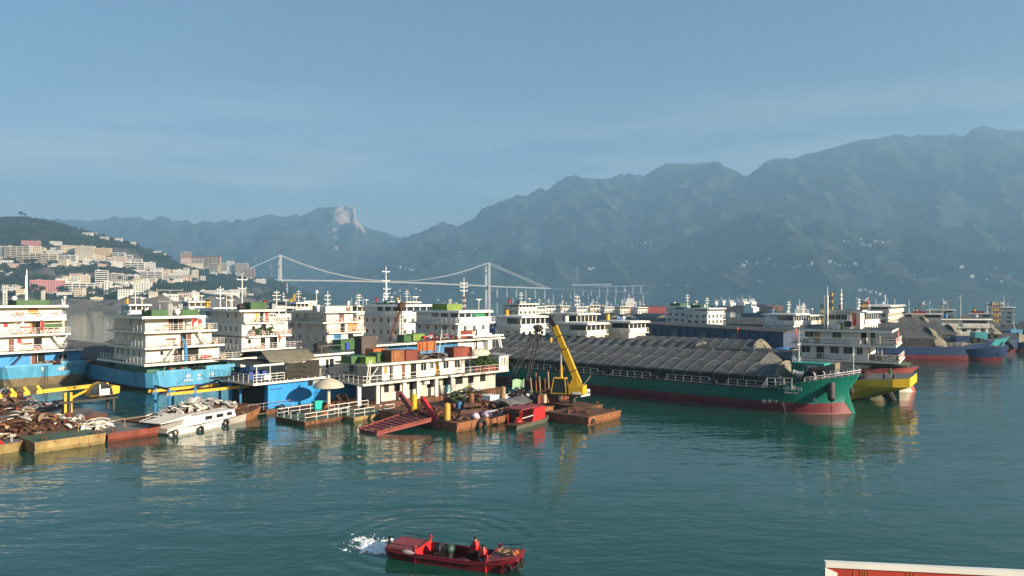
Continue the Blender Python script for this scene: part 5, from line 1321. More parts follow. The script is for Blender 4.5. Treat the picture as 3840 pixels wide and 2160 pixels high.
# ---------------------------------------------------------------- white accommodation barge with rusty tanks on its roof
def white_houseboat():
    F = Frame(1361, d=93.5, th=-45); V = F.v(1908); z1, z2 = 3.6, 6.05
    t = fthing(F, 'houseboat', 'long white accommodation barge with rusty tanks on its flat roof', 'houseboat')
    MB().box(-8.6, -.8, .8, V, -.6, .7, rustm).build('pontoon_hull', t)
    vh = F.v(1433, -1.6)
    house(t, -8, -2.0, 4.2, V-1, .7, z1-.25, pm('dirty shaded white wall', (.55, .51, .44), .7, var=.3, rust=.38, scale=1.1, rcol=(.22, .14, .085)), 'lower_wall')  # dirt and rust, with the shadow under the deck toned in too
    slab(t, -8.4, 0, 0, V, z1, .26, cream); slab(t, -8.6, -.5, F.v(1400, -.5)-.9, F.v(1792, -.5), z2, .28, cream)
    house(t, -7.8, -1.6, vh, F.v(1742, -1.6), z1, z2-.28, white2)
    u = -1.58
    for px0, px1, mt, z0, hh in ((1440, 1452, tan, .9, .9), (1461, 1474, dark, .05, 1.95), (1475, 1491, white, .05, 1.95), (1507, 1519, brown, .05, 1.95), (1540, 1561, dark, .05, 1.95), (1633, 1645, ochre, .05, 1.95)):
        MB().box(u-.04, u+.02, F.v(px0, u), F.v(px1, u), z1+z0, z1+z0+hh, mt).build('door', t)
    wins(t, '+u', u, [(F.v(1588, u), z1+1.4), (F.v(1672, u), z1+1.4), (F.v(1714, u), z1+1.4)], 1.0, 1.0, 2); wins(t, '+u', u, [(F.v(1619, u), z1+1.45)], .6, .8, 2)
    wins(t, '-v', vh-.03, [(-4, z1+1.4)], .7, .9, 1)
    rail(t, [(-8.2, .1, z1), (-.1, .1, z1), (-.1, F.v(1440, -.1), z1)], .95, 2, 1.2, .032); rail(t, [(-.1, F.v(1440, -.1), z1), (-.1, V-.1, z1)], .95, 2, 2.0, .03, cream)
    for px in (1470, 1602, 1762): MB().bar((-.15, F.v(px, -.15), z1), (-.15, F.v(px, -.15), z2-.25), .035, cream, 6).build('roof_post', t)
    m = MB(); m.bar((-.4, .8, z1), (-.9, F.v(1385, -.9), z2+.5), .06, white2, 6); m.bar((-.4, 1.2, z1), (-.9, F.v(1392, -.9), z2+.5), .06, white2, 6); m.bar((-.3, .9, z1+.1), (-1.5, F.v(1418, -1.5), z1+1.9), .05, white2, 6); m.build('boat_davit', t)
    # lower storey: piers and openings under the deck
    for px in (1350, 1420, 1520, 1572, 1640, 1700): 
        v = F.v(px, -.6); MB().box(-1.0, -.7, v-.25, v+.25, .7, z1-.26, white).build('pier', t)
    for px0, px1 in ((1440, 1458), (1478, 1500), (1535, 1560), (1600, 1640), (1660, 1695), (1708, 1735), (1755, 1775), (1800, 1820)): MB().box(-2.02, -1.97, F.v(px0, -2), F.v(px1, -2), 1.9, z1-.45, dark).build('lower_opening', t)
    MB().box(-1.95, -1.5, F.v(1585, -2), F.v(1603, -2), 2.5, 3.15, white2).build('air_conditioner', t)
    MB().box(-2.1, -1.9, F.v(1665, -2), F.v(1700, -2), .9, 2.0, pm('pale blue wall', (.25, .45, .5), .6)).build('pale_blue_panel', t)
    # terrace with plants and kiosk
    m = MB(); g = random.Random(3)
    leafb = pm('bright green shrub', (.09, .17, .02), .8, var=.5, scale=3, streak=False)
    for k in range(1500):
        v = F.v(1782, -1)+(F.v(1868, -1)-F.v(1782, -1))*g.random(); p = Vector((-1.2+g.gauss(0, .45), v, z1+.75+abs(g.gauss(0, .6))*(1+.3*math.sin(v*3)))); s = g.uniform(.06, .16); a = Vector((g.gauss(0, 1), g.gauss(0, 1), g.gauss(0, 1))).normalized(); b = a.orthogonal().normalized(); c = a.cross(b)
        m.poly([p+b*s, p+c*s*.6, p-b*s, p-c*s*.6], leafb if g.random() < .7 else leafl)
    m.build('shrub_foliage', t)
    pot = pm('terracotta pot', (.35, .13, .08), .8)
    for k in range(8): MB().bar((-.9, F.v(1786+11*k, -.9), z1+.02), (-.9, F.v(1786+11*k, -.9), z1+.65), .22, pot if k % 3 else pinkm, 10, .3).build('plant_pot', t)
    k0, k1 = F.v(1872, -.3), F.v(1908, -.3)
    m = MB(); m.box(-2.6, -.3, k0, k1-.1, z1, z1+2.2, white2); m.build('kiosk', t); MB().hexa([(-3, k0-.3, z1+2.25), (0, k0-.3, z1+2.2), (0, k1+.2, z1+2.2), (-3, k1+.2, z1+2.25), (-3, k0-.3, z1+2.5), (0, k0-.3, z1+2.3), (0, k1+.2, z1+2.3), (-3, k1+.2, z1+2.5)], greyst).build('kiosk_roof', t)
    wins(t, '+u', -.28, [(k0+.55+.55*k, z1+1.3) for k in range(3)], .22, 1.3, 1)
    # things on the roof, each its own
    def crate(px0, px1, u, h, dep, mat, label, cat='tank', z=z2+.02, nm='steel_tank'):
        v0, v1 = F.v(px0, u), F.v(px1, u); o = fthing(F, nm, label, cat, u-dep/2, (v0+v1)/2, z, 'tanks on the white barge roof')
        w_ = v1-v0; b = MB(); b.box(-dep/2, dep/2, -w_/2, w_/2, 0, h, mat); b.build('body', o)
        for s in (-1, 1): b = MB(); b.box(dep/2-.02, dep/2+.06, s*w_/2-.05, s*w_/2+.05, 0, h+.05, mat); b.build('corner_post', o)
        b = MB(); b.box(-dep/2-.04, dep/2+.05, -w_/2-.04, w_/2+.04, h, h+.06, mat); b.build('rim', o); return o
    crate(1318, 1368, -2.6, .95, 2.6, greenbox, 'dark green steel box at the left end of the white barge roof'); crate(1372, 1407, -.9, .85, 1.6, limebox, 'lime green box at the front left of the white barge roof')
    crate(1415, 1450, -2.8, 1.15, 2.2, greenbox, 'faded green box behind the lime green box'); crate(1468, 1516, -1.0, 1.5, 2.4, rustora, 'ochre rust tank with flaking front on white barge roof')
    crate(1522, 1566, -1.0, 1.4, 2.2, rustred, 'red rust tank beside the ochre rust tank'); crate(1702, 1768, -1.0, 1.35, 2.2, rustred, 'long red rust tank at the right end of the white barge roof')
    crate(1400, 1445, -5.5, 1.5, 2, oranges, 'orange rusted box at the back of the white barge roof')
    o = fthing(F, 'skip_panel', 'bright orange tipper side panel on the white barge roof', 'panel', -3.6, F.v(1600, -3.6), z2+.4)
    b = MB(); w_ = (F.v(1636, -3.6)-F.v(1566, -3.6))/2; b.box(-.06, .06, -w_, w_, .6, 1.95, oranges); b.box(.06, .14, -w_, w_, 1.65, 1.8, oranges); b.build('plate', o)
    for f in (-.4, 0, .4): MB().box(.06, .16, f*w_*2-.08, f*w_*2+.08, .3, 1.9, rustm).build('rib', o)
    for f in (-.8, .8): MB().box(-.05, .05, f*w_-.1, f*w_+.1, -.4, .6, rustm).build('leg', o)
    scrap_heap(F, 'loose rods and dark scrap on the white barge roof', -4.5, -1.2, F.v(1575, -2), F.v(1690, -2), z2+.02, .5, 40, [rustdk, silver, greyst, rustm], .9, seed=31)
    m = MB(); m.bar((0, 0, 0), (.6, -.7, 4.2), .06, white2, 6); o = m.build('white_pole'); o.location = F.w(-1.0, F.v(1643, -1), z2); tag(o, 'thin leaning white pole on the white barge roof', 'pole')
    o = fthing(F, 'upturned_dinghy', 'cream upturned dinghy hull behind the long red rust tank', 'dinghy', -3.2, F.v(1800, -3), z2-.2)
    b = MB(); secs = [[(1.1*math.sin(math.pi*i/10)*math.cos(q*.45-1.57+.0), -2.4+4.8*i/10, .9*math.sin(math.pi*i/10)**.6*math.cos(q*.45-1.57)) for q in range(8)] for i in range(11)]
    secs = [[(1.2*max(.05, math.sin(math.pi*i/10)**.6)*math.cos(math.pi*q/7), -2.4+4.8*i/10, 1.1*max(.05, math.sin(math.pi*i/10)**.6)*math.sin(math.pi*q/7)) for q in range(8)] for i in range(11)]
    b.loft(secs, concrete); b.build('hull', o, smooth=True)
white_houseboat()

def middle_houseboat():
    F = Frame(1418, d=116, th=-42); V = F.v(1888); z = 7.25
    t = fthing(F, 'houseboat', 'shadowed houseboat roofed with clutter in front of two white wheelhouses', 'houseboat')
    MB().box(-9, -.5, .5, V, -.5, 1.0, rustdk).build('pontoon_hull', t); house(t, -8, -1.6, 1, V-2.5, 1.0, z-.3, bluepaint); slab(t, -10, .4, -1.5, V, z, .28, cream)
    for k in range(7): v = V*(k+.4)/7; MB().bar((.2, v, 1), (.2, v, z-.25), .06, greyst, 6).build('post', t)
    slab(t, -9, .2, .2, V-1, 4.3, .2, greyst); rail(t, [(.1, .3, 4.3), (.1, V-1.2, 4.3)], 1, 2, 1.5, mat=greyst)
    v0 = F.v(1770); MB().box(-.4, .3, v0, V-.3, z+.25, z+.55, white2).build('roof_beam', t)
    MB().box(-5, -.4, F.v(1830, -.4), F.v(1846, -.4), 4.5, z-.3, white2).build('end_wall', t)
    a = F.v(1868, .3); stair(t, (.3, a+1.0, 4.4), (.3, a, z+.4), .5, white2)
    def item(px0, px1, u, h, mat, label, nm, cat):
        o = fthing(F, nm, label, cat, u, (F.v(px0, u)+F.v(px1, u))/2, z+.02); w_ = F.v(px1, u)-F.v(px0, u); MB().box(-.9, .9, -w_/2, w_/2, 0, h, mat).build('body', o); MB().box(-.95, .95, -w_/2-.05, w_/2+.05, h, h+.08, mat).build('lid', o)
    item(1716, 1760, -2, 1.45, rustred, 'red brown box on the cluttered middle houseboat roof', 'steel_box', 'box'); item(1502, 1530, -2.5, 1.1, greenbox, 'green bin left on the cluttered houseboat roof', 'bin', 'bin'); item(1537, 1580, -4, 1.1, limebox, 'lime green bin at back of the cluttered houseboat roof', 'bin', 'bin')
    scrap_heap(F, 'bundle of red white and blue sheeting on the cluttered houseboat roof', -4, -.6, F.v(1575, -2), F.v(1720, -2), z+.02, .75, 60, [redbrt, white2, bluewall, flagred, white2, redlt, silver], .9, seed=33, name='sheeting_pile', cat='sheeting')
    o = fthing(F, 'derrick', 'rusty lattice A-frame derrick left of the white wheelhouse', 'derrick', -6, F.v(1505, -6), z)
    lattice(o, 0, 0, 0, 5.6, .6, rustm, name='post'); m = MB(); m.beam((0, -.2, 5.4), (1.5, -4.2, -.6), .3, .3, rustm); m.build('strut', o); MB().blob((0, 0, 6.0), (.7, .8, .7), rustdk, 7, 5, .5).build('sheave_block', o)
middle_houseboat()

# ---------------------------------------------------------------- railed landing pontoons and concrete parasol
F1 = Frame(1143, 1600); V1 = F1.v(1313); zt = .5
p1 = pontoon(F1, 'small green decked landing pontoon with white rails under the parasol', V1, 6.0, zt, rustm, deckgreen, bits=False)
uu = F1.u(1096)
for a in ([(-.1, .1, zt), (-.1, V1-.1, zt)], [(-.1, .1, zt), (-5.8, .1, zt)], [(-5.8, .1, zt), (-5.8, V1-.1, zt)]): rail(p1, a, .95, 2, 1.4, .035)
for k, v in enumerate((1.6, 2.6, 4.2)):
    MB().blob((-1.6-.3*k, v, zt+.2), (.35, .5, .22), (rustdk, rustora, oranges)[k], 8, 5, .5, k).build('gear_bundle', p1)
F2 = Frame(1328, 1583); V2 = F2.v(1482)
p2 = pontoon(F2, 'second green decked landing pontoon beside the red ramp', V2, 5.4, zt, rustyel, deckgreen, bits=False)
for a in ([(-.1, .1, zt), (-.1, V2-.1, zt)], [(-5.2, .1, zt), (-5.2, V2-.1, zt)], [(-5.2, .1, zt), (-.1, .1, zt)]): rail(p2, a, .95, 2, 1.4, .035)
FP = Frame(1232, d=93.5); pp = fthing(FP, 'parasol', 'big cream concrete parasol on a thick round post', 'parasol', z=.55)
pontoon(FP, 'rusty pontoon carrying the parasol and the turquoise bin', 9, 5, .6, rustdk, rustdk, u0=2.0, bits=False).location = FP.w(2.0, -4.5, 0)
m = MB(); m.lathe([(1.98, 2.68), (2.0, 2.75), (1.75, 3.15), (1.2, 3.5), (.6, 3.75), (.12, 3.88)], (0, 0, 0), concrete, 24); m.lathe([(1.98, 2.68), (.2, 2.95)], (0, 0, 0), concrete, 24); m.build('canopy', pp)
m = MB()
for k in range(16): a = k*math.pi/8; m.bar((1.96*math.cos(a), 1.96*math.sin(a), 2.78), (.15*math.cos(a), .15*math.sin(a), 3.9), .03, concrete, 4)
m.build('ribs', pp)
m = MB(); m.bar((0, 0, 0), (0, 0, 3.0), .24, concrete, 14, .2); m.build('post', pp)
m = MB(); m.bar((0, 0, 3.85), (0, 0, 4.05), .22, concrete, 12, .14); m.blob((0, 0, 4.12), .14, white2, 8, 5); m.build('finial', pp)
for k in range(5): a = k*1.256; MB().beam((.2*math.cos(a), .2*math.sin(a), .5), (.9*math.cos(a), .9*math.sin(a), .0), .12, .15, oranges).build('foot', pp)
o = fthing(FP, 'bin', 'turquoise plastic bin beside the concrete parasol post', 'bin', 0.9, -2.4, .62)
turq = pm('turquoise plastic', (.02, .42, .36), .45, var=.1); m = MB(); m.hexa([(-.3, -.45, 0), (.3, -.45, 0), (.3, .45, 0), (-.3, .45, 0), (-.4, -.55, 1.1), (.4, -.55, 1.1), (.4, .55, 1.1), (-.4, .55, 1.1)], turq); m.build('body', o); MB().box(-.45, .45, -.6, .6, 1.1, 1.2, turq).build('rim', o)
scrap_heap(FP, 'dark gear and drums heaped behind the parasol post', -2.2, 1.2, .8, 4.0, .6, 1.1, 30, [rustdk, rustm, blackst, rustred], .9, seed=41)

# ---------------------------------------------------------------- red landing ramp with lifting arms, rusty scrap barge
def ramp():
    t = thing('landing_ramp', 'faded red landing ramp reaching down to the water', 'ramp', (-12, 81, 0)); o = Vector((-12, 81, 0))
    A, B = P(1412, 1632, 77.9), P(1347, 1617, 80.2); C, D = P(1617, 1578, 81.6), P(1532, 1552, 86.3); A.z = B.z = .06; C.z = D.z = .95
    up = Vector((0, 0, .22)); dn = Vector((0, 0, -.14))
    MB().hexa([p-o+dn for p in (A, C, D, B)]+[p-o+up for p in (A, C, D, B)], redlt).build('plate', t)
    e = MB(); e.beam(A-o+up, C-o+up, .16, .3, rustred); e.beam(B-o+up, D-o+up, .16, .3, rustred); e.build('side_rail', t)
    for k in range(9):
        f = (k+.7)/9.5; MB().beam(A.lerp(C, f)-o+up*1.15, B.lerp(D, f)-o+up*1.15, .1, .08, rustred).build('cleat', t)
    g = random.Random(2)
    for k in range(3):
        pts = []; p = A.lerp(D, .3+.2*k)-o+up*1.6
        for j in range(26): p = p+Vector((g.gauss(0, .22), g.gauss(.03, .22), 0)); p.z = (A.lerp(C, max(0, min(1, (p.x+o.x-A.x)/(C.x-A.x))))-o).z+.30+.02*k; pts.append(p.copy())
        m = MB(); m.tube(pts, .045, ropem, 5); m.build('rope', t)
    for nm, b, h in (('near', (1640, 1582, 82.0), (1582, 1494, 84.0)), ('far', (1562, 1560, 86.5), (1500, 1476, 88.5))):
        a = thing('lifting_arm', 'red ramp lifting arm %s the yellow tank' % ('right of' if nm == 'near' else 'left of'), 'lifting arm', P(*b), group='ramp lifting arms'); q = Vector(a.location)
        MB().beam(P(*b)-q, P(*h)-q, .34, .62, redbrt if nm == 'near' else redlt).build('beam', a)
        MB().bar(P(*h)-q+Vector((0, -.3, 0)), P(*h)-q+Vector((0, .3, 0)), .28, rustred, 10).build('pulley', a)
        MB().beam(P(b[0]-4, b[1]+12, b[2]-.6)-q, P(h[0]+14, h[1]+18, h[2]-.3)-q, .12, .14, redbrt).build('brace', a)
ramp()
def cyl_thing(nm, label, cat, base, r, h, mat, mat2=None, grp=None):
    t = thing(nm, label, cat, base, 0, grp); MB().bar((0, 0, 0), (0, 0, h), r, mat, 16).build('body', t)
    MB().bar((0, 0, h), (0, 0, h+.12), r*.8, mat2 or mat, 16, r*.35).build('cap', t); MB().bar((0, 0, 0), (0, 0, .12), r*1.25, mat2 or rustdk, 14).build('foot', t); return t
cyl_thing('tank', 'tall yellow tank standing between the red ramp arms', 'tank', P(1552, 1553, 86), .36, 2.3, yellow)
FR = Frame(1714, 1622, th=-42); VR = FR.v(2075); zr = .98
pr = pontoon(FR, 'wide orange rust barge covered in scrap and pipes', VR, 14, zr, rustora, rustm, name='scrap_barge')
for v in (2.2, 6.5, 9.6): MB().box(.0, .05, v-.04, v+.04, -.2, zr-.15, rustdk).build('plate_seam', pr)
tyre_fender(FR, .16, FR.v(1806, .1), .35, 'large tyre fender hanging on the orange rust barge', s=1.35)
cyl_thing('bollard', 'worn yellow bollard post at the near corner of the rust barge', 'bollard', FR.w(-2.2, .55, zr), .36, 1.9, pm('worn yellow tank', (.62, .36, .06), .5, var=.3, rust=.2, scale=1.5), None)
cyl_thing('bollard', 'rust red bollard post behind the long pipes', 'bollard', FR.w(-6.2, FR.v(1766, -6.2), zr), .38, 1.9, rustora)
cyl_thing('bollard', 'tall tan bollard post right of the white cabinet', 'bollard', FR.w(-5.0, FR.v(1886, -5.0), zr), .36, 2.4, pm('tan pipe', (.35, .25, .13), .7, var=.4, rust=.3))
o = fthing(FR, 'cabinet', 'white steel equipment cabinet standing among scrap', 'cabinet', -5.2, FR.v(1852, -4.6), zr)
MB().box(-.75, .75, -.8, .8, .1, 1.55, white2).build('body', o); MB().box(-.8, .8, -.85, .85, 1.55, 1.62, white2).build('lid', o); MB().box(-.7, .7, -.75, .75, 0, .1, rustdk).build('plinth', o); MB().box(.75, .78, -.02, .02, .2, 1.5, greyst).build('door_gap', o)
for k, (a, b, r, lab) in enumerate((((-3.6, FR.v(1722, -3.6), zr+.32), (-3.0, FR.v(1806, -3.0), zr+.32), .3, 'thick dark pipe lying behind the cloth bundles'), ((-2.2, FR.v(1812, -2.2), zr+.2), (-2.0, FR.v(1935, -2.0), zr+.25), .16, 'thinner grey pipe lying toward the red boat'), ((-4.4, FR.v(1735, -4.4), zr+.9), (-4.0, FR.v(1800, -4.0), zr+.85), .25, 'second thick pipe resting on the first pipe'))):
    p = FR.w(*a); q = FR.w(*b); m = MB(); m.bar(Vector((0, 0, 0)), q-p, r, rustdk if k != 1 else greyst, 14); m.bar((q-p)*.999, (q-p)*1.003, r*.8, dark, 12); o = m.build('steel_pipe'); o.location = p; tag(o, lab, 'pipe', 'pipes on the rust barge')
cloth = pm('mottled lilac cloth', (.55, .45, .55), .85, var=.5, rust=.35, scale=5, rcol=(.18, .12, .25), streak=False)
for k, (px, r) in enumerate(((1782, .75), (1826, 1.05))):
    m = MB(); m.blob((0, 0, .25), (r*.7, r, .42), cloth, 14, 8, .35, k); o = m.build('cloth_bundle', smooth=True); o.location = FR.w(-.9, FR.v(px, -.9), zr); tag(o, ('smaller', 'larger')[k]+' lilac patterned cloth bundle at the rust barge edge', 'cloth bundle', 'cloth bundles')
scrap_heap(FR, 'tangled tan rope and rods at the near corner of the rust barge', -3.2, -.5, .6, 3.0, zr, .35, 30, [woodm, rustm, rustora, rustdk], .7, seed=51)
scrap_heap(FR, 'brown plate scrap spread between the pipes and the cabinet', -6.5, -3.0, FR.v(1780, -4), FR.v(1900, -4), zr, .7, 60, [rustm, rustdk, rustred, rustora], .9, seed=52)
scrap_heap(FR, 'mixed coloured junk heap below the accommodation barge', -12, -7, FR.v(1690, -9), FR.v(1830, -9), zr, 2.0, 90, [rustred, rustm, greenbox, white2, silver, rustdk, limebox, tarpdk], 1.0, seed=53)
scrap_heap(FR, 'dark junk heap with white scraps left of the yellow crane', -9, -4.5, FR.v(1910, -6), FR.v(2010, -6), zr, 1.5, 80, [rustdk, white2, blackst, rustm, bluedark, rustred], .9, seed=54)
o = fthing(FR, 'plate', 'large pale green curved plate propped behind the scrap', 'plate', -10.5, FR.v(1943, -10.5), zr+.6)
pg = pm('pale green plate', (.25, .42, .27), .6, var=.2, rust=.15); m = MB(); secs = [[(.2*math.sin(i*.7), -1.35+.34*i, .2*math.sin(i*1.1)), (.1+.2*math.sin(i*.5), -1.35+.34*i, 1.6+.15*math.sin(i*.8))] for i in range(9)]; m.loft(secs, pg); m.loft([[(a+.05, b, c) for a, b, c in s] for s in secs], pg); m.build('sheet', o)
for k in range(5): m = MB(); m.bar((0, 0, 0), (rnd.uniform(-.3, .3), rnd.uniform(-.5, .5), rnd.uniform(2.2, 3.4)), .11, rustora if k % 2 else ropem, 8); o = m.build('steel_post'); o.location = FR.w(-8.5+.3*k, FR.v(2005+10*k, -8), zr); tag(o, 'thin upright rusty post among the junk by the crane', 'post', 'upright posts by the crane')
scrap_heap(FR, 'low spread of red brown offcuts along the left side of the rust barge', -9.5, -4.2, .4, 3.6, zr, .8, 70, [rustred, rustdk, rustm, rustora, blackst], .85, seed=55)
scrap_heap(FR, 'rods and flat bars strewn before the sheet piles', -2.2, -.4, FR.v(1880, -1), FR.v(2010, -1), zr, .4, 50, [rustm, rustdk, woodm, greyst], .8, seed=56)
scrap_heap(FR, 'dark twisted scrap behind the sheet pile row', -6.5, -3.2, FR.v(2020, -5), FR.v(2120, -5), zr, 1.1, 60, [rustdk, blackst, rustm, rustred], .95, seed=57)
DR = [(-6.8, 1700, rustred, 'red brown'), (-7.4, 1722, bluepaint, 'blue'), (-3.4, 1905, rustora, 'ochre'), (-6.0, 1960, greyst, 'grey'), (-5.2, 1735, rustdk, 'dark brown'), (-7.9, 1990, limebox, 'lime green')]
for u, px, mt, cn in DR:
    o = fthing(FR, 'oil_drum', cn+' oil drum standing among the scrap of the rust barge', 'drum', u, FR.v(px, u), zr, 'oil drums on the rust barge'); MB().bar((0, 0, 0), (0, 0, .88), .29, mt, 14).build('body', o)
    for z in (.02, .3, .58, .86): MB().torus((0, 0, z), (0, 0, 1), .29, .018, mt, 14, 4).build('rim', o)
# corrugated fence panels and sheet roof
o = fthing(FR, 'panel_wall', 'row of rusty red and striped sheet piles on the rust barge', 'panel wall', -2.6, FR.v(2016, -2.6), zr)
va = 0; vbb = FR.v(2164, -2.6)-FR.v(2016, -2.6)
for k in range(14):
    v = vbb*k/14; MB().box(-.06, .06+.1*(k % 2), v+.02, v+vbb/14-.02, .0, 1.15, (rustred, rustm, rustdk, rustred, pm('pale striped sheet', (.5, .42, .33), .7, rust=.3))[(k*7) % 5]).build('sheet_pile', o)
MB().box(-.1, .2, 0, vbb, 1.15, 1.25, rustm).build('cap_rail', o)
o = fthing(FR, 'sheet_roof', 'bent dark grey sheet roof lying over the rust barge', 'sheet roof', -1.8, FR.v(1892, -1.8), zr+.9)
m = MB(); secs = [[(-1.6, 4.2*i/8, .35+.12*math.sin(i*.9)), (0, 4.2*i/8, .25+.18*math.sin(i*.8+.5)), (1.0, 4.2*i/8, -.1+.1*math.sin(i))] for i in range(9)]; m.loft(secs, pm('grey sheet', (.16, .16, .15), .6)); m.loft([[(a, b, c-.05) for a, b, c in s] for s in secs], rustdk); m.build('sheet', o, smooth=True)
for a, b in ((-.9, .3), (-.9, 3.8), (.7, .3), (.7, 3.8)): MB().bar((a, b, -.9), (a, b, .2), .05, rustdk, 6).build('leg', o)
o = fthing(FR, 'generator_box', 'pair of white generator boxes at the end of the sheet piles', 'generator', -2.4, FR.v(2170, -2.4), zr)
for k in range(3): MB().box(-.3, .4, .75*k, .75*k+.6, .1, 1.0, white2).build('casing', o); MB().bar((.4, .75*k+.3, .55), (.44, .75*k+.3, .55), .2, dark, 12).build('fan_grille', o)
# ---------------------------------------------------------------- red canopied boat, right pontoons
def red_boat():
    F = Frame(1968, 1607, th=-33); V = F.v(2098)
    t = fthing(F, 'workboat', 'small bright red boat with open canopied stern by the rust barge', 'boat')
    m = MB(); secs = []
    for v, w_, zt_ in ((-1.3, .8, .5), (0, 1.0, .5), (V*.6, 1.0, .55), (V, .3, .9)): secs.append([(-1+w_, v, zt_), (-1+w_*.75, v, -.3), (-1-w_*.75, v, -.3), (-1-w_, v, zt_)])
    m.loft(secs, pm('grey green hull', (.10, .10, .075), .7, rust=.3)); m.loft([[s[3], s[0]] for s in secs], rustm); m.poly(secs[0], rustm); m.build('hull', t, fixn=True)
    MB().hexa([(-1.9, 2.2, .5), (0, 1.6, .5), (0, 4.6, .6), (-1.9, 4.6, .6), (-1.9, 2.2, 2.0), (-.02, 2.2, 2.0), (-.02, 4.5, 2.0), (-1.9, 4.5, 2.0)], redbrt).build('cabin', t)
    MB().box(-2.1, .15, -.9, 2.3, 2.15, 2.28, redlt).build('canopy', t)
    for u, v in ((-.05, -.6), (-.05, 1.9), (-1.9, -.6), (-1.9, 1.9)): MB().box(u-.05, u+.05, v-.05, v+.05, .5, 2.15, redbrt).build('canopy_post', t)
    m = MB(); m.bar((-.05, -.6, 1.2), (-.05, 1.9, 1.25), .04, white2, 6); m.build('rail', t); m = MB(); m.blob((-1.0, .2, .8), (.4, .6, .35), redbrt, 8, 5, .4); m.bar((-1, -.3, .6), (-1, -.3, 1.3), .08, rustdk, 6); m.build('engine', t)
red_boat()
FQ = Frame(2206, 1597, th=-41); pontoon(FQ, 'clean edged brown pontoon at the right end of the rust barge', FQ.v(2327), 6.3, .95, rustora, rustm)
tyre_fender(FQ, .08, .9, .45, 'small tyre fender at the corner of the right brown pontoon', s=.55)
FQ2 = Frame(2200, 1556, th=-41); pontoon(FQ2, 'flat brown pontoon behind the right brown pontoon', FQ2.v(2258), 9, .9, rustm, rustm)
scrap_heap(FQ, 'few loose rusty plates on the right brown pontoon', -5, -1.0, .8, 4.0, .97, .12, 16, [rustdk, rustm, rustred], .6, seed=61)

# ---------------------------------------------------------------- yellow telescopic crane
def boom_crane():
    d = 95.; base = P(2140, 1500, d); base.z = 1.0
    t = thing('boom_crane', 'yellow telescopic crane with raised boom on the rust barge', 'crane', base, R(-20))
    inv = Matrix.Rotation(R(20), 3, 'Z')
    def q(px, py, dd=d): return inv @ (P(px, py, dd)-base)
    MB().bar((.3, 0, -.1), (.3, 0, 1.0), .4, blackst, 12).build('pedestal', t); MB().box(-2.6, 1.6, -1.2, 1.2, 1.0, 1.22, blackst).build('platform', t)
    h = MB(); h.hexa([(.0, -1.1, 1.25), (1.9, -1.1, 1.25), (1.9, 1.1, 1.25), (.0, 1.1, 1.25), (.0, -1.1, 2.2), (1.9, -1.1, 2.35), (1.9, 1.1, 2.35), (.0, 1.1, 2.2)], yellow); h.build('counterweight', t)
    MB().box(.55, 1.7, -1.13, -1.1, 1.28, 1.6, white2).build('worn_panel', t)
    for y in (-.75, .75): MB().hexa([(-.1, y-.08, 2.2), (1.4, y-.08, 2.3), (1.4, y+.08, 2.3), (-.1, y+.08, 2.2), (.5, y-.08, 3.4), (1.0, y-.08, 3.4), (1.0, y+.08, 3.4), (.5, y+.08, 3.4)], yellow).build('boom_bracket', t)
    c = MB(); arc = [(-2.3+.1*k, 1.25, 0) for k in range(2)]; c.hexa([(-2.4, -1.1, 1.25), (-.3, -1.1, 1.25), (-.3, .1, 1.25), (-2.4, .1, 1.25), (-2.0, -1.0, 3.2), (-.5, -1.0, 3.2), (-.5, .0, 3.2), (-2.0, .0, 3.2)], glass); c.build('cab_glazing', t)
    c = MB()
    for a, b in (((-2.4, 1.25), (-2.0, 3.25)), ((-2.0, 3.25), (-.5, 3.25)), ((-.5, 3.25), (-.3, 1.25)), ((-2.4, 1.3), (-.3, 1.3))):
        for y in (-1.12, .12): c.beam((a[0], y, a[1]), (b[0], y, b[1]), .1, .1, yellow)
    c.box(-2.1, -.4, -1.1, .1, 3.2, 3.32, yellow); c.build('cab_frame', t)
    a = q(2170, 1438); b = q(2118, 1318); e = q(2080, 1222); f = q(2066, 1196)
    MB().beam(a, a.lerp(e, .6), .62, .8, yellow, up=(1, 0, .3)).build('boom', t); MB().beam(a.lerp(e, .55), e, .5, .66, yellow, up=(1, 0, .3)).build('inner_boom', t)
    for k in (.22, .6, .82): p = a.lerp(e, k); MB().beam(p-(e-a)*.006, p+(e-a)*.006, .74, .92, rustdk, up=(1, 0, .3)).build('boom_collar', t)
    hd = MB(); hd.beam(e, f, .6, .5, blackst, up=(1, 0, .3)); hd.bar(f+Vector((0, -.35, 0)), f+Vector((0, .35, 0)), .3, blackst, 10); hd.bar(f, q(2055, 1180), .09, blackst, 6); hd.bar(f, q(2080, 1180), .09, blackst, 6); hd.build('boom_head', t)
    cy = MB(); cy.bar(q(2106, 1440), q(2104, 1370), .17, yellow, 10); cy.build('lift_cylinder', t); MB().bar(q(2104, 1372), q(2103, 1312), .1, silver, 10).build('lift_rod', t)
    for k, px in enumerate((2060, 2074)): MB().bar(q(px, 1200), q(px+(3 if k else 8), 1272), .02, blackst, 4).build('hoist_rope', t)
    hk = MB(); hk.blob(q(2067, 1276), (.16, .28, .42), yellow, 8, 6); hk.blob(q(2067, 1280), (.17, .2, .2), black, 8, 5); hk.build('hook_block', t); MB().torus(q(2068, 1290), (0, 1, 0), .14, .05, blackst, 10, 5).build('hook', t)
boom_crane()
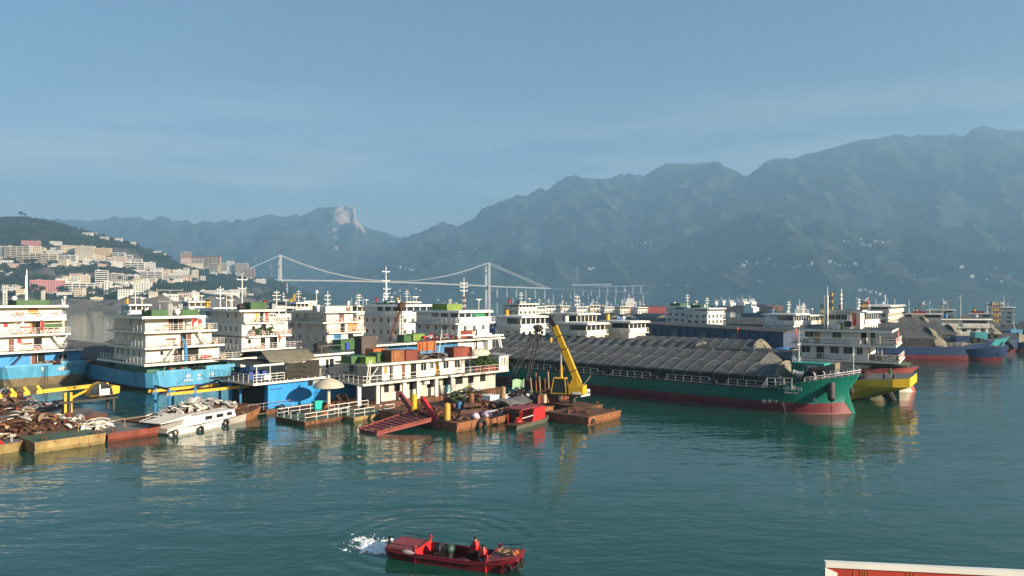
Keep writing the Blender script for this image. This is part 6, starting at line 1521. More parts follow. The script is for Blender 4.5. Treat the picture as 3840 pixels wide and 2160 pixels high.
# ---------------------------------------------------------------- black lattice shear legs
def shear_legs():
    d = 101.; o0 = P(1960, 1430, d); t = thing('shear_legs', 'black lattice shear legs leaning over the rust barge', 'derrick', (o0.x, o0.y, 1.0)); o = Vector(t.location)
    for a, b, w_ in ((P(1905, 1440, 99), P(2014, 1232, 103), .62), (P(1978, 1428, 104), P(2022, 1236, 105), .62)):
        m = MB(); n = 15; ax = (b-a).normalized(); s = ax.cross(Vector((0, 1, 0))).normalized(); r_ = ax.cross(s)
        pts = []
        for k in range(n+1):
            f = k/n; c = a.lerp(b, f)-o; e = w_/2*(.55+.45*math.sin(math.pi*min(1, max(0, f*1.1)))); pts.append([c+s*e+r_*e, c+s*e-r_*e, c-s*e-r_*e, c-s*e+r_*e])
        for k in range(n):
            for i in range(4):
                m.bar(pts[k][i], pts[k+1][i], .06, blackst, 4); m.bar(pts[k][i], pts[k+1][(i+1) % 4], .035, blackst, 4)
        m.build('lattice_leg', t)
    m = MB(); m.blob(P(2018, 1230, 103)-o, (.7, .6, .5), blackst, 8, 5, .5); m.bar(P(2005, 1226, 103)-o, P(2032, 1226, 104)-o, .2, blackst, 8); m.build('head_block', t)
    m = MB(); m.bar(P(2016, 1236, 104)-o, P(2020, 1300, 104.5)-o, .04, blackst, 4); m.build('fall_rope', t)
shear_legs()

# ================================================================ LADEN BARGES and the ships of the right half
def bow_hull(par, L_, B, zd, zb, zbow, mtop, mbot, mdeck, name='hull', flare=1.6, band=None):
    """hull with its bow at u=0 towards the viewer's right; v runs 0..B; straight sides, flared raised bow"""
    m = MB(); secs = []; c = B/2
    #      u,  half breadth at deck, at boot top, at waterline, deck height, overhang shift of the deck edge
    st = [(-L_, .80, .80, .72, zd), (-L_+5, 1, 1, .95, zd), (-16, 1, 1, .98, zd), (-10, 1, .985, .95, zd+.05), (-6.5, .94, .86, .80, zd+(zbow-zd)*.42), (-4, .82, .68, .61, zd+(zbow-zd)*.66), (-2, .62, .46, .39, zd+(zbow-zd)*.84), (-.7, .38, .25, .19, zd+(zbow-zd)*.95), (0, .08, .05, .03, zbow)]
    for u, a, b, w_, z in st:
        f = max(0, 1+u/7) if u > -7 else 0
        ud = u; ub = u-1.75*f; uw = u-1.0*f; uk = u-.3*f
        row = []
        for s in (-1, 1):
            pr = [(uk, w_*.9, -.8), (uw, w_, .08), (ub, b, zb), (ub+(ud-ub)*.18, b+(a-b)*.30, zb+(z-zb)*.42), (ud, a, z)]
            if s == 1: pr = pr[::-1]
            for uu, k, zz in pr: row.append((uu, c+s*k*c, zz))
        secs.append(row)
    pale_ = band or mbot
    m.loft(secs, [pale_, mbot, mtop, mtop, mdeck, mtop, mtop, mbot, pale_])
    r = secs[0]
    for j in range(4): m.poly([r[j], r[j+1], r[8-j], r[9-j]], (mbot, mbot, mtop, mtop)[j])
    m.poly(secs[-1], mtop)
    return m.build(name, par, fixn=True, smooth='auto')

def wheelhouse(par, u0, u1, v0, v1, levels, wmat=None, roof=True, wing=1.0, front_wins=5, screen=1.0, wrow=((.30,),), top_over=.7):
    """stacked bridge block: levels = [z0, z1, ... zroof]; the top storey is the wheelhouse with a wide window band on +u"""
    wmat = wmat or white2; n = len(levels)-1
    for k in range(n-1):
        z0, z1 = levels[k], levels[k+1]; house(par, u0, u1, v0, v1, z0, z1-.22, wmat)
        nw = max(2, int((v1-v0)/2.4)); wins(par, '+u', u1+.03, [(v0+(v1-v0)*(i+.7)/(nw+.4), z0+(z1-z0)*.55) for i in range(nw)], .75, .85, 2)
        nu = max(2, int((u1-u0)/2.3)); wins(par, '-v', v0-.03, [(u0+(u1-u0)*(i+.5)/nu, z0+(z1-z0)*.55) for i in range(nu)], .75, .85, 2)
        if k < n-2: slab(par, u0-.5, u1+.25, v0-.5, v1+.5, z1, .22, wmat); rail(par, [(u0, v0-.45, z1), (u1+.2, v0-.45, z1)], .95, 3, 1.3)
    z0, z1 = levels[-2], levels[-1]
    slab(par, u0-.6, u1+.5, v0-wing, v1+wing, z0, .25, wmat)
    rail(par, [(u0, v0-wing+.06, z0), (u1+.45, v0-wing+.06, z0)], .95, 3, 1.2); rail(par, [(u1+.45, v0-wing+.06, z0), (u1+.45, v0-.1, z0)], .95, 3, 1.2); rail(par, [(u1+.45, v1+.1, z0), (u1+.45, v1+wing-.06, z0)], .95, 3, 1.2)
    wu = u0+(u1-u0)*.35
    m = MB(); m.box(wu, u1+.42, v0-.05, v1+.05, z0, z0+screen, wmat); m.build('bridge_front', par)
    m = MB(); m.box(wu, u1, v0+.1, v1-.1, z0+screen, z1-.35, glass)
    m.build('wheelhouse_window', par)
    nw = front_wins
    for i in range(nw+1):
        v = v0+.06+(v1-v0-.12)*i/nw; MB().box(u1-.04, u1+.08, v-.09, v+.09, z0+screen, z1-.3, wmat).build('mullion', par)
    for i in range(3):
        u = wu+(u1-wu)*i/3+.1; MB().box(u-.35, u+.35, v0+.02, v0+.12, z0+screen-.3, z1-.3, wmat).build('side_post', par)
    house(par, u0, wu, v0+.2, v1-.2, z0, z1-.35, wmat, 'wheelhouse_wall')
    if roof:
        m = MB(); a, b, c, d = u0-.3, u1+top_over, v0-.6, v1+.6
        m.hexa([(a, c, z1-.35), (b, c, z1-.35), (b, d, z1-.35), (a, d, z1-.35), (a, c+.15, z1), (b-.25, c+.3, z1+.1), (b-.25, d-.3, z1+.1), (a, d-.15, z1)], wmat); m.build('roof', par)

# ---------------------------------------------------------------- green barge 11
def barge_11():
    F = Frame(3173, d=87.5, th=-40); B = 12.5; Lh = 84; zd = 3.05
    t = fthing(F, 'cargo_barge', 'teal and dark red cargo barge numbered 11 under a long tarpaulin', 'barge')
    bandm = pm('pale scuffed waterline band', (.34, .13, .12), .65, var=.25, scale=.6)
    h = bow_hull(t, Lh, B, zd, 1.35, 5.05, tealhull, redhull, deckgrey, band=bandm)
    tarp(t, -62, -9.2, 1.5, B-1.5, 4.45, 5.75, 2.15, seed=1)
    m = MB(); m.box(-62.5, -9, 1.55, B-1.55, zd, 4.5, black); m.build('hold_coaming', t)
    # side rails in bays with sloped ends
    for k in range(6):
        a = -62+k*9.1+1.0; b = a+7.3; m = MB(); z = zd
        for q in range(6): u = a+.5+(b-a-1.0)*q/5; m.bar((u, .12, z), (u, .12, z+.85), .03, greyst, 5)
        for zz in (.42, .85): m.bar((a+.5*zz, .12, z+zz), (b-.5*zz, .12, z+zz), .032, greyst, 5)
        m.bar((a, .12, z), (a+.5, .12, z+.85), .03, greyst, 5); m.bar((b, .12, z), (b-.5, .12, z+.85), .03, greyst, 5); m.build('side_railing', t)
    MB().box(-64, -8, -.04, .02, zd-.18, zd+.04, blackst).build('sheer_strake', t)
    for u in (-53.5, -44.4, -35.3, -26.2, -17.1): MB().blob((u, .25, zd+.3), (.5, .25, .3), blackst, 8, 5, .4).build('fairlead', t)
    # rails round the bow
    z = 5.05
    def edge(u):
        st = [(-10, 1, zd+.05), (-6.5, .94, zd+2*.42), (-4, .82, zd+2*.66), (-2, .62, zd+2*.84), (-.7, .38, zd+2*.95), (0, .08, 5.05)]
        for (u0, a0, z0), (u1, a1, z1) in zip(st, st[1:]):
            if u <= u1: f = (u-u0)/(u1-u0); return a0+(a1-a0)*f, z0+(z1-z0)*f
        return .1, 5.05
    pts = []
    for i in range(9): u = -5.2+5.1*i/8; k, zz = edge(u); pts.append((u, B/2-k*B/2+.1, zz))
    pts2 = [(u, B-v, zz) for u, v, zz in pts]
    rail(t, pts+pts2[::-1], .55, 2, 1.6, .032, name='bow_railing')
    r = MB(); a = [(-10.5, .3, zd), (-9.8, .3, zd+1.3), (-6.5, .3, zd+1.5)]
    for i in range(len(a)-1): r.bar(a[i], a[i+1], .04, white2, 6); r.bar(Vector(a[i])-Vector((0, 0, .5)), Vector(a[i+1])-Vector((0, 0, .5)), .035, white2, 6)
    for u in (-9.8, -8.7, -7.6, -6.6): r.bar((u, .3, zd), (u, .3, zd+1.4), .035, white2, 6)
    r.build('forecastle_railing', t)
    # forecastle: winch house, windlass, bollards, mast
    MB().box(-7.6, -6.2, 3.0, 5.2, zd+.5, zd+3.1, tealhull).build('winch_house', t); MB().box(-7.7, -3.4, 2.8, 5.6, zd+3.1, zd+3.35, pm('pale teal', (.03, .27, .25), .5)).build('winch_house_roof', t)
    MB().box(-6.19, -6.1, 3.9, 4.8, zd+.6, zd+2.5, dark).build('winch_house_door', t)
    for u, v in ((-5.2, 3.4), (-4.6, 5.4)):
        m = MB(); m.bar((u, v-.7, zd+1.75), (u, v+.7, zd+1.75), .42, greyst, 14); m.bar((u, v-.8, zd+1.75), (u, v-.65, zd+1.75), .65, black, 14); m.bar((u, v+.65, zd+1.75), (u, v+.8, zd+1.75), .65, black, 14); m.box(u-.5, u+.5, v-.6, v+.6, zd+.7, zd+1.5, greyst); m.build('windlass', t)
    m = MB(); m.lathe([(.55, 0), (.45, .3), (.35, 1.1), (.42, 1.25), (0, 1.3)], (0, 0, 0), greyst, 14); o = m.build('searchlight', t); o.location = (-6.0, 2.5, zd+1.7); o.rotation_euler = (0, R(70), R(200)); 
    for u in (-8.6, -7.9, -6.4, -5.9):
        MB().bar((u, .9, zd+.3), (u, .9, zd+1.35), .13, black, 8).build('bollard', t)
    mast(t, -7.0, 4.2, zd+3.3, 4.2, ((.55, .9),), white2, .07, lean=.0); mast(t, -.8, B/2, 4.9, 3.6, ((.7, .5),), white2, .06)
    for k in (0, .7): m = MB(); m.tube([(-7.5+k, 3.2, zd+3.35), (-7.4+k, 3.2, zd+4.1), (-7.2+k, 3.2, zd+4.1), (-7.1+k, 3.2, zd+3.35)], .04, white2, 6); m.build('roof_hoop', t)
    # folded canvas at the hold's end
    m = MB(); secs = []
    for i in range(13):
        f = i/12; v = 1.4+(B-2.8)*f; hh = 2.6*math.sin(math.pi*f)**.6
        secs.append([(-9.4, v, zd+.4+hh*.9+.5), (-8.9+.25*math.sin(i*2.2), v, zd+.4+hh*.75), (-8.2+.35*math.sin(i*1.6), v, zd+.3+hh*.4), (-7.7+.3*math.sin(i*2.8), v, zd+.1)])
    m.loft(secs, canvas); m.build('folded_canvas', t, smooth=True)
    m = MB()
    for k in range(8): m.torus((-8.6+.2*k, .9+.25*math.sin(k), zd+.25+.05*k), (.1*math.sin(k), .2, 1), .45, .06, blackst if k % 3 else ropem, 12, 5)
    m.build('rope_coil', t)
    # anchor pockets
    for s, v in (('near', None), ('far', None)):
        u = -2.6; k, zz = edge(u); vv = B/2-(k*.80)*B/2 if s == 'near' else B/2+(k*.80)*B/2; sg = -1 if s == 'near' else 1
        m = MB(); a = Vector((u-.1, vv-sg*.15, 4.05)); b = Vector((u+.35, vv+sg*.95, 2.05)); m.bar(a, b, .62, blackst, 16, .42); m.bar(b, b+Vector((.02, sg*.05, -.08)), .34, dark, 14); m.build('anchor_pipe', t)
        c = MB(); p = b+Vector((0, 0, -.1))
        while p.z > -.15: c.torus(p, (1, (int(p.z*10) % 2)*1.0, 0), .085, .03, rustdk, 8, 4); p = p+Vector((0, 0, -.17))
        c.build('anchor_chain', t)
    # writing
    def side(px): return F.u(px, 0)
    def wr(tx, px, py, s, nm='ship_name', u_off=0, mat=white2, inset=None, tilt=0):
        u = side(px)
        def half(uu, zz):
            if uu <= -10: return 1.0
            kk, ztop_ = edge(uu); kb = lerp_poly([(-10, .985), (-6.5, .86), (-4, .68), (-2, .46)], uu); f = max(0, min(1, (zz-1.35)/(ztop_-1.35)))
            return kb+(kk-kb)*(.30*f/.42 if f < .42 else .30+.70*(f-.42)/.58)
        zz = F.z(py, u, 0); v = B/2-half(u, zz)*B/2-.09
        # local heading of the plating
        yaw = math.atan2((half(u-.5, zz)-half(u+.5, zz))*B/2, 1.0)
        return text(nm, tx, s, h, (u, v, zz), (R(90), 0, yaw), mat, .015)
    wr('祥', 2950, 1459, .74); wr('牛', 2973, 1459, .74); wr('11', 2992, 1462, .66); wr('XIANG NIU', 2962, 1475, .33); wr('祥', 2866, 1506, .55, 'load_mark'); wr('牛', 2886, 1506, .55, 'load_mark'); wr('11', 2906, 1506, .5, 'load_mark'); 
    for k in range(6): wr('-%d' % (2+k), 2931+2*k, 1516+8*k, .26, 'draught_mark')
    m = MB(); u0 = side(3015); g_ = [(0, 0, 0), (1.15, 0, .02), (1.35, 0, .18), (1.1, 0, .45), (.75, 0, .40), (.95, 0, .62)]
    kb = lerp_poly([(-16, 1), (-10, .985), (-6.5, .86), (-4, .68), (-2, .46)], u0)
    m.tube([Vector((a*.95, .0, c*1.15)) for a, b, c in g_], .045, white2, 5); o = m.build('bulb_symbol', h); o.location = (u0, B/2-kb*B/2-.22, 1.42); o.rotation_euler = (0, 0, R(4))
    # superstructure at the far end
    wheelhouse(t, -78, -66.5, .9, 9.3, [zd, 5.6, 8.0, 10.2, 12.35], white2, wing=1.2)
    MB().box(-74, -70, 1.5, 5.5, 12.4, 13.6, limebox).build('rooftop_tank', t); lattice(t, -70, 6, 12.4, 2.6, .5, redlt, mat2=white2, name='signal_mast'); mast(t, -70, 6, 15, 3.6, ((.3, 1.8), (.5, 2.0), (.7, 1.8)), white2, .12); radar(t, -68, 8, 12.4, 1.8)
    MB().beam((-66.4, 4.5, 11.9), (-66.4, 8, 11.4), .1, .7, pm('green awning', (.02, .22, .10), .6)).build('green_awning', t)
    m = MB(); m.bar((-66, 5.2, zd), (-66, 5.2, 8.9), .16, rustdk, 8); m.bar((-66, 5.2, 8.7), (-72, 1.5, 11.0), .06, blackst, 5); m.bar((-66, 5.2, 8.7), (-70, -.2, 9.5), .06, blackst, 5); m.build('cargo_derrick', t)
barge_11()

# ---------------------------------------------------------------- second barge behind, and the third
def laden(px, d, th, L_, B, zd, label, mtop=bluedark, mbot=redhull, wh=None, ze=None, zr=None, tu0=None, humps=False, seed=2, canv=True, bay=2.3, group='laden barges under tarpaulins', tu1=-8.5, wm=None, levels=None, mat_gear=True):
    F = Frame(px, d=d, th=th); t = fthing(F, 'cargo_barge', label, 'barge', group=group); ze = ze or zd+1.4; zr = zr or ze+2.0
    bow_hull(t, L_, B, zd, min(1.2, zd*.45), zd+1.6, mtop, mbot, deckgrey)
    tarp(t, tu0 or -L_+17, tu1, 1.2, B-1.2, ze, zr, bay, humps=humps, seed=seed, straps=d < 200)
    MB().box((tu0 or -L_+17), tu1-.3, 1.25, B-1.25, zd, ze, blackst).build('hold_coaming', t)
    if canv:
        m = MB(); secs = []
        for i in range(11):
            f = i/10; v = 1.0+(B-2)*f; hh = (zr-zd)*math.sin(math.pi*f)**.5
            secs.append([(tu1-.4, v, zd+.2+hh), (tu1+.3+.2*math.sin(i*2.2), v, zd+.1+hh*.85), (tu1+1.2+.3*math.sin(i*1.6), v, zd+hh*.4), (tu1+1.6+.3*math.sin(i*2.8), v, zd)])
        m.loft(secs, canvas); m.build('folded_canvas', t, smooth=True)
        MB().box(-5.4, -3.8, B*.35, B*.6, zd+.8, zd+2.2, mtop).build('winch_house', t)
        m = MB(); m.bar((-3, B*.3, zd+1.6), (-3, B*.65, zd+1.6), .45, blackst, 12); m.build('windlass', t)
        rail(t, [(-7, .5, zd+.8), (-3, .9, zd+1.2), (-.8, B*.36, zd+1.6)], .7, 2, 1.5, mat=white2)
        mast(t, -2, B/2, zd+1.3, 4.0, ((.7, .8),), ropem, .07)
    if wh:
        wheelhouse(t, -L_+3, -L_+3+wh, B*.12, B*.88, levels or [zd, zd+2.5, zd+4.9, zd+7.3, zd+9.6], wm or white2)
        zt_ = (levels or [0, 0, 0, 0, zd+9.6])[-1]
        mast(t, -L_+5, B*.5, zt_, 5.2, ((.5, 1.8), (.7, 2.2)), white2, .12); radar(t, -L_+wh, B*.7, zt_, 1.6); dish(t, -L_+wh, B*.3, zt_, .5, .35)
    return F, t
FL2, t2 = laden(2985, 103, -38.8, 100, 13.5, 2.6, 'dark blue barge under a long grey tarpaulin behind barge 11', bluedark, redhull, wh=12, ze=4.7, zr=6.3, seed=8, levels=[2.6, 5.8, 8.3, 10.8, 13.1], canv=False, tu0=-84, tu1=-6)
for vv in (5, 8.5): MB().blob((-93, vv, 13.6), (.7, .8, .65), pm('dark green lamp', (.01, .05, .03), .4), 10, 6).build('searchlight', t2)
mast(t2, -95, 6.5, 13.2, 8.8, ((.2, 1.6), (.62, 2.2), (.86, 2.2)), white2, .16)
FL3, t3 = laden(2760, 123.2, -39, 74, 12.0, 3.0, 'barge with brown folded canvas at its bow behind the long tarpaulins', bluewall, redhull, wh=None, ze=4.6, zr=6.5, humps=True, seed=9)
FL4, t4 = laden(2990, 129.5, -39, 70, 12.0, 3.0, 'bright blue bowed barge with canvas arch left of the yellow bowed ship', bluewall, redhull, wh=None, ze=4.9, zr=6.6, seed=10)
flag(FL4, -2.2, 6, 4.5, 4.6, 'red flag on the bow staff of the bright blue bowed barge')

# ---------------------------------------------------------------- long open blue barge with dark coaming
def blue_open():
    F = Frame(3030, d=158, th=-66); L_ = 84; B = 12
    t = fthing(F, 'cargo_barge', 'long open dark blue barge with brown topped coaming crossing behind', 'barge')
    bow_hull(t, L_, B, 2.6, 1.0, 4.0, bluedark, redhull, deckgrey)
    MB().box(-L_+6, -8, .8, B-.8, 2.6, 6.5, bluedark).build('hold_coaming', t); MB().box(-L_+5.8, -7.8, .6, 1.2, 6.5, 6.85, rustdk).build('coaming_rail', t); MB().box(-L_+5.8, -7.8, B-1.2, B-.6, 6.5, 6.85, rustdk).build('coaming_rail', t)
    for k in range(22): u = -L_+8+k*3; MB().box(u-.12, u+.12, .55, .8, 2.6, 6.4, bluedark).build('stiffener', t)
    for k in range(5): u = -L_+12+k*12; MB().box(u-.8, u+.8, .3, .78, 3.0, 5.8, deckgrey).build('ladder_recess', t)
    tarp(t, -L_+6.5, -8.5, 1.2, B-1.2, 6.7, 7.5, 4, drop=.3, straps=False, seed=12)
    return F
FBO = blue_open()
for k, px in enumerate((2765,)):
    flag(FBO, FBO.u(px, .4), .4, 5.0, 2.5, 'orange red windsock flag on the long open blue barge', pm('orange flag', (.75, .12, .05), .7))

# ---------------------------------------------------------------- ship with lifebuoys at the right, its neighbours with yellow and pink bows
def ship_right():
    F = Frame(3250, d=114, th=-32); B = 12
    t = fthing(F, 'cargo_ship', 'white three deck ship with shaded side and rows of lifebuoys facing right', 'ship')
    # here u runs to the right end; the long shaded side faces the camera
    ul = F.u(3005, 0); L0, L1, L2, RF = 2.2, 4.85, 7.35, 9.65
    m = MB(); m.box(ul-2, 4.5, .3, B, -.6, 2.2, pm('dark green hull', (.012, .05, .04), .6)); m.build('hull', t)
    e1 = F.u(3392, 1.5); 
    house(t, ul, .3, .3, B-.5, L0, L1-.28, cream); house(t, ul, .2, .3, B-.5, L1, L2-.28, white2); house(t, ul+1, -1.0, .6, B-.8, L2, RF-.3, white2)
    slab(t, ul-1.4, 4.6, -.9, B, L1, .28, white2); slab(t, ul-1.6, 4.2, -.9, B, L2, .28, white2); slab(t, ul-.2, 3.6, -.6, B+.2, RF, .32, white2, blackst, 'roof')
    for z, ue in ((L1, 4.5), (L2, 4.1)): rail(t, [(ul-1.3, B-.2, z), (ul-1.3, -.8, z), (ue, -.8, z), (ue, B-.2, z)], 1.0, 4, 1.5, .036)
    wins(t, '-v', .27, [(F.u(px, .3), L1+1.45) for px in (3022, 3130, 3180)], 1.3, 1.1, 2); wins(t, '-v', .27, [(F.u(3224, .3), L1+1.4)], .8, 1.1, 2)
    MB().box(F.u(3062, .3), F.u(3090, .3), .25, .3, L1+.02, L1+2.0, dark).build('doorway', t)
    wins(t, '-v', .57, [(F.u(3035, .6), L2+1.35), (F.u(3138, .6), L2+1.35)], 1.3, 1.0, 2); MB().box(F.u(3055, .6), F.u(3075, .6), .52, .58, L2+.05, L2+1.9, tan).build('door', t)
    for a, b, mt in ((3180, 3202, dark), (3203, 3228, greenbox), (3230, 3250, dark), (3264, 3282, greenbox)): MB().box(F.u(a, 1.5), F.u(b, 1.5), 1.4, 1.5, L2+.02, L2+1.95, mt).build('canvas_screen', t)
    for px in (3222, 3261, 3300): MB().bar((F.u(px, -.4), -.4, L2), (F.u(px, -.4), -.4, RF-.3), .05, white2, 6).build('roof_post', t)
    MB().box(.2, .24, 1.2, 2.2, L1+.02, L1+2.0, dark).build('doorway', t); door(t, '+u', .22, 3.4, L0+.1, .9, 2.0, white2); wins(t, '+u', .34, [(1.6, L0+1.5), (4.5, L0+1.4)], .4, 1.0, 1); stair(t, (1.6, 4.0, L1), (1.6, 1.6, L2-.2), .6, white2)
    # upper bridge house
    house(t, F.u(3105, 3), F.u(3190, 3), 3, 9, RF, 12.6, white2); house(t, F.u(3190, 3), F.u(3225, 3), 3.4, 8.6, RF, 12.2, white); slab(t, F.u(3100, 3), F.u(3236, 3), 2.4, 9.5, 12.75, .22, white2, blackst, 'upper_roof')
    wins(t, '-v', 2.97, [(F.u(px, 3), 11.6) for px in (3120, 3142, 3165)], .9, .8, 2); MB().box(F.u(3195, 3), F.u(3210, 3), 3.3, 3.42, 10.2, 12.1, redbrt).build('red_door', t); wins(t, '-v', 2.97, [(F.u(3180, 3), 10.5)], 1.1, .9, 1)
    MB().box(F.u(3138, 2), F.u(3160, 2), 1.8, 2.6, RF+.05, RF+1.1, greenbox).build('green_locker', t); MB().box(F.u(3120, 1), F.u(3150, 1), 1, 1.1, RF+.05, RF+.95, white2).build('vent_panel', t)
    rail(t, [(F.u(3196, 2.6), 2.6, 10.9), (F.u(3240, 2.6), 2.6, 10.9)], .9, 3, 1, mat=white2)
    lattice(t, F.u(3098, 2), 2, RF, 5.5, .55, white2, name='signal_mast'); mast(t, F.u(3105, 3), 2.4, RF+4, 3.0, (), white2, .1); mast(t, F.u(3155, 6), 6, 12.7, 3.6, ((.3, 1.2), (.5, 1.6), (.7, 1.4)), white2, .14); lattice(t, F.u(3116, 5), 5, 12.7, 2.9, .5, yellow, mat2=black, name='banded_mast')
    L_ = 'red lifebuoy in the row on the %s rail of the shaded side ship'
    buoys(F, [(4.2, -.6+1.0*k, L2+.5, '+u') for k in range(6)], orange, white2, L_ % 'upper', 'lifebuoys of the shaded side ship'); buoys(F, [(4.6, -.4+1.25*k, L1+.5, '+u') for k in range(5)], orange, white2, L_ % 'lower', 'lifebuoys of the shaded side ship')
    flag(F, 4.3, 1.0, L2+.3, 2.4, 'dark red flag leaning from the upper rail of the shaded side ship')
ship_right()
def yellow_bow():
    F = Frame(3408, d=98, th=-35); B = 11
    t = fthing(F, 'cargo_barge', 'bright yellow bowed vessel lying behind barge 11', 'barge')
    m = MB(); secs = []
    for u, a, w_, z in ((-28, 1, .95, 3.1), (-9, 1, .9, 3.1), (-5, .98, .6, 3.3), (-2, .92, .15, 3.55), (0, .80, .02, 3.75)):
        f = max(0, 1+u/9); row = []
        for s in (-1, 1):
            pr = [(u-6.5*f, w_*.8, -.7), (u-5.5*f, w_, .1), (u-1.6*f, a*.96, 2.1-.2*f), (u, a, 2.45), (u, a, z)]
            if s == 1: pr = pr[::-1]
            row += [(uu, B/2+s*k*B/2, zz) for uu, k, zz in pr]
        secs.append(row)
    yd = yellowhull; m.loft(secs, [blackst, yd, yd, yd, deckgrey, yd, yd, yd, blackst]); r = secs[-1]
    for j in range(4): m.poly([r[j], r[j+1], r[8-j], r[9-j]], (blackst, yd, yd, yd)[j])
    m.build('hull', t, fixn=True)
    m = MB(); m.bar((-3.2, B*.35, 1.2), (-2.2, B*.28, .0), .75, blackst, 14, .55); m.build('anchor_recess', t); m = MB(); m.beam((-2.4, B*.3, 1.2), (-2.4, B*.3, -.5), .12, .16, rustdk); m.build('anchor_shank', t)
    for k in range(9): MB().blob((-6-1.8*(k % 5), 1.2+1.2*(k//5)+.3*k, 3.45+.1*(k % 3)), (.7, .8, .55), (blackst, rustdk, greyst, rustred)[k % 4], 8, 5, .5, k).build('deck_gear', t)
    MB().box(-12, -9.5, 1, 4.5, 3.1, 5.2, canvas).build('canvas_shelter', t)
    for k in range(2): m = MB(); m.bar((-7.5-3*k, 3.0, 4.2), (-7.5-3*k, 5.5, 4.2), .6, blackst, 14); m.bar((-7.5-3*k, 2.9, 4.2), (-7.5-3*k, 3.05, 4.2), .85, greyst, 14); m.build('windlass', t)
    for s in range(2): MB().bar((-2-s*1.2, 1.2, 3.5), (-2-s*1.2, 1.2, 4.2), .14, black, 8).build('bollard', t)
    return F
FY = yellow_bow()
def pink_bow():
    F = Frame(3440, d=109, th=-34); B = 9
    t = fthing(F, 'cargo_barge', 'vessel with faded pink bow and cream waterline beyond the yellow bow', 'barge')
    bow_hull(t, 30, B, 3.3, 1.6, 4.1, pinkm, pm('cream hull bottom', (.6, .52, .4), .6), deckgreen); 
    MB().box(-9, -1.5, 1, B-1, 4.2, 4.35, deckgreen).build('deck_plate', t)
    m = MB(); m.blob((-6, 3, 5), (1.2, 1.2, .9), blackst, 8, 5, .5); m.bar((-6, 3, 4.6), (-3.5, 4, 5.8), .1, blackst, 6); m.build('windlass', t); MB().box(-3.2, -2.8, 3.4, 3.9, 4.2, 5.6, greenbox).build('winch_post', t)
    MB().box(-1.75, -1.55, B/2-.6, B/2+.2, 1.8, 2.9, redbrt).build('anchor', t)
pink_bow()

# ================================================================ THE FLEET BEHIND
def block(par, u0, u1, v0, v1, z0, z1, mat, bands=True, nw=4, side=True):
    """one plain storey of a far ship: wall with a joined row of small windows"""
    house(par, u0, u1, v0, v1, z0, z1-.2, mat)
    m = MB(); n = max(2, nw); s = (v1-v0)/n; zc = z0+(z1-z0)*.55
    for i in range(n): v = v0+s*(i+.5); m.box(u1-.02, u1+.03, v-s*.22, v+s*.22, zc-.42, zc+.42, glass)
    k = max(2, int((u1-u0)/2.2)); s = (u1-u0)/k
    for i in range(k): u = u0+s*(i+.5); m.box(u-s*.25, u+s*.25, v0-.03, v0+.02, zc-.42, zc+.42, glass)
    m.build('window_row', par)
    slab(par, u0-.6, u1+.5, v0-.7, v1+.7, z1, .2, mat); rail(par, [(u0, v0-.6, z1), (u1+.4, v0-.6, z1), (u1+.4, v1+.6, z1)], .9, 2, 2.0, .03)
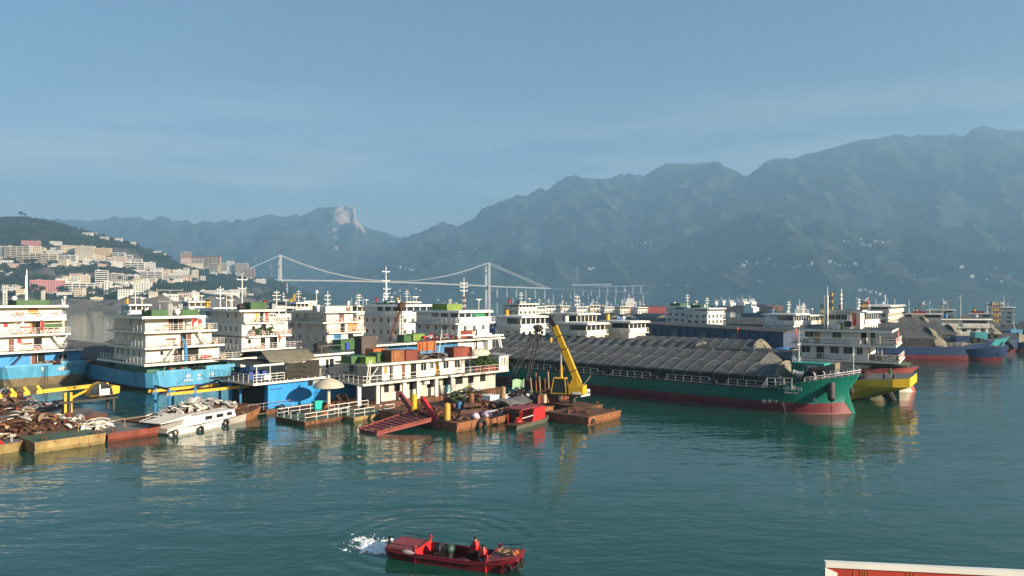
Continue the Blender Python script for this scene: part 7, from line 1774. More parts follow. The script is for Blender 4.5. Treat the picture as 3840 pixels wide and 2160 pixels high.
def far_vessel(px0, px1, pyroof, d, label, th=-45, hull=bluedark, bottom=redhull, Lf=45, storeys=3, wm=None, masts=1, cat='ship', zd=2.4, tarps=True, gear=None, ztop=None, group='ships of the anchorage behind', bridge_len=9, hz=2.35, name='cargo_ship', beam_extra=2.2, over=1.0):
    F = Frame(px0, d=d, th=th); W = max(3.5, F.v(px1)); t = fthing(F, name, label, cat, group=group); wm = wm or (white2, white, cream, white2)[int(px0) % 4]; rm = (wm, greyst, wm, deckgreen)[int(px0*7) % 4]
    zr = ztop or Z(pyroof, d); B0, B1 = -beam_extra, W+beam_extra
    m = MB(); secs = []
    for u, k in ((-bridge_len-4, .8), (-bridge_len, 1), (Lf-8, 1), (Lf-3, .75), (Lf, .12)):
        c = (B0+B1)/2; h = (B1-B0)/2*k; up = 1.2*max(0, (u-Lf+9)/9) if u > 0 else 0
        secs.append([(u, c-h, zd+up), (u-(1 if u > 0 else 0)*(.5), c-h*.9, .9), (u-(1.5 if u > Lf-4 else 0), c-h*.8, -.6), (u-(1.5 if u > Lf-4 else 0), c+h*.8, -.6), (u-(1 if u > 0 else 0)*.5, c+h*.9, .9), (u, c+h, zd+up)])
    m.loft(secs, [hull, bottom, bottom, bottom, hull]); m.loft([[s[5], s[0]] for s in secs], deckgrey); m.poly(secs[0], hull); m.poly(secs[-1], hull); m.build('hull', t, fixn=True, smooth='auto')
    if tarps:
        tarp(t, 2.0, Lf-8, B0+.9, B1-.9, zd+1.1, zd+2.9, 3.2, straps=False, seed=int(px0), drop=1.0)
        m = MB(); c = (B0+B1)/2; h = (B1-B0)/2-.9
        m.loft([[(Lf-8, c+h*math.cos(a*.524), zd+2.7*math.sin(a*.524)) for a in range(7)], [(Lf-6.3, c+h*.8*math.cos(a*.524), zd+1.4*math.sin(a*.524)) for a in range(7)]], canvas); m.build('folded_canvas', t)
        MB().box(Lf-5, Lf-3.6, c-1, c+1, zd+.6, zd+2.2, hull).build('winch_house', t)
    n = storeys; zz = [zd+(zr-zd)*k/n for k in range(n+1)] if (zr-zd)/n < 3.2 else [zd]+[zr-hz*(n-1-k) for k in range(n)]
    for k in range(n-1): block(t, -bridge_len+.5*k, 0, 0, W, zz[k], zz[k+1], wm, nw=max(3, int(W/1.8)))
    z0, z1 = zz[-2], zz[-1]; wl = bridge_len*.5
    house(t, -bridge_len+.8, -wl, .3, W-.3, z0, z1-.25, wm, 'deckhouse'); MB().box(-wl, .35, -.05, W+.05, z0, z0+.95, wm).build('bridge_front', t); MB().box(-wl, 0, .12, W-.12, z0+.95, z1-.25, glass).build('wheelhouse_window', t)
    m = MB(); q = max(3, int(W/1.5))
    for i in range(q+1): v = .12+(W-.24)*i/q; m.box(-.05, .06, v-.1, v+.1, z0+.95, z1-.25, wm)
    m.build('mullions', t)
    MB().hexa([(-bridge_len+.4, -.7, z1-.25), (over, -.7, z1-.25), (over, W+.7, z1-.25), (-bridge_len+.4, W+.7, z1-.25), (-bridge_len+.4, -.5, z1), (over-.2, -.4, z1+.12), (over-.2, W+.4, z1+.12), (-bridge_len+.4, W+.5, z1)], wm).build('roof', t)
    MB().box(-bridge_len+1, over-.8, .2, W-.2, z1+.1, z1+.16, rm).build('roof_deck', t)
    if masts:
        mast(t, -3, W*.5, z1, 3.6+.6*(int(px0) % 3), ((.45, 1.6), (.68, 2.0), (.85, 1.3)), white2, .13)
        if masts > 1: mast(t, -4, W*.15, z1, 2.4, (), white2, .07); mast(t, -4, W*.9, z1, 2.4, (), white2, .07)
        radar(t, -1.5, W*.8, z1, 1.5)
    fc = (redbrt, bluepaint, yellow, white2, greyst)[int(px0+d) % 5]; m = MB(); m.bar((-bridge_len+2, W*.3, z1), (-bridge_len+2, W*.3, z1+1.5), .45, fc, 10); m.bar((-bridge_len+2, W*.3, z1+1.5), (-bridge_len+2, W*.3, z1+1.8), .45, black, 10); m.build('funnel', t)
    if int(px0) % 3 == 0: dish(t, -2.5, W*.25, z1, .5, .4)
    if int(px0) % 4 == 1: MB().box(-6, -4, W*.55, W*.9, z1, z1+.9, (greyst, canvas, bluepaint)[int(d) % 3]).build('roof_locker', t)
    if gear == 'box': MB().box(-7, -3, W*.1, W*.6, z1, z1+1.1, greenbox).build('rooftop_tank', t)
    if gear == 'redbox': MB().box(-8, -4, W*.1, W*.6, z1, z1+.8, redbrt).build('rooftop_tank', t)
    if gear == 'bands': lattice(t, 6, W*.5, zd+1, 9.5, .7, yellow, 8, 'crane_mast', black)
    return F, t
FLEET = [
    (487, 556, 1143, 190, 'far white wheelhouse with three thin masts above ship 19', dict(masts=2, tarps=False, Lf=20)),
    (708, 778, 1131, 215, 'white wheelhouse showing between ships 19 and the bright green tank ship', dict(masts=1, tarps=False, Lf=15)),
    (800, 895, 1157, 152, 'broad white bridge wing ship right behind ship 19', dict(tarps=False, Lf=10, storeys=4)),
    (1018, 1100, 1153, 172, 'white ship block behind the bright green tank ship', dict(tarps=False, Lf=10, storeys=4, masts=1)),
    (1112, 1158, 1136, 260, 'small white wheelhouse with yellow mast near the passenger ship', dict(tarps=False, Lf=12, gear='bands')),
    (1338, 1396, 1147, 210, 'white passenger ship trimmed red with stacked round decks', dict(tarps=False, Lf=8, storeys=4, masts=2, gear=None)),
    (1440, 1488, 1132, 255, 'twin masted white wheelhouse left of the tall mast', dict(tarps=False, Lf=20, hull=tealhull, storeys=4)),
    (1522, 1570, 1133, 240, 'white wheelhouse behind the roof of the tall masted ship', dict(tarps=False, Lf=20, storeys=4, masts=2)),
    (1683, 1728, 1152, 300, 'small distant white wheelhouse between the two tall white bridges', dict(Lf=30, masts=2)),
    (1945, 2010, 1140, 240, 'boxy white ship with many decks and red ladder behind the black shear legs', dict(tarps=False, Lf=14, storeys=5, masts=2)),
    (1952, 2044, 1188, 165, 'white wheelhouse with curved wings left of the crane boom', dict(Lf=50, masts=0, storeys=3, hull=bluehull)),
    (2162, 2236, 1178, 172, 'white wheelhouse just right of the crane boom head', dict(Lf=45, storeys=3, gear=None)),
    (2198, 2268, 1214, 150, 'low white wheelhouse in front of the others right of the boom', dict(Lf=46, storeys=2, masts=0)),
    (2358, 2420, 1207, 154, 'low white wheelhouse left of the long open blue barge', dict(Lf=44, storeys=2, masts=0)),
    (2572, 2640, 1150, 236, 'tall white ship with green tank and leaning mast', dict(Lf=14, storeys=5, tarps=False, gear='box', th=-50)),
    (2652, 2711, 1157, 226, 'tall white ship with small extra bridge beside the leaning masts', dict(Lf=14, storeys=5, tarps=False, gear='box', th=-50)),
    (2976, 3022, 1179, 190, 'white wheelhouse with black and yellow mast above the flagged barge', dict(Lf=22, storeys=3, gear='bands')),
    (3030, 3074, 1183, 202, 'white wheelhouse with stacked mast beside the black and yellow mast', dict(Lf=40, storeys=3)),
    (3240, 3292, 1171, 185, 'white wheelhouse peeping over the shaded side ship', dict(Lf=30, storeys=3)),
    (3330, 3384, 1148, 215, 'tall stepped white bridge ship right of the shaded side ship', dict(Lf=40, storeys=5, th=-35, masts=2)),
    (3446, 3505, 1177, 245, 'flat white bridge with red roof box right of the tall stepped bridge', dict(Lf=45, storeys=3, th=-30, gear='redbox')),
    (3526, 3570, 1177, 238, 'white wheelhouse next to the flat bridge with red box', dict(Lf=45, storeys=3, th=-30, gear='redbox')),
    (3574, 3602, 1162, 262, 'narrow white bridge standing higher than its neighbours', dict(Lf=30, storeys=4, th=-30)),
    (3742, 3786, 1176, 255, 'white wheelhouse near the right edge with red boxes', dict(Lf=45, storeys=3, th=-30, gear='redbox')),
    (3800, 3850, 1152, 285, 'big white bridge cut by the right edge', dict(Lf=45, storeys=5, th=-30, masts=2)),
]
far_white = ['first', 'second', 'third', 'fourth', 'fifth', 'sixth', 'seventh', 'eighth']
for k, (px, ro) in enumerate(((2012, 1150), (2047, 1147), (2100, 1147), (2164, 1151), (2214, 1145), (2268, 1151), (2326, 1149), (2392, 1153))):
    FLEET.append((px, px+34, ro, 420+12*(k % 3), '%s white bridge from the left in the distant row of eight ships' % far_white[k], dict(th=-72, Lf=52, storeys=3, hull=(bluedark, bluepaint)[k % 2], bottom=pm('bright red bottom', (.5, .03, .05), .6), group='distant row of eight ships')))
for a in FLEET: far_vessel(*a[:5], **a[5])
# passenger ship far left of centre: long white decks
Fp = Frame(1160, d=330, th=-20); t = fthing(Fp, 'passenger_ship', 'long white river passenger ship with banded decks far behind', 'ship')
MB().box(-26, 0, 0, 10, -.5, 3, white2).build('hull', t)
for k in range(4): MB().box(-26+k*1.2, -k*1.0, .2, 9.8, 3+2.5*k, 5.3+2.5*k, white2).build('deck_house', t); MB().box(-25.5+k*1.2, -.5-k*1.0, .1, .25, 3.7+2.5*k, 4.8+2.5*k, tw_win).build('window_band', t); MB().box(-26.3+k*1.2, .4-k*1.0, -.3, 10.3, 5.3+2.5*k, 5.5+2.5*k, white2).build('deck', t)
mast(t, -18, 5, 13, 4, ((.5, 2), (.8, 1.4)), white2, .15); lattice(t, -12, 5, 13, 3, .8, yellow)
# ---------------------------------------------------------------- barges on the right pointing right
def right_barge(px, d, th, label, hull, L_=64, B=12.5, zd=3.2, ze=5.2, zr=7.4, seed=1, bottom=redhull):
    F = Frame(px, d=d, th=th); t = fthing(F, 'cargo_barge', label, 'barge', v=-B/2, group='laden barges lying across on the right')
    bow_hull(t, L_, B, zd, 1.3, zd+1.5, hull, bottom, deckgrey)
    MB().box(-L_+10, -15, 1.1, B-1.1, zd, ze, blackst).build('hold_coaming', t); tarp(t, -L_+10, -14.5, 1.0, B-1.0, ze, zr, 3.4, seed=seed, straps=True)
    m = MB(); secs = []
    for i in range(11):
        f = i/10; v = .8+(B-1.6)*f; hh = (zr-zd)*math.sin(math.pi*f)**.5
        secs.append([(-14.9, v, zd+.2+hh), (-13.6+.3*math.sin(i*2.2), v, zd+.1+hh*.9), (-12.6+.4*math.sin(i*1.6), v, zd+hh*.5), (-12+.3*math.sin(i*2.8), v, zd)])
    m.loft(secs, canvas); m.build('folded_canvas', t, smooth=True)
    MB().box(-9.5, -6.5, 3, 6, zd+.5, zd+2.4, hull).build('winch_house', t)
    for k in range(2): m = MB(); m.bar((-5.2+1.6*k, 3.5, zd+1.4), (-5.2+1.6*k, 7.5, zd+1.4), .55, blackst, 12); m.build('windlass', t)
    m = MB(); m.torus((-2.6, 1.5, 1.6), (.3, 1, .2), .7, .25, black, 14, 6); m.build('fender', t); m = MB(); m.bar((-2.2, 2.2, 3.2), (-1.4, .6, 1.5), .7, blackst, 12, .4); m.build('anchor_pipe', t)
    mast(t, -7.5, 5, zd+2.4, 2.5, ((.7, .8),), white2, .08, lean=-.6)
    rail(t, [(-13, .4, zd), (-9, .4, zd+.2)], .9, 3, 1.4)
    return F
right_barge(3724, 172, -9, 'dark blue bowed barge with tarpaulin and tyre fenders at the right', bluedark, seed=31)
right_barge(3782, 190, -9, 'pale teal bowed barge with pink bottom behind the dark blue bow', pm('pale teal hull', (.05, .30, .36), .5, var=.2, rust=.1), bottom=pinkm, seed=32)
right_barge(3905, 207, -9, 'sky blue bowed barge cut by the right edge', bluehull, seed=33)
right_barge(3640, 232, -9, 'barge whose long ridged tarpaulin shows above the dark blue bowed barge', bluedark, ze=6.2, zr=8.4, seed=34)
right_barge(3300, 232, -28, 'barge with grey tarpaulin in front of the tall stepped bridge', bluedark, ze=5.6, zr=7.8, seed=35)
F, t = far_vessel(3705, 3745, 1197, 196, 'shaded white deckhouse ship above the pale teal bow', th=-14, Lf=8, storeys=3, tarps=False, bridge_len=12, group=None, masts=0)
mast(t, -6, 2, Z(1197, 196), 6.5, ((.9, 1.6),), white2, .1); lattice(t, 3, 3, Z(1197, 196)-1, 5.5, .8, yellow, 7, 'crane_mast', rustred)
for k, (px, py, d) in enumerate(((3455, 1142, 245), (3535, 1140, 240), (3718, 1143, 250), (3752, 1143, 262), (3240, 1130, 200))):
    b = P(px, 1190, d); t = thing('cargo_crane_mast', ('grey lattice crane mast with flat head %s' % ('above the flat white bridge', 'beside the narrow white bridge', 'left of a pair near the right edge', 'right of a pair near the right edge', 'in yellow and brown over the shaded side ship')[k]), 'mast', (b.x, b.y, 3)); hgt = Z(py, d)-3
    lattice(t, 0, 0, 0, hgt, 1.0, (greyst, greyst, greyst, greyst, yellow)[k], 12, 'tower', (None, None, None, None, rustm)[k]); m = MB(); m.box(-.8, .8, -1.6, 1.6, hgt, hgt+.3, greyst); m.bar((0, 0, hgt), (1.5, .5, hgt+1.0), .1, white2, 5); m.build('head', t)
# ---------------------------------------------------------------- tiny far ships under the mountains
redfar = pm('far red hull', (.45, .07, .05), .6)
def tiny_mesh(k):
    m = MB(); L_ = 46; m.hexa([(-L_/2, -4, -.5), (L_/2-3, -4, -.5), (L_/2-3, 4, -.5), (-L_/2, 4, -.5), (-L_/2, -4.5, 3.5), (L_/2, -4.5, 4.2), (L_/2, 4.5, 4.2), (-L_/2, 4.5, 3.5)], (redfar, bluedark, rustora)[k])
    m.box(-L_/2+2, -L_/2+11, -3.6, 3.6, 3.5, 8.2, white2); m.box(-L_/2+3, -L_/2+9, -3, 3, 8.2, 11, white2); m.box(-L_/2+8.9, -L_/2+9.1, -2.6, 2.6, 9.3, 10.5, glass); m.bar((-L_/2+5, 0, 11), (-L_/2+5, 0, 15), .25, white2, 5); m.box(-L_/2+14, L_/2-6, -3.4, 3.4, 3.6, 5.2, tarpm)
    return m.mesh('far_ship')
tm = [tiny_mesh(k) for k in range(3)]
for k, (px, d, a, s, lab) in enumerate(((2718, 900, -60, .9, 'tiny white ship farthest left of the group under the mountain'), (2748, 880, -60, 1, 'tiny white ship second in the group under the mountain'), (2778, 790, -65, 1, 'tiny ship with orange red hull under the mountain'), (2808, 900, -60, 1, 'tiny white ship between two orange hulled ships'), (2835, 800, -60, 1.1, 'tiny orange hulled ship with wide bridge under the mountain'), (2862, 830, -60, 1.1, 'tiny pale orange ship touching its wide bridged neighbour'), (2440, 720, -5, 1.2, 'long low red ship lying far off beyond the row of eight'), (2885, 500, -55, .9, 'tiny white bridged ship with red roof right of the group'), (3110, 420, -20, .9, 'distant ship with red hatch covers behind the mast'))):
    o = put('far_ship', tm[(1, 1, 0, 1, 2, 2, 0, 1, 0)[k]], None, (X(px, d), d, 0), R(a), s); tag(o, lab, 'ship', 'tiny ships under the mountains')

# ================================================================ PEOPLE
skin = pm('skin', (.42, .25, .17), .55, var=.08, scale=8)
clothblk = pm('black clothing', (.012, .012, .014), .85, var=.3, scale=6)
jeans = pm('pale blue jeans', (.22, .28, .36), .85, var=.25, scale=8)
hairm = pm('black hair', (.01, .009, .008), .6, var=.3, scale=12)
vest = pm('red life vest', (.62, .025, .03), .6, var=.2, scale=6)
shoes = pm('white shoes', (.7, .68, .64), .7)
def person(name, label, loc, rz, J, top, legs, foot, vest_mat=None, s=1.0):
    """one continuous skinned body; J: joints (mirrored names end in l / r)"""
    V = []; E = []; Rr = []; ids = {}
    def a(k, p, r, par=None):
        ids[k] = len(V); V.append(Vector(p)); Rr.append(r)
        if par is not None: E.append((ids[par], ids[k]))
    a('pel', J['pel'], .15); a('bel', J['pel'].lerp(J['che'], .5), .145, 'pel'); a('che', J['che'], .155, 'bel'); a('nek', J['nek'], .058, 'che')
    hd = J['head']; up = (hd-J['nek']).normalized()
    a('chin', J['nek'].lerp(hd, .55), .068, 'nek'); a('h1', hd, .092, 'chin'); a('h2', hd+up*.085, .07, 'h1')
    for q in 'lr':
        a('sh'+q, J['sh'+q], .07, 'che'); a('el'+q, J['el'+q], .05, 'sh'+q); a('wr'+q, J['wr'+q], .032, 'el'+q)
        f = (J['wr'+q]-J['el'+q]).normalized(); sd = f.cross(Vector((0, 0, 1))).normalized(); dn = Vector((0, 0, -1))
        a('pa'+q, J['wr'+q]+f*.06, .034, 'wr'+q)
        for k in range(4):
            o = sd*(.03-.02*k); ln = (.036, .042, .040, .032)[k]
            a('f%d%s' % (k, q), J['wr'+q]+f*.10+o, .0095, 'pa'+q); a('g%d%s' % (k, q), J['wr'+q]+f*(.10+ln)+o+dn*.012, .009, 'f%d%s' % (k, q)); a('t%d%s' % (k, q), J['wr'+q]+f*(.10+ln*1.5)+o+dn*.04, .008, 'g%d%s' % (k, q))
        sg = 1 if q == 'l' else -1
        a('th'+q, J['wr'+q]+f*.05+sd*.05*sg, .011, 'pa'+q); a('tt'+q, J['wr'+q]+f*.085+sd*.07*sg+dn*.015, .009, 'th'+q)
        a('hi'+q, J['hi'+q], .10, 'pel'); a('kn'+q, J['kn'+q], .066, 'hi'+q); a('an'+q, J['an'+q], .045, 'kn'+q); a('he'+q, J['an'+q]+Vector((0, 0, -.055)), .042, 'an'+q); a('to'+q, J['to'+q], .036, 'he'+q)
    me = bpy.data.meshes.new('sk'); me.from_pydata(V, E, []); o = bpy.data.objects.new('sk', me); COL.objects.link(o)
    md = o.modifiers.new('s', 'SKIN'); md.use_smooth_shade = True; sv = me.skin_vertices[0].data
    for i, r in enumerate(Rr): sv[i].radius = (r, r)
    sv[0].use_root = True
    sb = o.modifiers.new('d', 'SUBSURF'); sb.levels = 1; sb.render_levels = 1
    dg = bpy.context.evaluated_depsgraph_get(); bm_ = bpy.data.meshes.new_from_object(o.evaluated_get(dg)); bpy.data.objects.remove(o); bpy.data.meshes.remove(me)
    bm_.materials.clear()
    for m in (top, legs, skin, foot): bm_.materials.append(m)
    mi = []
    for p in bm_.polygons:
        c = p.center; best = min(range(len(V)), key=lambda i: (V[i]-c).length-Rr[i]); k = [n for n, i in ids.items() if i == best][0]
        mi.append(2 if k[0] == 'c' and k == 'chin' or k in ('h1', 'h2', 'nek') or k[:2] in ('pa', 'th', 'tt') or (k[0] in 'fgt' and k[1:2].isdigit()) else 3 if k[:2] in ('he', 'to') else 1 if k[:2] in ('hi', 'kn', 'an') or k == 'pel' else 0)
    bm_.polygons.foreach_set('material_index', mi); bm_.polygons.foreach_set('use_smooth', [True]*len(mi)); bm_.update()
    t = thing(name, label, 'person', loc, rz, None); t.scale = (s, s, s)
    put('body', bm_, t)
    fw = J['face'].normalized()
    h = MB(); h.blob(hd+up*.055-fw*.022, (.098, .102, .085), hairm, 12, 7, .08, 3); h.build('hair', t, smooth=True)
    sdv = fw.cross(up).normalized(); fc = MB(); fc.blob(hd+fw*.095-up*.02, (.014, .018, .02), skin, 6, 4)
    for q in (-1, 1): fc.blob(hd+sdv*.09*q-up*.015, (.014, .02, .03), skin, 6, 4); fc.blob(hd+fw*.086+sdv*.034*q+up*.005, (.011, .008, .007), hairm, 6, 4)
    fc.bar(hd+fw*.085-up*.062-sdv*.022, hd+fw*.085-up*.062+sdv*.022, .006, redlt, 5); fc.build('face', t)
    if vest_mat:
        v = MB(); c0 = J['pel'].lerp(J['che'], .35); ax = (J['che']-J['pel']).normalized(); secs = []
        sx_ = (J['shr']-J['shl']).normalized(); fy = sx_.cross(ax)
        for k, (f, rx, ry) in enumerate(((-.02, .175, .165), (.12, .195, .185), (.28, .205, .19), (.40, .175, .16), (.46, .11, .11))):
            c = c0+ax*f; ring_ = []
            for j in range(17):
                an = math.pi*2*(j/16)*.94+math.pi*.06+math.pi*.5
                ring_.append(c+sx_*(rx*math.cos(an))+fy*(ry*math.sin(an)))
            secs.append(ring_)
        v.loft(secs, vest_mat); v.loft([[p+(p-(c0+ax*.2)).normalized()*.03 for p in s_] for s_ in secs], vest_mat); o = v.build('life_vest', t, smooth=True)
    return t
SIT = dict(pel=Vector((0, 0, .48)), che=Vector((0, -.04, .86)), nek=Vector((0, -.07, 1.06)), head=Vector((0, -.10, 1.22)), face=Vector((0, -1, -.35)),
           shl=Vector((-.185, -.04, .97)), shr=Vector((.185, -.04, .97)), ell=Vector((-.27, -.10, .70)), elr=Vector((.27, -.10, .70)), wrl=Vector((-.21, -.34, .58)), wrr=Vector((.22, -.34, .58)),
           hil=Vector((-.10, -.02, .47)), hir=Vector((.10, -.02, .47)), knl=Vector((-.20, -.43, .50)), knr=Vector((.22, -.43, .50)), anl=Vector((-.19, -.44, .12)), anr=Vector((.21, -.44, .12)), tol=Vector((-.20, -.62, .04)), tor=Vector((.23, -.62, .04)))
SIT2 = dict(SIT, nek=Vector((.02, -.12, 1.04)), head=Vector((.03, -.17, 1.18)), face=Vector((.2, -1, -.6)), wrl=Vector((-.02, -.42, .46)), ell=Vector((-.24, -.2, .68)), wrr=Vector((.52, -.20, .66)), elr=Vector((.34, -.06, .74)), knl=Vector((-.02, -.45, .46)), knr=Vector((.24, -.42, .50)), anl=Vector((.12, -.52, .12)), anr=Vector((.28, -.50, .12)), tol=Vector((.20, -.68, .04)), tor=Vector((.36, -.66, .04)))
STAND = dict(pel=Vector((0, 0, .92)), che=Vector((0, 0, 1.28)), nek=Vector((0, -.01, 1.46)), head=Vector((0, -.03, 1.61)), face=Vector((.3, -1, -.2)),
             shl=Vector((-.18, 0, 1.37)), shr=Vector((.18, 0, 1.37)), ell=Vector((-.25, .03, 1.10)), elr=Vector((.25, .03, 1.10)), wrl=Vector((-.22, -.12, .90)), wrr=Vector((.22, -.12, .90)),
             hil=Vector((-.09, 0, .88)), hir=Vector((.09, 0, .88)), knl=Vector((-.12, -.02, .49)), knr=Vector((.12, -.02, .49)), anl=Vector((-.13, .02, .1)), anr=Vector((.13, .02, .1)), tol=Vector((-.15, -.14, .04)), tor=Vector((.15, -.14, .04)))

# ================================================================ RED WORKBOAT with its wake
FW = Frame(1440, d=41.1, th=-20); BW = 2.15; LW = 7.9
def workboat():
    t = fthing(FW, 'workboat', 'small open red workboat carrying two people in life vests', 'boat')
    m = MB(); secs = []
    for u, ins, zt_, zb in ((0, .10, .62, .12), (.5, .03, .60, -.2), (2, 0, .50, -.28), (5.5, 0, .50, -.28), (6.8, .06, .66, -.15), (7.6, .28, .88, .25), (7.9, .42, .95, .55)):
        secs.append([(u, ins, zt_), (u+.02, ins-.04, zt_-.13), (u, ins+.10, zt_-.17), (u, ins+.22, zb), (u, BW-ins-.22, zb), (u, BW-ins-.10, zt_-.17), (u+.02, BW-ins+.04, zt_-.13), (u, BW-ins, zt_)])
    m.loft(secs, redboat); m.poly(secs[0], redboat); m.poly(secs[-1][::-1], redboat); m.build('hull', t, fixn=True, smooth='auto')
    # well: floor and inner sides
    m = MB(); m.box(1.95, 6.2, .16, BW-.16, -.03, .01, redboat); m.box(1.95, 6.2, .10, .16, .01, .49, redboat); m.box(1.95, 6.2, BW-.16, BW-.10, .01, .49, redboat); m.build('well', t)
    m = MB(); m.hexa([(.03, .12, .60), (1.95, .05, .58), (1.95, BW-.05, .58), (.03, BW-.12, .60), (.03, .12, .69), (1.95, .05, .65), (1.95, BW-.05, .65), (.03, BW-.12, .69)], redlt); m.build('aft_deck', t)
    m = MB(); m.hexa([(6.2, .05, .60), (7.85, .38, .88), (7.85, BW-.38, .88), (6.2, BW-.05, .60), (6.2, .05, .68), (7.85, .38, .97), (7.85, BW-.38, .97), (6.2, BW-.05, .68)], redlt); m.build('fore_deck', t)
    for u in (1.9, 6.15): MB().box(u, u+.09, .08, BW-.08, .01, .72, redbrt).build('bulkhead', t)
    m = MB()
    for v in (.02, BW-.02):
        m.bar((1.95, v, .51), (6.2, v, .51), .055, redboat, 8)
    m.build('gunwale', t)
    for v, sg in ((.16, 1), (BW-.16, -1)):
        rr = MB(); rr.bar((.15, v, .92), (1.75, v, .86), .022, blackst, 6)
        for u in (.15, .65, 1.2, 1.75): rr.bar((u, v, .64), (u, v, .92-.03*u), .02, blackst, 6)
        rr.build('hand_rail', t)
        rr = MB(); rr.bar((6.35, v, .95), (7.7, v+sg*.22, 1.2), .022, blackst, 6)
        for f in (0, .5, 1): u = 6.35+1.35*f; rr.bar((u, v+sg*.22*f, .70+.2*f), (u, v+sg*.22*f, .95+.25*f), .02, blackst, 6)
        rr.build('hand_rail', t)
    for u, v in ((1.95, .1), (1.95, BW-.1), (6.3, .12), (6.3, BW-.12)):
        b = MB(); b.bar((u, v, .6), (u, v, 1.0), .055, redbrt, 8); b.bar((u-.13, v, .88), (u+.13, v, .88), .035, redbrt, 6); b.build('mooring_bitt', t)
    b = MB(); b.box(-.02, .1, .5, .56, .6, 1.15, blackst); b.box(-.02, .35, .5, .56, 1.1, 1.16, blackst); b.build('tiller_post', t)
    e = MB(); e.box(2.75, 3.75, .75, 1.45, .01, .45, blackst); e.blob((3.0, 1.1, .62), (.32, .32, .28), blackst, 10, 6, .4, 1); e.bar((3.3, .85, .6), (3.3, 1.4, .6), .2, blackst, 12); e.bar((2.6, 1.1, .35), (2.2, 1.1, .3), .1, rustdk, 8); e.build('engine', t)
    g = MB(); g.blob((3.62, 1.15, .66), (.26, .32, .27), pm('dark green engine tank', (.03, .07, .05), .45), 12, 7, .1); g.build('engine_tank', t, smooth=True)
    for u, v in ((4.25, 1.4), (4.35, .95)): MB().bar((u, v, .01), (u, v, .07), .3, pinkm, 14).build('hatch_lid', t)
    MB().box(4.75, 5.1, .35, .7, .01, .36, redbrt).build('fuel_can', t)
    MB().box(4.7, 5.4, BW-.62, BW-.2, .01, .40, redboat).build('thwart', t); MB().box(5.35, 6.1, .75, 1.5, .01, .33, redboat).build('thwart', t)
    r = MB(); q = random.Random(4)
    for k in range(4): r.torus((7.0+.12*q.gauss(0, 1), BW/2+.16*q.gauss(0, 1), .9+.02*k), (q.gauss(0, .1)-.2, q.gauss(0, .1), 1), .26+.05*q.random(), .028, ropem, 14, 5)
    r.tube([(7.1, 1.2, .95), (7.4, .8, 1.0), (7.75, .6, .97), (7.9, .5, .7)], .028, ropem, 5); r.build('rope_coil', t)
    c = MB(); q = random.Random(8)
    for k in range(9): c.bar((7.5+.3*q.random(), .4+1.2*q.random(), 1.0+.1*q.random()), (7.9, .5+1.1*q.random(), .8), .016, orangey, 4)
    c.build('orange_cord', t)
    p = MB(); p.blob((1.5, .1, .55), (.45, .12, .13), pm('grey foam fender', (.45, .40, .42), .8, var=.2, scale=5), 10, 6, .2); p.build('foam_fender', t)
    for k, (u, v, z, ax) in enumerate(((7.95, .5, .45, '+u'), (8.02, 1.0, .5, '+u'), (7.5, .12, .42, '-v'))): tyre_fender(FW, u, v, z-.05, ('tyre fender at the near corner of the red workboat bow', 'tyre fender in the middle of the red workboat bow', 'tyre fender on the near side of the red workboat bow')[k], ax, .46)
workboat()
p1 = FW.w(4.95, BW-.42, 0); person('person', 'person in black clothes and open red life vest sitting upright on the workboat', (p1.x, p1.y, .0), FW.th+R(12), SIT, clothblk, clothblk, shoes, vest)
p2 = FW.w(5.62, 1.15, 0); person('person', 'person in red life vest and pale jeans sitting lower near the workboat bow', (p2.x, p2.y, -.12), FW.th+R(20), SIT2, clothblk, jeans, clothblk, vest)
pg_ = FY.w(FY.u(3338, 3.0), 3.0, 3.2); person('person', 'person in a green top standing on the yellow bowed vessel', pg_, R(-20), STAND, pm('green shirt', (.01, .16, .07), .8), jeans, shoes)

# foam thrown by the propeller
def foam():
    fm = bpy.data.materials.new('white foam'); fm.use_nodes = True; b = fm.node_tree.nodes['Principled BSDF']; b.inputs['Base Color'].default_value = (.86, .89, .92, 1); b.inputs['Roughness'].default_value = .8; b.inputs['Subsurface Weight'].default_value = .0
    m = MB(); g = random.Random(6); o = FW.w(-.1, BW*.5, 0); ax = Vector((-.74, .67, 0)).normalized(); sd = Vector((-ax.y, ax.x, 0)); cs = .055; pts = {}
    def dens(f, s):
        wd = .55+.75*math.sin(min(1, f/2.6)*1.9); q = ax*f+sd*s
        return 1.05-(abs(s)/wd)**1.6*.75-max(0, f-1.9)*.42+.85*noise.fractal(Vector((q.x*1.5, q.y*1.5, 2)), .8, 2.1, 4)
    def vert(i, j):
        if (i, j) not in pts:
            f = i*cs; s = j*cs; p = o+ax*f+sd*s; d = max(0, min(1.3, dens(f, s)-.5)); hn = abs(noise.fractal(Vector((p.x*3.2, p.y*3.2, 7)), .7, 2.2, 5))
            pts[(i, j)] = len(m.v); m.v.append((p.x+g.gauss(0, .012), p.y+g.gauss(0, .012), .012+d*(.05+.42*hn*math.exp(-f*.55))))
        return pts[(i, j)]
    for i in range(0, 82):
        for j in range(-34, 34):
            if dens((i+.5)*cs, (j+.5)*cs) > .5: m.f.append((vert(i, j), vert(i+1, j), vert(i+1, j+1), vert(i, j+1))); m.m.append(m.mi(fm))
    for k in range(420):
        f = g.uniform(0, 3.6); s = g.gauss(0, .75); p = o+ax*f+sd*s; r = g.uniform(.012, .03)
        if dens(f, s) > .15: m.blob((p.x, p.y, .02+abs(g.gauss(0, .16))*math.exp(-f*.5)), (r, r, r), fm, 5, 3, .4, k)
    ob = m.build('foam', smooth=False); ob['kind'] = 'stuff'; ob['label'] = 'white propeller foam boiling behind the red workboat'
foam()

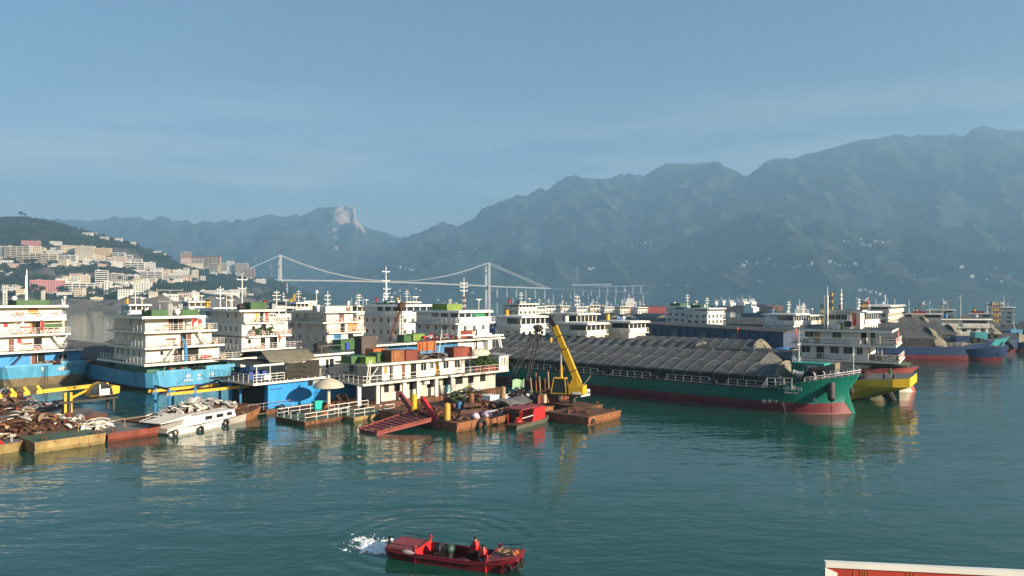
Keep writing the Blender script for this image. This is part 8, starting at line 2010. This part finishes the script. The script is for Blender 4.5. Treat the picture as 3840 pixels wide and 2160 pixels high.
# ================================================================ red board with the white rail, lower right corner
def board():
    A = P(3092, 2105, 30.0); Bp = P(3880, 2142, 28.9); d = Bp-A; d.z = 0; th = math.atan2(d.y, d.x)
    t = thing('sign_board', 'red painted board with white top rail in the lower right corner', 'sign board', (A.x, A.y, 0), th); Ln = d.length+3.0; zt_ = A.z
    redp = pm('faded red board', (.46, .045, .03), .55, var=.2, rust=.12, scale=.8, rcol=(.55, .20, .08))
    MB().box(.15, Ln, -.02, .06, zt_-2.6, zt_-.22, redp).build('panel', t)
    m = MB(); m.box(.02, Ln, -.10, .16, zt_-.22, zt_, white2); m.build('top_rail', t)
    MB().hexa([(.0, -.10, zt_-2.4), (.28, -.06, zt_-2.4), (.28, .1, zt_-2.4), (.0, .1, zt_-2.4), (.0, -.10, zt_-.24), (.50, -.06, zt_-.45), (.50, .1, zt_-.45), (.0, .1, zt_-.24)], white2).build('corner_plate', t)
    g = MB(); g.bar((.02, -.02, zt_-.3), (-.02, -.02, zt_-2.6), .05, greyst, 6); g.build('corner_pipe', t)
    for x, w_, h in ((1.15, .05, .6), (1.42, .06, .5), (1.52, .05, .55), (1.62, .06, .5), (1.72, .05, .5), (3.2, .05, .3), (3.36, .04, .35), (3.5, .05, .3), (5.6, .06, .3), (6.0, .05, .3), (6.15, .06, .25)):
        MB().box(x-w_/2, x+w_/2, -.035, -.021, zt_-.30-h, zt_-.30, oranges).build('lettering_stroke', t)
    for x in (.8, 3.4, 6.0, 8.6): MB().beam((x, .12, zt_-.3), (x, .12, .5), .1, .1, greyst).build('post', t)
    MB().box(-1, Ln, -.8, 3.2, -.4, .6, rustm).build('pontoon', t)
board()

# ================================================================ mooring lines and birds
def mooring(a, b, sag, label, r=.035):
    a = Vector(a); b = Vector(b); m = MB(); pts = []
    for k in range(13):
        f = k/12; p = a.lerp(b, f)-a; p.z -= sag*4*f*(1-f); pts.append(p)
    m.tube(pts, r, ropem, 5); o = m.build('mooring_line'); o.location = a; tag(o, label, 'mooring line', 'mooring lines')
mooring(P(2215, 1408, 109), P(2172, 1452, 96), .25, 'mooring line from barge 11 to the yellow crane barge')
mooring(P(745, 1398, 115), P(845, 1440, 98), .5, 'mooring line from the stern of ship 19 to the gantry')
mooring(P(1000, 1548, 90.5), P(905, 1545, 86.5), .2, 'mooring line between the white boat and the blue houseboat')
mooring(P(2975, 1330, 112), P(2985, 1400, 97), .3, 'mooring line from the shaded side ship down to barge 11')
mooring(P(3392, 1350, 112), P(3425, 1398, 106), .2, 'mooring line from the shaded side ship to the pink bow')
birdm = pm('dark bird', (.03, .03, .035), .9)
for k, (px, py, d) in enumerate(((1982, 508, 260), (1855, 545, 240), (1910, 528, 280), (1778, 670, 260), (1890, 718, 250))):
    m = MB(); m.blob((0, 0, 0), (.09, .28, .08), birdm, 6, 4)
    for s in (-1, 1): m.poly([(s*.05, .1, .02), (s*.35, .05, .12), (s*.7, -.06, .05), (s*.33, -.12, .1), (s*.05, -.12, .02)], birdm)
    o = m.build('bird'); o.location = P(px, py, d); o.rotation_euler = (0, R(10*k-20), R(40*k)); tag(o, ('highest bird', 'second lowest bird of the upper three', 'middle bird of the upper three', 'bird above the gap of the mountains', 'lowest bird near the mountain slope')[k]+' gliding in the open sky', 'bird', 'birds over the river')
